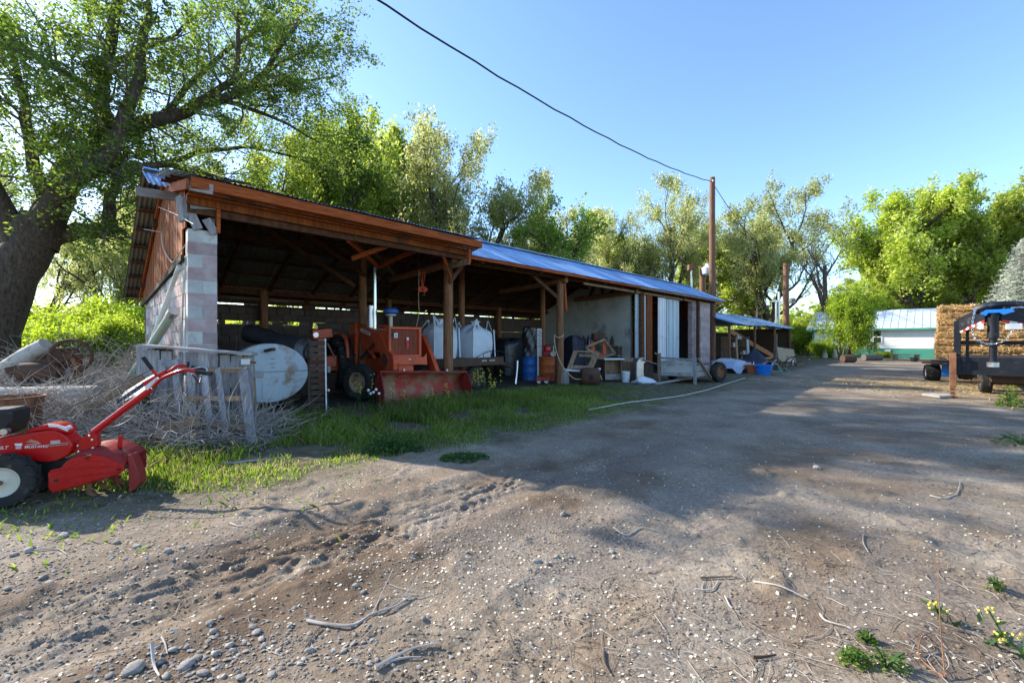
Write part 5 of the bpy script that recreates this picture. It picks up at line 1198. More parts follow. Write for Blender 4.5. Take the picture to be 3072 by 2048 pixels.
def sfn(a, b): an = 6.2832 * a; r0 = .3 * math.sin(math.pi * min(b + .18, 1)) * (1 + .22 * math.sin(3 * an + 1) + .1 * math.sin(7 * an + 9 * b)); return (r0 * math.cos(an) * 1.25, r0 * math.sin(an) * .7, .26 * (1 - (1 - b) ** 1.0) * (1 + .3 * math.sin(2 * an)) )
MB().grid(sfn, 24, 12).build('sack', M['bag_white'], bgs, True)
rpe = thing('hanging_rope', 'pale rope looped round the post and sagging to the ground', 'rope', tuple(bw(10.37, .62)))
Y0 = 14.35
MB().tube(smooth_pts([Lc(a, b, d, rpe) for a, b, d in ((1663, 1003, .1), (1664, 1030, 0), (1675, 1072, 0), (1693, 1105, -.2), (1718, 1132, -.3), (1738, 1137, -.3), (1765, 1130, -.2), (1785, 1116, -.2), (1798, 1120, -.2), (1806, 1140, -.3))]), .016, 6).build('rope', M['rope'], rpe, True)
MB().tube(smooth_pts([Lc(a, b, d, rpe) for a, b, d in ((1663, 1005, .1), (1672, 1012, -.02), (1684, 1010, -.02), (1690, 1004, .1))]), .018, 6).build('loop', M['rope'], rpe, True)
# orange machine and jars against the partition
om = thing('orange_hand_truck', 'orange machine frame standing in front of the plaster partition', 'machine', (at(1797, 1060, 16.2).x, 16.2, 0))
for x in (-.22, .22): MB().beam((x, 0, 0), (x, .12, 1.45), .14, .1).build('upright', M['orange_paint'], om)
MB().box((0, .05, .8), (.5, .2, .3)).build('crossplate', M['orange_paint'], om, bevel=.02); MB().box((0, .08, 1.6), (.5, .4, .3)).build('motor', M['rust_dark'], om, bevel=.05)
sh = thing('plank_shelf', 'rough brown shelf with bottles along the plaster partition', 'shelf', tuple(bw(15.2, 2.4)), BA)
MB().box((0, 0, 1.22), (.4, 2.2, .05)).build('board', M['brown_wood'], sh); MB().box((0, 0, .8), (.4, 2.2, .05)).build('board', M['brown_wood'], sh)
for y in (-1.05, 1.05): MB().box((0, y, .62), (.36, .05, 1.24)).build('leg', M['dark_wood'], sh)
for k, y in enumerate((-.7, -.35, .1, .5, .8)):
    t = thing('shelf_bottle', 'dusty dark bottle standing on the rough brown shelf', 'bottle', tuple(bw(15.2, 2.4 + y, 1.245)), 0, 'bottles on the plank shelf')
    MB().lathe([(.001, 0), (.09, 0), (.09, .24 + .06 * (k % 2)), (.04, .34 + .06 * (k % 2)), (.04, .42 + .06 * (k % 2)), (.001, .42 + .06 * (k % 2))], 14).build('glass', M['glass'] if k % 2 else M['rust_dark'], t, True)
# ------------------------------------------------------------------ old wooden trailer
C0 = Vector(((2088 - CX) / F * 14.2, 14.2, 0))
wtr = thing('wooden_trailer', 'old grey wooden box trailer with one big tyre on the grass', 'trailer', C0, BA)
zt_, zb_ = .88, .28
MB().box((1.1, .62, zb_), (2.2, 1.2, .06)).build('bed', M['grey_wood_x'], wtr)
def plank_wall(a, b, z0, z1, n, mat, nm='plank'):
    for q in range(n):
        z = z0 + (z1 - z0) * (q + .5) / n; MB().beam((a[0], a[1], z), (b[0], b[1], z), .03, (z1 - z0) / n - .012).build(nm, mat, wtr, bevel=.004)
MB().box((0, .62, .56), (.025, 1.16, .42)).build('tailgate', M['white_siding'] if False else M['plaster'], wtr)
for y in (.2, .5, .8): MB().box((-.016, y, .66), (.008, .14, .06)).build('worn_patch', M['concrete'], wtr)
MB().beam((-.02, .0, .82), (-.02, 1.25, .86), .05, .07).build('rail', M['grey_wood'], wtr); MB().beam((-.02, .0, .34), (-.02, 1.25, .3), .05, .12).build('rail', M['grey_wood'], wtr)
for y, z in ((.02, .9), (1.25, 1.02)): MB().beam((-.03, y, .0), (-.03, y, z), .1, .07).build('stake', M['grey_wood'] if y < 1 else M['brown_wood'], wtr)
MB().beam((-.03, 1.22, .95), (-.03, 1.42, 1.02), .06, .05).build('stake', M['brown_wood'], wtr)
plank_wall((0, .0), (2.2, .0), .28, .62, 2, M['grey_wood_x']); plank_wall((0, 1.22), (2.2, 1.22), .28, .72, 3, M['grey_wood_x']); plank_wall((2.2, 0), (2.2, 1.22), .28, .62, 2, M['grey_wood_x'])
MB().beam((.05, -.06, .86), (1.05, -.1, .18), .05, .06).build('brace', M['brown_wood'], wtr)
wheel_part(wtr, (1.45, -.22, .36), .36, .2, .19, 'rubber', 'rust', name='wheel').rotation_euler = (0, 0, R(-14)); wheel_part(wtr, (1.45, 1.45, .36), .36, .2, .19, 'rubber', 'rust', name='wheel')
MB().tube([(1.45, -.2, .36), (1.45, 1.4, .36)], .04, 8).build('axle', M['rust'], wtr); MB().box((1.45, -.2, .74), (.6, .28, .03)).build('fender', M['steel'], wtr)
MB().beam((2.2, .6, .28), (3.3, .6, .22), .1, .1).build('drawbar', M['grey_wood_x'], wtr); MB().tube([(3.2, .6, 0), (3.2, .6, .3)], .03, 8).build('prop', M['rust'], wtr)
MB().beam((-.9, 1.0, .03), (.9, .3, .2), .08, .05).build('loose_board', M['grey_wood_x'], wtr)
# ------------------------------------------------------------------ poles, wires, lower shed, house
def pole(px, Y, top, r, label, name='utility_pole'):
    x = (px - CX) / F * Y; h = EYE + (HOR - top) / F * Y; t = thing(name, label, 'pole', (x, Y, 0))
    MB().tube([(0, 0, -.3), (.01, 0, h * .33), (-.01, 0, h * .66), (0, 0, h)], [r, r * .95, r * .9, r * .82], 14).build('shaft', M['pole_wood'], t, True); return t, Vector((x, Y, h))
up_, upt = pole(2137, 26, 533, .19, 'tall brown utility pole at the end of the open barn')
MB().tube([(-.05, -.2, upt.z - .32), (-.05, -.2, upt.z - .2)], .05, 10).build('insulator', M['cream'], up_, True)
p2_, p2t = pole(2358, 40, 790, .28, 'shorter reddish pole behind the lower shed')
MB().box((.32, -.3, EYE + (HOR - 903) / F * 40), (.5, .5, .5)).build('meter_box', M['cream'], p2_, bevel=.06); lathe_y([(.001, -.05), (.15, -.04), (.15, .05)], 14, (.36, -.58, EYE + (HOR - 903) / F * 40)).build('meter_glass', M['glass'], p2_, True)
pw = thing('power_line', 'dark power line sagging from the tall pole across the sky', 'power line', (12.0, 25.8, 0))
pts = []
for k in np.linspace(0, 1.9, 50):
    x = 12.1 - 15.35 * k; y = 26 - 17 * k
    z = upt.z - .25 - 4.3 * k + 2.15 * k * k if k <= 1.0 else upt.z - .25 - 2.15
    pts.append(Vector((x, y, z + .02 * math.sin(k * 60))) - Vector(pw.location))
MB().tube(pts[:37], .024, 6).build('cable', M['wire'], pw, True)
a = upt - Vector((0, 0, .3)); b = p2t - Vector((0, 0, .3)); MB().tube([a.lerp(b, q) - Vector((0, 0, 1.6 * 4 * q * (1 - q) * .5)) - Vector(pw.location) for q in np.linspace(0, 1, 16)], .02, 5).build('drop_cable', M['wire'], pw, True)
yl_ = thing('yard_light', 'short post with a white yard light behind the barn roof', 'yard light', ((2108 - CX) / F * 29, 29, 0))
hz = EYE + (HOR - 800) / F * 29
MB().tube([(0, 0, -.2), (0, 0, hz)], .2, 12).build('post', M['pole_wood'], yl_, True); MB().lathe([(.001, .35), (.12, .34), (.16, .2), (.4, .02), (.36, -.35), (.3, -.4), (.001, -.4)], 20, (.15, -.4, hz - .2)).build('lamp', M['white_metal'], yl_, True)
MB().tube([(-.75, 0, -.1), (-.75, 0, hz - .1)], .06, 8).build('conduit', M['steel'], yl_, True); MB().box((-.78, 0, hz - .05), (.4, .3, .35)).build('junction_box', M['rust'], yl_)
mm = thing('metal_mast', 'pair of thin galvanised masts beside the reddish pole', 'mast', ((2333 - CX) / F * 39, 39, 0))
MB().tube([(.1, 0, -.1), (.1, 0, EYE + (HOR - 875) / F * 39)], .09, 8).build('mast', M['steel'], mm, True); MB().tube([(-.15, 0, -.1), (-.15, 0, EYE + (HOR - 900) / F * 39)], .08, 8).build('mast', M['steel'], mm, True); MB().box((-.1, 0, EYE + (HOR - 904) / F * 39), (1.2, .08, .1)).build('cross_arm', M['steel'], mm)
# lower shed
shd = thing('lower_shed', 'low open machine shed with sagging blue metal roof past the pole', 'shed', tuple(bw(25.6, .3)), BA)
SL = 15.2
def sroof(v): return 2.52 + .33 * v if v < 2.6 else 2.52 + .33 * 2.6 - .3 * (v - 2.6)
rfs = MB().beam((0, 2.6, sroof(2.6) + .03), (SL, 2.6, sroof(2.6) + .03), .24, .02).build('roof', M['shed_roof'], shd)
def sheets2(v0, v1):
    sl_ = math.atan2(sroof(v1) - sroof(v0), v1 - v0); ln = math.hypot(v1 - v0, sroof(v1) - sroof(v0)); mes = [sheet_mesh('roof_sheet', .80, ln, M['shed_roof'], pitch=.13, amp=.014, seed=40 + q) for q in range(3)]
    for i in range(20):
        o = obj('roof_sheet', mes[i % 3], rfs, (.38 + .76 * i, v0 + rnd.uniform(-.05, .05), sroof(v0) + .01 + .004 * (i % 2) - .03 * math.sin(i * .5))); o.rotation_euler = (sl_, 0, 0)
sheets2(-.35, 2.58); sheets2(2.62, 5.0)
for u in (.2, 5.2, 10.2, 15.0): MB().tube([(u, 0, -.1), (u, 0, 2.5)], .08, 8).build('post', M['pole_wood'], shd, True)
MB().beam((0, 0, 2.42), (SL, 0, 2.42), .1, .14).build('eave_beam', M['dark_wood'], shd)
MB().box((SL / 2, 4.8, 1.0), (SL, .06, 2.2)).build('back_wall', M['dark_wood'], shd); MB().box((SL, 2.4, 1.2), (.06, 4.8, 2.4)).build('end_wall', M['dark_wood'], shd);
shf = thing('shed_shelves', 'dark shelves crowded with jars and tins inside the lower shed', 'shelves', tuple(bw(31.2, 1.6)), BA)
for z in (.4, .95, 1.5): MB().box((0, 0, z), (4.4, .5, .05)).build('shelf', M['dark_wood'], shf)
for x in (-2.2, -.7, .7, 2.2): MB().box((x, 0, .85), (.06, .5, 1.7)).build('upright', M['brown_wood'], shf)
JM = [M['paper'], M['blue_plastic'], M['rust'], M['glass'], M['cream'], M['white_metal'], M['orange_drum']]
for k in range(22):
    z = (.425, .975, 1.525)[k % 3]; x = -2.0 + 4.0 * ((k * 7) % 22) / 22; w0 = bw(31.2 + x, 1.45, z)
    t = thing('shelf_tin', 'small jar or tin on the shelves inside the lower shed', 'tin', tuple(w0), 0, 'tins on the shed shelves'); h = .18 + .03 * (k % 5)
    MB().lathe([(.001, 0), (.09, 0), (.09, h), (.07, h + .02), (.001, h + .02)], 10).build('tin_body', JM[k % 7], t, True)
for nm, lab, u, v, z1, wd, mt, lean in (('leaning_sheet', 'pale blue sheet standing inside the lower shed', 31.6, .9, 1.5, .5, 'door_metal', .1), ('leaning_plank', 'long grey plank leaning inside the lower shed', 38.6, .8, 2.0, .3, 'grey_wood', .5), ('brown_sheet', 'brown panel standing inside the lower shed', 29.6, 1.0, 1.6, .35, 'brown_wood', .05)):
    t = thing(nm, lab, 'board', tuple(bw(u, v)), BA); board(t, (0, 0, 0), (lean, .1, z1), wd, .03, M[mt], 'board')
cbd = thing('tan_sheet', 'tan plywood sheet leaning at the corner of the lower shed', 'plywood', (at(2337, 1085, 28.4).x, 28.4, 0), 0)
MB().poly([(0, 0, .06), (1.12, 0, .0), (1.14, .25, .84), (.02, .25, 1.0)], (0, .03, 0)).build('sheet', M['cardboard'], cbd); MB().beam((.5, .3, 0), (.5, .27, .9), .08, .08).build('prop', M['dark_wood'], cbd)
# junk in front of the lower shed
def jw(name, label, cat, px, pyb, rz=0, group=None):
    g = gp(px, pyb); return thing(name, label, cat, (g.x, g.y, 0), rz, group)
tp_ = jw('pale_tarp', 'pale blue-grey tarp spread over junk beside the utility pole', 'tarp', 2195, 1112, BA)
MB().grid(lambda a, b: ((a - .5) * 3.6, (b - .5) * 1.8, max(.02, .42 + .16 * math.sin(5 * a + 2 * b) * math.cos(4 * b) - .9 * max(abs(b - .5) - .34, 0) * 2.4 - .3 * max(abs(a - .5) - .4, 0) * 8)), 36, 18).build('sheet', M['tarp_blue'], tp_, True)
MB().box((0, 0, .16), (2.6, 1.2, .32)).build('load', M['dark_wood'], tp_)
dk = jw('dark_tarp', 'dark blue tarp pulled up into a peak over junk', 'tarp', 2258, 1102, BA)
MB().grid(lambda a, b: ((a - .5) * 2.2, (b - .5) * 1.3, max(.05, 1.05 * max(0, 1 - abs(a - .62) * 2.0) * (1 - 1.2 * abs(b - .5)) + .05 * math.sin(9 * a + 7 * b))), 26, 14).build('sheet', M['tarp_dark'], dk, True)
MB().tube([(.25, 0, 0), (.25, 0, 1.0)], .05, 8).build('prop', M['dark_wood'], dk)
def tub(label, px, pyb, mat, r0, r1, h, nm):
    t = jw(nm, label, 'tub', px, pyb); MB().lathe([(.001, .015), (r0, .015), (r0, 0), (r1, h), (r1 + .03, h), (r1 + .03, h - .03), (r1 + .012, h - .03), (r1 - .02, h - .01), (r0 - .02, .03), (.001, .03)], 28).build('shell', mat, t, True)
    for s in (-1, 1): MB().box((s * (r1 + .03), 0, h - .06), (.05, .14, .04)).build('handle', mat, t)
    return t
tub('faded orange plastic tub full of scrap on the grass', 2260, 1119, M['orange_plastic'], .26, .32, .38, 'orange_tub'); tub('bright blue plastic tub beside the orange tub', 2291, 1123, M['blue_plastic'], .26, .32, .42, 'blue_tub')
rs_ = random.Random(9)
for px, pyb, k, lab in ((2265, 1116, 14, 'tangle of twisted scrap pipes behind the orange tub'), (2335, 1112, 22, 'rusty tangle of scrap bars and bicycle bits by the blue tub'), (2370, 1100, 18, 'low brown heap of scrap wood by the tan sheet')):
    t = jw('scrap_heap', lab, 'scrap', px, pyb)
    for q in range(k):
        a = rs_.uniform(0, 6.28); c = Vector((rs_.uniform(-.7, .7), rs_.uniform(-.4, .4), rs_.uniform(.05, .4))); d = Vector((math.cos(a), math.sin(a), rs_.uniform(-.1, .9))).normalized() * rs_.uniform(.2, .6)
        e = c + d; c.z = max(c.z - .2, .02); MB().tube(smooth_pts([c, c.lerp(e, .5) + Vector((rs_.uniform(-.1, .1), 0, .1)), e], 4), rs_.uniform(.015, .035), 5).build('bar', M[rs_.choice(['rust', 'rust_dark', 'steel', 'rust_dark', 'brown_wood'])], t, True)
gc = jw('green_wire_chair', 'small green metal chair frame lying by the blue tub', 'chair', 2330, 1124)
for a, b in (((-.3, 0, 0), (-.1, .1, .45)), ((.3, 0, 0), (.1, .1, .45)), ((-.1, .1, .45), (.1, .1, .45)), ((-.2, .3, 0), (-.1, .1, .45)), ((.35, .3, 0), (.1, .1, .45)), ((-.25, 0, .15), (.25, 0, .15)), ((.3, 0, .3), (.7, .1, .05))): MB().tube([a, b], .016, 6).build('tube', M['green_wire'], gc)
# white and green house: local x = along its front wall (to the left in the picture), y = back
hs_o = bw(44.5, -16.5); hse = thing('white_house', 'long white mobile home with green skirting and pale metal roof', 'house', tuple(hs_o), BA + R(90))
HLn, HD = 15.9, 7.0
def lap(z0, z1, n, mat, nm):
    mb = MB(); st = (z1 - z0) / n
    for q in range(n):
        za, zb2 = z0 + q * st, z0 + (q + 1) * st; mb.poly([(0, -.0, za), (0, -.035, za), (0, -.012, zb2), (0, 0, zb2)], (HLn, 0, 0))
    return mb.build(nm, mat, hse)
bdy = MB().box((HLn / 2, -HD / 2 - .02, 1.15), (HLn - .02, HD, 2.3))
# local y points away from the wall's outside (towards -u), so the body lies on the -y side
MB().box((HLn / 2, -HD / 2, 1.18), (HLn - .04, HD, 2.36)).build('wall', M['white_siding'], hse)
def lapf(z0, z1, n, mat, nm):
    mb = MB(); st = (z1 - z0) / n
    for q in range(n):
        za, zb2 = z0 + q * st, z0 + (q + 1) * st; mb.poly([(0, .003, za), (0, .04, za), (0, .012, zb2), (0, .003, zb2)], (HLn, 0, 0))
    return mb.build(nm, mat, hse)
lapf(.80, 2.36, 8, M['white_siding'], 'siding'); lapf(.02, .80, 5, M['green_siding'], 'skirting')
hr = MB().poly([(-.4, .4, 2.36), (-.4, -HD / 2, 4.05), (-.4, -HD - .4, 2.36), (-.4, -HD - .4, 2.30), (-.4, -HD / 2, 3.98), (-.4, .4, 2.30)], (HLn + .8, 0, 0)).build('roof', M['house_roof'], hse)
for q in range(36):
    x = -.3 + q * .46; MB().beam((x, .4, 2.376), (x, -HD / 2, 4.066), .03, .018).build('seam', M['house_roof'], hr)
MB().box((HLn / 2, .40, 2.31), (HLn + .8, .04, .14)).build('fascia', M['green_siding'], hse)
wx = None
def hx(px, py):
    a, z = plane_pt(px, py, hs_o, DB); return a, z
wxa, wz = hx(2632, 1010)
wn = MB().box((wxa, .05, wz), (.62, .05, 1.15)).build('window', M['white_siding'], hse); 
for dz in (-.27, .27): MB().box((wxa, .078, wz + dz), (.44, .012, .45)).build('pane', M['glass'], wn)
MB().box((hx(2663, 1055)[0], .06, .6), (.35, .06, .18)).build('vent', M['white_siding'], hse)
MB().box((HLn - .06, .03, 1.2), (.14, .06, 2.3)).build('corner_trim', M['green_siding'], hse)
# yard things in front of the house
def bench():
    t = jw('plank_bench', 'low plank bench on stump legs in front of the green skirting', 'bench', 2718, 1081, R(-25)); MB().box((0, 0, .42), (1.6, .35, .07)).build('seat', M['brown_wood'], t, bevel=.01)
    for x in (-.6, .6): MB().tube([(x, 0, 0), (x, 0, .4)], .14, 10).build('leg', M['brown_wood'], t, True)
bench()
lg = jw('cut_log', 'thick cut log lying on the grass before the house', 'log', 2618, 1081); MB().tube([(-.65, 0, .22), (.65, .1, .22)], .23, 14).build('log', M['bark_grey'], lg, True)
rw = jw('woven_drum', 'tipped rusty brown drum by the many-stemmed shrub', 'drum', 2556, 1088); MB().lathe([(.001, -.38), (.24, -.38), (.26, 0), (.24, .38), (.2, .38), (.2, -.25), (.001, -.25)], 22, (0, .3, .25), Matrix(((0, 0, 1), (1, 0, 0), (0, 1, 0)))).build('shell', M['rust_dark'], rw, True)
kb = jw('black_pail', 'small black pail beside the plank bench', 'pail', 2742, 1085); MB().lathe([(.001, .01), (.16, .01), (.2, .3), (.21, .3), (.18, .02), (.001, .02)], 18).build('shell', M['black'], kb, True)
for px, lab in ((2475, 'pale garden gnome-sized stone statue under the shrub'), (2505, 'small pale garden pot under the shrub')):
    t = jw('garden_ornament', lab, 'ornament', px, 1073); MB().lathe([(.001, 0), (.18, 0), (.2, .25), (.12, .4), (.14, .5), (.06, .7), (.001, .75)], 14).build('body', M['cream'], t, True)
# dark paddock fence between shed and house
fo = bw(41.6, 1.5); fnc = thing('paddock_fence', 'dark board fence between the lower shed and the white house', 'fence', tuple(fo), BA)
for q in range(6): MB().box((q * 1.6, 0, .7), (.14, .14, 1.5)).build('post', M['fence_wood'], fnc)
for z in (.25, .55, .85, 1.2): MB().box((4.0, -.08, z), (8.2, .04, .2)).build('rail', M['fence_wood'], fnc)
# ------------------------------------------------------------------ hay trailer and gooseneck trailer at the right
HRZ = R(-46); HY = 15.2; hxo = at(2806, 1145, HY).x
fl = thing('hay_trailer', 'blue and black flatbed trailer loaded with hay', 'trailer', (hxo, HY, 0), HRZ)
MB().box((1.35, 2.6, .74), (2.9, 5.6, .1)).build('deck', M['grey_wood'], fl); MB().box((1.35, -.2, .70), (2.9, .08, .18)).build('front_beam', M['trailer_black'], fl)
wheel_part(fl, (-.1, .6, .30), .30, .40, .16, 'rubber', 'cream').rotation_euler = (0, 0, R(-78)); wheel_part(fl, (2.6, .6, .30), .30, .3, .16, 'rubber', 'cream').rotation_euler = (0, 0, R(-78))
MB().box((.3, .5, .45), (.3, .5, .5)).build('axle_bracket', M['blue_plastic'], fl, bevel=.02); MB().tube([(0, .6, .3), (2.6, .6, .3)], .06, 10).build('axle', M['rust_dark'], fl, True); MB().box((-.1, .1, .70), (.5, .7, .1)).build('fender', M['rust_dark'], fl, bevel=.03)
MB().box((.75, .9, .35), (.4, .4, .5)).build('gearbox', M['rust_dark'], fl, bevel=.06); wheel_part(fl, (.7, 2.2, .3), .30, .3, .16, 'rubber', 'cream').rotation_euler = (0, 0, R(-78)); MB().box((2.0, .5, .35), (.4, .3, .4)).build('axle_bracket', M['blue_plastic'], fl, bevel=.02)
def bale(label, x, y, z, lx, ly, lz, seed):
    r_ = random.Random(seed); nr = np.random.RandomState(seed); t = thing('hay_bale', label, 'hay bale', (0, 0, 0), HRZ); c_ = Matrix.Rotation(HRZ, 3, 'Z') @ Vector((x, y, 0)); t.location = Vector(fl.location) + c_ + Vector((0, 0, z))
    n_l = 4; mb = MB()
    for q in range(n_l):
        z0, z1 = lz * q / n_l, lz * (q + 1) / n_l; s = .985 + r_.uniform(-.015, .02)
        def fn(a, b, z0=z0, z1=z1, s=s, q=q):
            an = 6.2832 * a; k = min(1 / max(abs(math.cos(an)), 1e-6), 1 / max(abs(math.sin(an)), 1e-6)); k = 1 + (k - 1) * .93
            e = (1 - .06 * (2 * b - 1) ** 4); w_ = 1 + .018 * math.sin(23 * an + q) + .012 * math.sin(51 * an + 3 * b)
            return (math.cos(an) * k * lx / 2 * s * e * w_, math.sin(an) * k * ly / 2 * s * e * w_, z0 + (z1 - z0) * b)
        mb.grid(fn, 72, 6)
    mb.poly([(-lx / 2 * .93, -ly / 2 * .93, lz - .02), (lx / 2 * .93, -ly / 2 * .93, lz - .02), (lx / 2 * .93, ly / 2 * .93, lz - .02), (-lx / 2 * .93, ly / 2 * .93, lz - .02)], (0, 0, .015)); mb.build('bale_body', M['hay'], t, True)
    k = 2600; fx = nr.rand(k); side = nr.randint(0, 4, k); P_ = np.zeros((k, 3)); zz = nr.rand(k) * lz
    P_[:, 2] = zz; m0 = side == 0; P_[m0, 0] = (fx[m0] - .5) * lx; P_[m0, 1] = -ly / 2; m1 = side == 1; P_[m1, 0] = -lx / 2; P_[m1, 1] = (fx[m1] - .5) * ly; m2 = side == 2; P_[m2, 0] = (fx[m2] - .5) * lx; P_[m2, 1] = (nr.rand(m2.sum()) - .5) * ly; P_[m2, 2] = lz; m3 = side == 3; P_[m3, 0] = lx / 2; P_[m3, 1] = (fx[m3] - .5) * ly
    d_ = nr.normal(size=(k, 3)) * np.array([.5, .5, .35]); d_ /= np.linalg.norm(d_, axis=1, keepdims=True); ln = nr.uniform(.06, .16, k)[:, None]; sd = np.cross(d_, nr.normal(size=(k, 3))); sd /= np.linalg.norm(sd, axis=1, keepdims=True); sd *= .006
    V = np.stack([P_ - d_ * ln * .5 - sd, P_ + d_ * ln * .5 - sd, P_ + d_ * ln * .5 + sd, P_ - d_ * ln * .5 + sd], 1).reshape(-1, 3); so_ = obj('loose_straw', np_mesh('loose_straw', V, np.arange(4 * k).reshape(-1, 4), M['straw']), t); so_['kind'] = 'stuff'
bale('golden hay bale at the bottom front of the trailer load', 1.05, 1.15, .79, 2.1, 2.3, .98, 1); bale('sun-browned hay bale on top at the front of the load', 1.08, 1.18, 1.75, 2.05, 2.25, .94, 2)
bale('hay bale behind the front pair on the bottom layer', 1.05, 3.6, .79, 2.1, 2.4, .98, 3); bale('hay bale behind the front pair on the top layer', 1.05, 3.6, 1.75, 2.05, 2.35, .94, 4)
GRZ = R(-46); GY_ = 11.2; gxo = at(2872, 1100, GY_).x
gn = thing('gooseneck_trailer', 'black gooseneck flatbed trailer with blue coupler latch and safety chains', 'trailer', (gxo, GY_, 0), GRZ)
TWd = 1.75
def Lg(px, py, dy=0.0):
    o = Vector(gn.location) + Vector((-math.sin(GRZ), math.cos(GRZ), 0)) * dy; a, z = plane_pt(px, py, o, (math.cos(GRZ), math.sin(GRZ))); return Vector((a, dy, z))
MB().box((TWd / 2, 3.0, .92), (TWd, 5.9, .14)).build('deck', M['trailer_black'], gn); MB().box((TWd / 2, .02, .84), (TWd, .06, .42)).build('front_rail', M['trailer_black'], gn); MB().box((TWd / 2, -.03, .66), (TWd, .05, .12)).build('front_lip', M['steel'] if False else M['trailer_black'], gn)
for x in (.0, TWd): 
    MB().box((x, 0, 1.28), (.13, .18, 1.4)).build('upright', M['trailer_black'], gn, bevel=.01); MB().box((x + .18, .05, 1.3), (.06, .1, 1.2)).build('upright', M['trailer_black'], gn)
MB().box((TWd / 2, .08, 1.42), (TWd, .1, .1)).build('crossbar', M['trailer_black'], gn)
nk = Lg(2965, 930, -.55); nk.x = max(nk.x, .6); zc = 2.12
for s, x in ((-1, .05), (1, TWd - .05)):
    MB().beam((x, -.02, 1.86), (nk.x + s * .12, -.55, zc), .12, .34).build('neck_beam', M['trailer_black'], gn, bevel=.01)
    p0_, p1_ = Vector((x, -.1, 1.70)), Vector((nk.x + s * .14, -.63, zc - .18))
    for q in range(8): MB().beam(p0_.lerp(p1_, q / 8), p0_.lerp(p1_, (q + 1) / 8), .01, .06).build('reflector_tape', M['red_tape'] if q % 2 else M['paper'], gn)
MB().tube(smooth_pts([Vector((nk.x - .3, -.45, zc + .1)), Vector((nk.x, -.5, zc + .2)), Vector((TWd * .7, -.2, zc + .18)), Vector((TWd, .1, zc + .05))]), .1, 8).build('neck_top', M['trailer_black'], gn, True)
MB().tube([(nk.x, -.6, zc + .03), (nk.x, -.6, 1.52)], .10, 16).build('coupler_tube', M['trailer_black'], gn, True); MB().tube([(nk.x, -.6, 1.6), (nk.x, -.6, .86)], .07, 14).build('coupler_stem', M['trailer_black'], gn, True); MB().tube([(nk.x, -.6, .95), (nk.x, -.6, .84)], .11, 16).build('coupler_socket', M['steel'], gn, True)
MB().poly([(nk.x - .22, -.72, zc + .0), (nk.x - .12, -.72, zc + .09), (nk.x + .3, -.72, zc + .10), (nk.x + .34, -.72, zc + .03), (nk.x + .16, -.72, zc - .04), (nk.x + .1, -.72, zc + .01), (nk.x - .08, -.72, zc + .01), (nk.x - .12, -.72, zc - .06)], (0, .1, 0)).build('latch_plate', M['blue_plastic'], gn, bevel=.008)
def chain(pts, nm='safety_chain'):
    mb = MB(); sp_ = smooth_pts(pts, 7)
    for i in range(len(sp_) - 1):
        c = (sp_[i] + sp_[i + 1]) / 2; d = (sp_[i + 1] - sp_[i]).normalized(); u = Vector((0, 1, 0)) if i % 2 else d.cross(Vector((0, 1, 0))).normalized(); 
        mb.tube([c + (d * math.cos(a) * .036 + u * math.sin(a) * .017) for a in np.linspace(0, 6.2832, 9)], .006, 5, False)
    return mb.build(nm, M['chrome'], gn, True)
chain([Vector((nk.x - .3, -.7, zc + .1)), Vector((nk.x - .34, -.74, zc - .2)), Vector((nk.x - .32, -.75, zc - .55)), Vector((nk.x - .1, -.76, zc - .72)), Vector((nk.x + .15, -.76, zc - .66)), Vector((nk.x + .3, -.74, zc - .4))])
chain([Vector((nk.x + .3, -.72, zc + .12)), Vector((nk.x + .5, -.72, zc + .1)), Vector((nk.x + .55, -.72, zc - .15))])
MB().box((nk.x + .32, -.7, zc - .32), (.26, .1, .14)).build('junction_box', M['paper'], gn, bevel=.01); MB().box((nk.x - .22, -.7, zc - .3), (.12, .05, .14)).build('plate', M['paper'], gn)
jk = Lg(2859, 1190, -.12); MB().box((jk.x, -.12, .72), (.13, .13, .88)).build('jack_sleeve', M['rust'], gn, bevel=.006); MB().box((jk.x, -.12, .28), (.10, .10, .58)).build('jack_leg', M['rust'], gn); MB().box((jk.x, -.12, .015), (.2, .2, .03)).build('jack_foot', M['rust_dark'], gn); 
for q in range(4): MB().tube([(jk.x - .051, -.172, .12 + q * .1), (jk.x + .02, -.175, .12 + q * .1)], .01, 6).build('pin_hole', M['black'], gn)
for x, y in ((.55, 1.9), (TWd - .3, 1.9), (.55, 2.8)): wheel_part(gn, (x, y, .30), .30, .24, .18, 'rubber', 'steel', ribs=4).rotation_euler = (0, 0, R(-86))
MB().tube([(.3, 1.9, .32), (TWd, 1.9, .32)], .06, 8).build('axle', M['rust_dark'], gn); MB().box((TWd * .65, .9, .5), (TWd * .6, 1.2, .18)).build('underframe', M['rust_dark'], gn); MB().box((TWd / 2, 2.4, .55), (.2, 4, .2)).build('underframe', M['trailer_black'], gn)
cb_ = gp(2905, 1195); cbl = thing('concrete_slab', 'pale broken slab lying beside the gooseneck jack', 'slab', (at(2815, 1187, 11.3).x, 11.3, 0), .4)
MB().poly([(-.4, -.2, 0), (.1, -.26, 0), (.42, -.05, 0), (.3, .22, 0), (-.2, .25, 0)], (0, .02, .06)).build('slab', M['concrete'], cbl, bevel=.01)
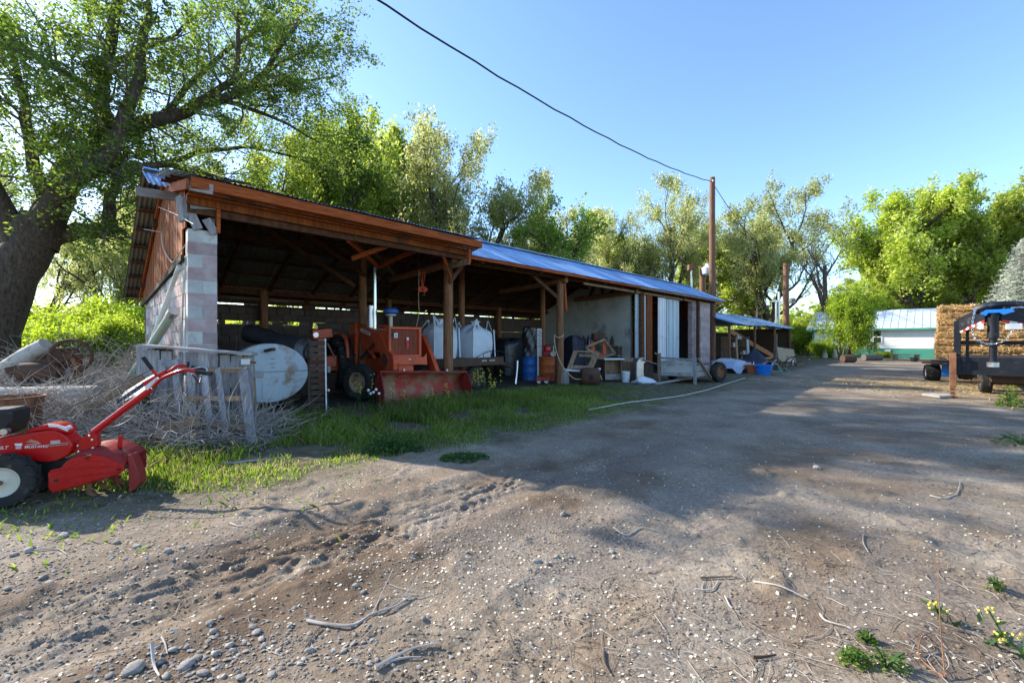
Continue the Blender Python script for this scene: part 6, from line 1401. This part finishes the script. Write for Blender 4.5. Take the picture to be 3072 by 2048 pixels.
# ------------------------------------------------------------------ dead brush, old iron and logs at the left
def brush(name, label, centers, k, seed, mat, rmin=.0045, rmax=.010, lmin=.3, lmax=.9, flat=.5):
    rs = random.Random(seed); brs = []
    for q in range(k):
        cx, cy, rx, ry, hh = rs.choice(centers); a = rs.uniform(0, 6.28); rr = math.sqrt(rs.random())
        p = Vector((cx + rx * rr * math.cos(a), cy + ry * rr * math.sin(a), 0)); zt = hh * (1 - .8 * rr * rr) * rs.random()
        p.z = gz(p.x, p.y) + .01 + zt
        d = Vector((rs.gauss(0, 1), rs.gauss(0, 1), rs.gauss(.12, .5))).normalized(); Ln = rs.uniform(lmin, lmax); pts = [p]; n = 5
        for i in range(n):
            d = (d + Vector((rs.gauss(0, 1), rs.gauss(0, 1), rs.gauss(-.05, .8))) * .28).normalized(); nx = pts[-1] + d * Ln / n; nx.z = max(nx.z, gz(nx.x, nx.y) + .004) if nx.z < .12 else nx.z; pts.append(nx)
        r = rs.uniform(rmin, rmax); brs.append((4, pts, [r * (1 - .8 * i / n) for i in range(n + 1)]))
        if rs.random() < .5:
            i = rs.randint(1, n - 1); dd = (d + Vector((rs.gauss(0, 1), rs.gauss(0, 1), rs.gauss(0, 1))) * .9).normalized(); b0 = pts[i]; brs.append((4, [b0, b0 + dd * Ln * .15, b0 + dd * Ln * .3 + Vector((0, 0, .02))], [r * .6, r * .5, r * .2]))
    c = centers[0]; t = thing(name, label, 'brush pile', (c[0], c[1], 0)); me = branches_mesh('branches', brs, mat, (3,)); me.transform(Matrix.Translation((-c[0], -c[1], 0))); o = obj('branches', me, t); o['kind'] = 'stuff'; return t
def gc(px, py, rx, ry, h): g = gp(px, py); return (g.x, g.y, rx, ry, h)
brush('brush_pile', 'heap of pale grey dead branches in front of the pallets', [gc(520, 1330, .75, .45, .55), gc(420, 1340, .7, .5, .6), gc(640, 1335, .6, .4, .45), gc(740, 1325, .45, .4, .35), gc(560, 1350, .5, .3, .3)], 2300, 1, M['twig'])
brush('brush_pile', 'tangle of dead brown branches behind the red tiller', [gc(300, 1330, .8, .6, .75), gc(180, 1330, .9, .6, .8), gc(380, 1290, .7, .6, .6), gc(60, 1330, .8, .6, .8)], 2000, 2, M['twig'], lmin=.3, lmax=1.0)
brush('brush_pile', 'dead branches heaped over the old log and iron wheel', [(-8.2, 7.5, 1.3, .8, 1.15), (-9.3, 8.2, 1.2, .9, 1.2), (-7.0, 7.8, .9, .7, .8)], 1700, 3, M['twig'], lmin=.4, lmax=1.3, rmin=.005, rmax=.013)
brush('brush_pile', 'thin dry brush along the thicket edge beyond the gable', [(-8.0, 10.5, 1.5, 1.0, 1.1), (-10.5, 12.5, 2.0, 1.2, 1.2), (-9.4, 11.2, 1.4, 1.0, 1.0), (-12.5, 11.5, 2.2, 1.2, 1.1)], 1900, 4, M['twig'], lmin=.5, lmax=1.6, rmin=.005, rmax=.013)
def wp(px, py, Y, t): return w2l(at(px, py, Y), t)
YL = 7.6
lgp = thing('pale_log', 'thick pale barkless log propped on the brush heap', 'log', (at(80, 1150, YL).x, YL, 0))
MB().tube([wp(-60, 1160, YL - .1, lgp), wp(20, 1108, YL, lgp), wp(80, 1068, YL, lgp), wp(140, 1034, YL + .05, lgp)], [.14, .15, .15, .13], 14).build('log', M['pale_log'], lgp, True)
MB().box(tuple(wp(150, 1100, YL + .25, lgp)), (.8, .4, .7)).build('support', M['rust_dark'], lgp)
iw = thing('iron_wheel_implement', 'rusty farm implement with a spoked iron wheel in the brush', 'implement', (at(200, 1150, 7.3).x, 7.3, 0), R(25))
cw = wp(213, 1068, 7.3, iw); mb = MB(); RW = .27
mb.tube([cw + Vector((math.cos(a) * RW, 0, math.sin(a) * RW)) for a in np.linspace(0, 6.2832, 25)], .028, 8, False); mb.build('wheel_rim', M['rust_dark'], iw, True)
for q in range(6): a = q * 1.047; MB().tube([cw, cw + Vector((math.cos(a) * RW, 0, math.sin(a) * RW))], .011, 6).build('spoke', M['rust_dark'], iw)
MB().tube([cw + Vector((0, -.06, 0)), cw + Vector((0, .3, 0))], .04, 10).build('hub', M['rust_dark'], iw, True)
MB().beam(cw, (cw.x + .35, .1, .02), .07, .05).build('leg', M['rust'], iw); MB().beam(cw + Vector((0, .3, 0)), (cw.x - .3, .4, .02), .07, .05).build('leg', M['rust'], iw)
MB().beam(cw + Vector((0, .1, 0)), cw + Vector((-.9, .3, -.25)), .1, .12).build('beam', M['rust_dark'], iw); MB().lathe([(.001, -.25), (.17, -.25), (.19, 0), (.17, .25), (.001, .25)], 18, cw + Vector((-.45, .2, -.28)), Matrix(((0, 0, 1), (1, 0, 0), (0, 1, 0)))).build('hopper', M['rust_dark'], iw, True)
rbq = thing('rusty_tub', 'rusty open iron tub standing behind the tiller engine', 'tub', (at(20, 1240, 5.6).x, 5.6, 0)); zt0 = at(20, 1194, 5.6).z
MB().lathe([(.001, .03), (.26, .03), (.28, 0), (.34, zt0), (.36, zt0 + .02), (.33, zt0 + .02), (.25, .06), (.001, .06)], 28).build('shell', M['rust'], rbq, True)
MB().tube([(.30 * math.cos(a), .30 * math.sin(a), zt0 * .5) for a in np.linspace(0, 6.283, 25)], .012, 6, False).build('hoop', M['rust_dark'], rbq, True)
cv = thing('grey_trough', 'weathered grey half-round trough lying in the brush behind the tub', 'trough', (at(90, 1230, 6.6).x, 6.6, 0), R(12))
ptsc = [Vector((-.9 + 1.8 * q / 10, 0, .62)) for q in range(11)]; MB().tube(ptsc, [.16] * 11, 14).build('shell', M['concrete'], cv, True); MB().box((-.5, 0, .25), (.1, .3, .5)).build('support', M['rust_dark'], cv); MB().box((.5, 0, .25), (.1, .3, .5)).build('support', M['rust_dark'], cv)
bs = thing('blue_sheet', 'dark blue metal sheet lying on planks behind the handlebars', 'sheet', (at(420, 1190, 6.0).x, 6.0, 0), R(10)); MB().poly([wp(345, 1215, 5.9, bs), wp(380, 1165, 6.2, bs), wp(470, 1120, 6.2, bs), wp(455, 1165, 5.9, bs)], (0, .02, .012)).build('sheet', M['tarp_dark'], bs)
board(bs, wp(262, 1228, 5.9, bs), wp(430, 1128, 6.15, bs), .09, .04, M['brown_wood'], 'plank'); board(bs, (0, .05, 0), (0.02, .05, wp(400, 1160, 6.1, bs).z - .03), .1, .1, M['dark_wood'], 'prop')
# ------------------------------------------------------------------ grass
M['grass'] = leaf_mat('grass', [(.065, .125, .018), (.10, .18, .022), (.145, .225, .03), (.21, .25, .06)], .45)
M['grass_dry'] = leaf_mat('grass_dry', [(.24, .20, .10), (.34, .29, .16)], .3)
M['weed'] = leaf_mat('weed', [(.035, .085, .02), (.05, .115, .028), (.07, .14, .04)], .4)
M['yellow_flower'] = mk('yellow_flower', [(.62, .50, .04), (.7, .58, .08)], .7, 9, bump=0)
M['white_flower'] = mk('white_flower', [(.66, .66, .62), (.78, .78, .74)], .8, 9, bump=0)
def blades(nr, X, Y, h, wd, bend=.35):
    n = len(X); Z = gh(X, Y); a = nr.uniform(0, 6.2832, n); dx, dy = np.cos(a), np.sin(a); lean = nr.uniform(.05, bend * 2, n) * h; w_ = wd * nr.uniform(.7, 1.3, n)
    la = nr.uniform(0, 6.2832, n); lx, ly = np.cos(la) * lean, np.sin(la) * lean; b = np.stack([X, Y, Z - .01], 1); s = np.stack([dx * w_, dy * w_, np.zeros(n)], 1)
    m1 = b + np.stack([lx * .35, ly * .35, h * .6], 1); tp2 = b + np.stack([lx, ly, h], 1)
    V = np.stack([b - s, b + s, m1 + s * .75, tp2, m1 - s * .75], 1).reshape(-1, 3); return V, np.arange(5 * n).reshape(-1, 5)
def scatter(nr, n, x0, x1, y0, y1, fn):
    X = nr.uniform(x0, x1, n); Y = y0 * (y1 / y0) ** nr.rand(n); k = nr.rand(n) < fn(X, Y); return X[k], Y[k]
nrg = np.random.RandomState(12)
def edge_at(s, t): return 4.65 + (fbm(s * .55, t * .2 + 3, 3) - .45) * 1.1 + 1.0 * smooth(1.5, -3.5, s)
def grass_den(X, Y):
    s, t = lane_st(X, Y); u = s - P0.dot(DL); v = t - P0.dot(DB); g = smooth(-.2, .6, t - edge_at(s, t)) * smooth(.36, .60, fbm(X * 1.1 + 5, Y * 1.1, 4) + .08)
    inn = smooth(-.1, .9, v) * (u > -.4) * (u < 42); return g * (1 - inn) * smooth(24, 14, u) * (.25 + .75 * smooth(-1.5, 1.5, s))
X, Y = scatter(nrg, 280000, -8, 11, 4.2, 17, grass_den)
s_, t_ = lane_st(X, Y); dist = t_ - edge_at(s_, t_)
hgt = (.045 + .16 * smooth(.3, 2.4, dist)) * nrg.uniform(.5, 1.3, len(X)) * (.7 + .6 * fbm(X * 1.4 + 31, Y * 1.4, 3)) * smooth(19, 9, s_ - P0.dot(DL) + 6)
V, Fc = blades(nrg, X, Y, hgt, .0045 + .0008 * Y * .4); tag(obj('grass', np_mesh('grass', V, Fc, M['grass'])), 'green spring grass along the front of the open barn', 'grass', kind='stuff')
k = nrg.rand(len(X)) < .12; V, Fc = blades(nrg, X[k], Y[k], hgt[k] * 1.25 + .03, .004, .7); tag(obj('dry_grass', np_mesh('dry_grass', V, Fc, M['grass_dry'])), 'dry pale stalks mixed through the grass by the barn', 'grass', kind='stuff')
def weed_den(X, Y):
    s, t = lane_st(X, Y); e = edge_at(s, t); lf = np.exp(-((t - e) / .9) ** 2) * smooth(4, -1, s) * .9 + smooth(-.3, .8, t - e) * smooth(1.5, -2, s); rt = smooth(.1, -1.6, t + .9) * .5 * smooth(30, 3, s)
    return np.clip(lf + rt, 0, 1) * smooth(.42, .62, fbm(X * 2.3 + 70, Y * 2.3, 4)) * (t < 13)
X, Y = scatter(nrg, 60000, -14, 14, 1.7, 20, weed_den); V, Fc = blades(nrg, X, Y, nrg.uniform(.015, .075, len(X)), .006 + .001 * Y * .4, .8); tag(obj('ground_weeds', np_mesh('ground_weeds', V, Fc, M['grass'])), 'low green weeds creeping over the gravel', 'weeds', kind='stuff')
X, Y = scatter(nrg, 60000, -30, 60, 12, 75, lambda X, Y: smooth(.45, .6, fbm(X * .5 + 3, Y * .5, 4)) * ((lane_st(X, Y)[1] < -1.6) | (lane_st(X, Y)[0] - P0.dot(DL) < -2.5) | (lane_st(X, Y)[0] - P0.dot(DL) > 42.5))); V, Fc = blades(nrg, X, Y, nrg.uniform(.06, .22, len(X)), .016, .5); tag(obj('far_grass', np_mesh('far_grass', V, Fc, M['grass'])), 'rough green grass around the far yard and under the trees', 'grass', kind='stuff')
# leafy weed clumps and tall flowering weeds
def clump(label, px, py, rx, h, k, seed, mat='weed', ls=.035, name='weed_clump'):
    nr = np.random.RandomState(seed); g = gp(px, py); t = thing(name, label, 'weed', (g.x, g.y, gz(g.x, g.y)))
    a = nr.uniform(0, 6.28, k); r = np.sqrt(nr.rand(k)); P_ = np.stack([np.cos(a) * r * rx, np.sin(a) * r * rx * .7, h * (1 - r ** 2) * nr.rand(k) + .01], 1); V, Fc = leaf_arrays(nr, P_, ls, flat=.5, asp=.45); obj('leaves', np_mesh('leaves', V, Fc, M[mat]), t)
    mb = MB(); rs = random.Random(seed)
    for q in range(18): an = rs.uniform(0, 6.28); mb.tube([(0, 0, -.02), (math.cos(an) * rx * .3, math.sin(an) * rx * .2, h * .5), (math.cos(an) * rx * .7, math.sin(an) * rx * .5, h * rs.uniform(.4, .9))], .004, 4)
    mb.build('stems', M['weed'], t); return t
clump('dark leafy weed clump where the grass meets the dirt', 1180, 1352, .42, .26, 900, 3, 'weed', .03); clump('low dark creeping weed at the edge of the lane', 1395, 1375, .32, .07, 260, 4); clump('feathery weed clump in the foreground dirt corner', 2660, 2015, .10, .08, 120, 5, 'grass', .010); clump('feathery green weed beside the yellow flowers', 2560, 2000, .07, .07, 160, 6, 'grass', .012)
clump('green weed clump under the gooseneck deck', 3030, 1215, .28, .5, 260, 7, 'grass', .04); clump('bushy weed by the road edge under the spruce side', 3065, 1330, .35, .16, 160, 8, 'weed', .025); clump('small bright weed on the dirt near lane edge', 2990, 1780, .06, .08, 60, 9, 'grass', .009); clump('small green weed on the dirt beside the twig litter', 2600, 1935, .05, .05, 90, 10, 'grass', .012)
def tall_weeds(label, px, py, n, h, seed, spread):
    rs = random.Random(seed); g = gp(px, py); t = thing('flowering_weed', label, 'weed', (g.x, g.y, 0)); st = MB(); fl_ = MB(); lf = []
    for q in range(n):
        b = Vector((rs.uniform(-spread, spread), rs.uniform(-.3, .3), 0)); hh = h * rs.uniform(.6, 1.1); tpv = b + Vector((rs.uniform(-.08, .08), rs.uniform(-.08, .08), hh)); st.tube([b, b.lerp(tpv, .5) + Vector((rs.uniform(-.03, .03), 0, 0)), tpv], .004, 4)
        for j in range(7):
            c = b.lerp(tpv, rs.uniform(.6, 1.02)) + Vector((rs.uniform(-.04, .04), rs.uniform(-.04, .04), 0)); fl_.box(c, (.0085 + .008 * (h > .3),) * 3, (rs.random() * 3, rs.random() * 3, 0))
        for j in range(9): lf.append(tuple(b.lerp(tpv, rs.uniform(.05, .8)) + Vector((rs.uniform(-.05, .05), rs.uniform(-.05, .05), 0))))
    st.build('stems', M['weed'], t)['kind'] = 'stuff'; fl_.build('flowers', M['yellow_flower'], t)['kind'] = 'stuff'; V, Fc = leaf_arrays(np.random.RandomState(seed), np.array(lf), .035, flat=.2, asp=.3); obj('leaves', np_mesh('leaves', V, Fc, M['weed']), t)
tall_weeds('tall weeds with yellow flowers at the right end of the bucket', 1455, 1205, 16, .75, 1, .38); tall_weeds('yellow-flowered weeds growing against the bucket face', 1260, 1222, 8, .5, 2, .7); tall_weeds('yellow-flowered weed by the tractor front tyre', 1085, 1225, 4, .7, 3, .15); tall_weeds('yellow-flowered weed in the foreground corner of the dirt', 3010, 1960, 5, .13, 4, .07)
for k_, (px, py, zz) in enumerate(((1128, 1168, .28), (1137, 1180, .22), (1105, 1170, .3), (1112, 1180, .25), (985, 1170, .35), (1120, 1176, .18))):
    Y_ = 9.2; p = at(px, py, Y_); t = thing('dandelion', 'white dandelion clock standing before the bucket cheek', 'flower', (p.x, Y_, 0), 0, 'dandelion clocks by the bucket'); MB().tube([(0, 0, 0), (.01, 0, p.z * .5), (0, 0, p.z)], .004, 4).build('stem', M['weed'], t); MB().lathe([(.001, -.032), (.024, -.022), (.033, 0), (.024, .022), (.001, .032)], 10, (0, 0, p.z)).build('seed_head', M['white_flower'], t, True)
# ------------------------------------------------------------------ stones, pebbles, seeds, twigs on the dirt
def stone_mesh(seed):
    r_ = np.random.RandomState(seed); bm_ = bmesh.new(); bmesh.ops.create_icosphere(bm_, subdivisions=2, radius=1); ax = r_.normal(size=(9, 3)); ax /= np.linalg.norm(ax, axis=1, keepdims=True); th_ = r_.uniform(.5, .92, 9)
    for v in bm_.verts:
        c = np.array(v.co); 
        for q in range(9):
            d = c @ ax[q]
            if d > th_[q]: c = c - ax[q] * (d - th_[q]) * .75
        v.co = Vector(c * np.array([1, .78, .5]))
    me = bpy.data.meshes.new('stone'); bm_.to_mesh(me); bm_.free(); me.materials.append(M['stone']); me.polygons.foreach_set('use_smooth', [True] * len(me.polygons)); return me
SM = [stone_mesh(q) for q in range(7)]; rs = random.Random(21)
def stone(px, py, wpx, lab, grp):
    g = gp(px, py); r = wpx / 2 / F * g.y * (1 if wpx < 36 else .72); z = gz(g.x, g.y); o = obj('river_stone', rs.choice(SM), None, (g.x, g.y, z + r * .22), rot=(rs.uniform(-.2, .2), rs.uniform(-.2, .2), rs.uniform(0, 6.28)), sc=(r, r * rs.uniform(.75, 1.1), r * rs.uniform(.7, 1.1))); tag(o, lab, 'stone', grp)
GA = 'rounded river stones in the foreground gravel'
for px, py, w_ in ((630, 1888, 40), (610, 2030, 60), (560, 2010, 70), (400, 2025, 90), (480, 2000, 34), (520, 1960, 30), (590, 1985, 34), (650, 1970, 30), (700, 1960, 26), (770, 1905, 44), (785, 1925, 38), (760, 1890, 28), (690, 1945, 30), (735, 1935, 24), (790, 1945, 24), (640, 1910, 26), (870, 1885, 26), (912, 1985, 36), (930, 1960, 44), (1032, 1960, 42), (900, 2000, 26), (815, 2035, 40), (720, 2040, 34), (1060, 1935, 22), (1090, 1930, 20), (330, 2040, 40), (860, 1930, 18), (560, 1950, 22), (670, 2035, 26), (500, 2040, 30), (1000, 2020, 20), (450, 1960, 18), (1130, 1990, 18), (835, 1960, 20), (1270, 1862, 26), (1285, 1850, 18), (1090, 1782, 20), (1065, 1765, 26)):
    stone(px, py, w_, 'rounded grey river stone in the patch of foreground gravel', GA)
GB = 'stones at the lane edge before the tiller'
for px, py, w_ in ((85, 1655, 46), (128, 1735, 44), (45, 1665, 26), (410, 1640, 44), (440, 1642, 22), (505, 1670, 28), (190, 1612, 54), (350, 1628, 24), (375, 1680, 22), (335, 1670, 18), (545, 1660, 20), (195, 1710, 18), (20, 1770, 40), (60, 1780, 26), (150, 1760, 24), (560, 1640, 14), (520, 1690, 14), (660, 1545, 10), (120, 1830, 16), (230, 1560, 18), (300, 1590, 20)):
    stone(px, py, w_, 'flat pale stone on the lane edge between tiller and dirt', GB)
GCs = 'blue-grey stones in the middle of the lane'
for px, py, w_ in ((1612, 1685, 34), (1640, 1690, 24), (1670, 1670, 20), (1835, 1645, 20), (1840, 1660, 16), (1585, 1712, 20), (1690, 1545, 28), (2370, 1828, 20), (2420, 1790, 16), (2450, 1405, 30), (1920, 1690, 14)):
    stone(px, py, w_, 'smooth blue-grey stone half sunk in the dirt of the lane', GCs)
def flecks(nr, n, den, rmin, rmax, mat, name, lab, cat, flat, nseg=6, xr=(-6.5, 7.5), yr=(1.55, 13)):
    X = nr.uniform(-1.35, 1.35, n); Y = yr[0] * (yr[1] / yr[0]) ** nr.rand(n); X = X * Y; kk = nr.rand(n) < den(X, Y); X, Y = X[kk], Y[kk]; n = len(X); r = rmin * (rmax / rmin) ** (nr.rand(n) ** 1.7); Z = gh(X, Y)
    a = np.arange(nseg) * 2 * math.pi / nseg; ph = nr.uniform(0, 6.28, n); tl = nr.normal(0, .35 if flat < .3 else .2, (n, 2)); ring = np.stack([np.cos(a[None] + ph[:, None]) * r[:, None], np.sin(a[None] + ph[:, None]) * (r * nr.uniform(.6, 1, n))[:, None]], -1)
    zt = (ring * tl[:, None, :]).sum(-1) + (r * flat * .25 + .0015)[:, None]; base = np.stack([X[:, None] + ring[..., 0], Y[:, None] + ring[..., 1], Z[:, None] + zt], -1); top = np.stack([X, Y, Z + r * flat + .003], 1)[:, None]
    V = np.concatenate([base, top], 1).reshape(-1, 3); o = np.arange(n)[:, None] * (nseg + 1); i = np.arange(nseg)[None]; Fc = np.stack([o + i, o + (i + 1) % nseg, o + nseg + 0 * i], -1).reshape(-1, 3); tag(obj(name, np_mesh(name, V, Fc, mat, sm=flat > .3)), lab, cat, kind='stuff')
nrf = np.random.RandomState(33)
def dirt(X, Y): s, t = lane_st(X, Y); return smooth(.4, -.2, t - edge_at(s, t)) + smooth(0, -3, s) * (t < 7.5)
def near_px(X, Y, px, py, sx, sy): ppx = CX + F * X / Y; ppy = HOR + F * EYE / Y; return np.exp(-((ppx - px) / sx) ** 2 - ((ppy - py) / sy) ** 2)
def grav_den(X, Y):
    s, t = lane_st(X, Y); e = np.exp(-((t - edge_at(s, t) + .25) / .35) ** 2) * .35; g = near_px(X, Y, 620, 1990, 420, 90) + near_px(X, Y, 950, 1950, 300, 70) * .8 + near_px(X, Y, 150, 1720, 320, 90) + near_px(X, Y, 480, 1650, 250, 40) * .7 + near_px(X, Y, 1350, 1660, 330, 60) * .6 + near_px(X, Y, 1620, 1600, 200, 60) * .6 + near_px(X, Y, 350, 1480, 330, 60) * .8
    return np.clip((g * .55 + e * .8 + .03) * (.4 + 1.2 * fbm(X * 5, Y * 5, 3)), 0, 1) * np.clip(dirt(X, Y) + near_px(X, Y, 350, 1480, 400, 90), 0, 1)
flecks(nrf, 110000, grav_den, .003, .015, M['pebble'], 'gravel', 'loose gravel and small pebbles strewn over the dirt lane', 'gravel', .6)
flecks(nrf, 30000, lambda X, Y: dirt(X, Y) * (.12 + .5 * near_px(X, Y, 1350, 1700, 320, 120) + .25 * near_px(X, Y, 1000, 1560, 700, 200) + .2 * near_px(X, Y, 1900, 1950, 800, 150)), .006, .011, M['seed'], 'elm_seeds', 'papery pale elm seeds scattered over the dirt', 'seeds', .08)
flecks(nrf, 60000, lambda X, Y: dirt(X, Y) * (.10 + .5 * smooth(.5, .62, fbm(X * 2.5 + 13, Y * 2.5, 4))), .003, .012, M['soil'], 'soil_crumbs', 'crumbs of brown soil on the dirt lane', 'soil', .8)
def litter(nr_seed, n, den, mat, name, lab):
    rs = random.Random(nr_seed); brs = []
    for q in range(n):
        for tr in range(30):
            px = rs.uniform(-100, 3172); py = 1018 + 1030 * rs.random() ** .8 * .99 + 8
            if py < 1180: continue
            g = gp(px, py); 
            if rs.random() < den(px, py): break
        a = rs.uniform(0, 6.28); Ln = rs.choice([.04, .06, .08, .1, .15, .2]) * rs.uniform(.7, 1.4); p = Vector((g.x, g.y, 0)); pts = []; cur = rs.gauss(0, .5)
        for i in range(5): pts.append(Vector((p.x, p.y, gz(p.x, p.y) + .004 + rs.uniform(0, .006)))); p = p + Vector((math.cos(a), math.sin(a), 0)) * Ln / 4; a += cur * .35
        r = rs.uniform(.0008, .002); brs.append((4, pts, [r] * 4 + [r * .5]))
    tag(obj(name, branches_mesh(name, brs, mat, (3,))), lab, 'litter', kind='stuff')
litter(3, 650, lambda px, py: .15 + .85 * (px > 1500) * (py > 1500), M['twig'], 'twig_litter', 'fine pale twigs littered over the bare dirt')
litter(4, 500, lambda px, py: .2 + .8 * (px > 1400) * (py > 1600), M['twig_dark'], 'bark_litter', 'fine brown twigs and bark littered over the bare dirt')
def stick(pts, r, lab, Yz=None, mat='twig'):
    P = [gp(a, b) for a, b in pts]; P = [Vector((p.x, p.y, gz(p.x, p.y) + r + .004 + (Yz or {}).get(i, 0))) for i, p in enumerate(P)]; t = thing('fallen_stick', lab, 'stick', (P[0].x, P[0].y, 0)); Q = smooth_pts([p - Vector(t.location) for p in P], 5); n = len(Q); MB().tube(Q, [r * (1 - .6 * i / n) for i in range(n)], 6).build('stick', M[mat], t, True); return t, [p - Vector(t.location) for p in P]
stick([(1125, 2020), (1180, 1985), (1240, 1958), (1310, 1938)], .010, 'long straight grey stick lying in the foreground dirt')
stick([(920, 1872), (980, 1884), (1060, 1886), (1115, 1858), (1180, 1825), (1240, 1785)], .009, 'forked pale twig lying over the foreground gravel')
stick([(1115, 1858), (1140, 1800), (1180, 1758)], .004, 'thin side twig rising from the forked pale twig', {2: .10}); stick([(1115, 1858), (1200, 1800), (1265, 1760)], .004, 'thin arching twig beside the forked pale twig', {2: .08})
stick([(1170, 1995), (1215, 1982), (1262, 1976)], .006, 'short grey stick beside the long straight stick'); stick([(455, 1980), (462, 2010), (478, 2045)], .008, 'short pale stick standing among the gravel stones', {0: .05})
stick([(918, 1950), (940, 1915), (962, 1890)], .006, 'dark bent twig between gravel stones', None, 'twig_dark'); stick([(485, 1930), (495, 1950), (502, 1975)], .005, 'tiny grey stick on the sandy dirt'); stick([(110, 1655), (170, 1652), (200, 1668)], .006, 'thin pale stick beside the flat lane-edge stone')
stick([(690, 1578), (720, 1592), (770, 1592)], .006, 'curved pale stick in the handlebar shadow'); stick([(1840, 1585), (1880, 1600), (1925, 1580), (1985, 1592)], .006, 'curled pale twig on the sunlit dirt'); stick([(2100, 1738), (2150, 1736), (2200, 1735)], .008, 'straight brown twig on the sunlit dirt', None, 'twig_dark')
stick([(2085, 1768), (2135, 1770), (2155, 1745)], .006, 'hooked pale twig on the sunlit dirt'); stick([(2260, 1750), (2340, 1780), (2425, 1805)], .006, 'long thin pale twig across the sunlit dirt'); stick([(2175, 1790), (2190, 1820), (2200, 1825)], .005, 'tiny curved twig below the hooked twig')
stick([(2258, 1985), (2290, 1980), (2328, 1972)], .009, 'stout brown stick near the foreground edge', None, 'rust_dark'); stick([(1812, 1960), (1812, 2000), (1830, 2040)], .006, 'thin dark bent stem at the foreground edge', None, 'twig_dark'); stick([(2460, 1850), (2480, 1870), (2540, 1890)], .006, 'crooked grey twig in the twig litter')
stick([(2830, 2045), (2760, 1990), (2765, 1950), (2795, 1942)], .0045, 'reddish bent stem leaning in the foreground corner', {2: .03, 3: .05}, 'rust'); stick([(2835, 2045), (2822, 1960), (2815, 1880), (2817, 1810)], .003, 'tall thin reddish stem standing in the foreground corner', {1: .1, 2: .22, 3: .3}, 'rust')
stick([(2790, 1490), (2830, 1500), (2870, 1480), (2880, 1440)], .006, 'pale curved straw on the shaded lane'); stick([(2590, 1605), (2590, 1630), (2605, 1665)], .005, 'thin grey twig on the pale dirt')
# hoses and cords on the ground
def ground_line(name, lab, cat, pts, r, mat, n=6):
    P = [gp(a, b) for a, b in pts]; t = thing(name, lab, cat, (P[0].x, P[0].y, 0)); Q = smooth_pts(P, 8); Q = [Vector((p.x, p.y, gz(p.x, p.y) + r + .006)) - Vector(t.location) for p in Q]; MB().tube(Q, r, n).build('line', M[mat], t, True)
ground_line('white_hose', 'thin white hose lying along the grass edge toward the wooden trailer', 'hose', ((1765, 1228), (1830, 1216), (1920, 1203), (2000, 1193), (2080, 1180), (2160, 1160), (2235, 1136)), .012, 'hose')
ground_line('grey_pipe', 'long thin grey pipe lying on the ground behind the tiller tines', 'pipe', ((372, 1418), (520, 1406), (640, 1396), (760, 1384), (850, 1375)), .013, 'concrete')

# loose hay trodden into the ground round the hay trailer
nh = np.random.RandomState(8); n_h = 5000; hx_ = nh.normal(0, 1, (n_h, 2)) * np.array([2.2, 1.6]) + np.array([14.0, 14.0]); d_ = nh.uniform(0, 6.28, n_h); ln_ = nh.uniform(.05, .16, n_h); cz = gh(hx_[:, 0], hx_[:, 1]) + nh.uniform(.004, .03, n_h)
ax_ = np.stack([np.cos(d_), np.sin(d_), nh.normal(0, .1, n_h)], 1) * ln_[:, None]; sd_ = np.stack([-np.sin(d_), np.cos(d_), np.zeros(n_h)], 1) * .007; c_h = np.stack([hx_[:, 0], hx_[:, 1], cz], 1)
tag(obj('loose_hay', np_mesh('loose_hay', np.stack([c_h - ax_ - sd_, c_h + ax_ - sd_, c_h + ax_ + sd_, c_h - ax_ + sd_], 1).reshape(-1, 3), np.arange(4 * n_h).reshape(-1, 4), M['straw'])), 'loose golden hay trodden into the ground by the trailers', 'hay', kind='stuff')
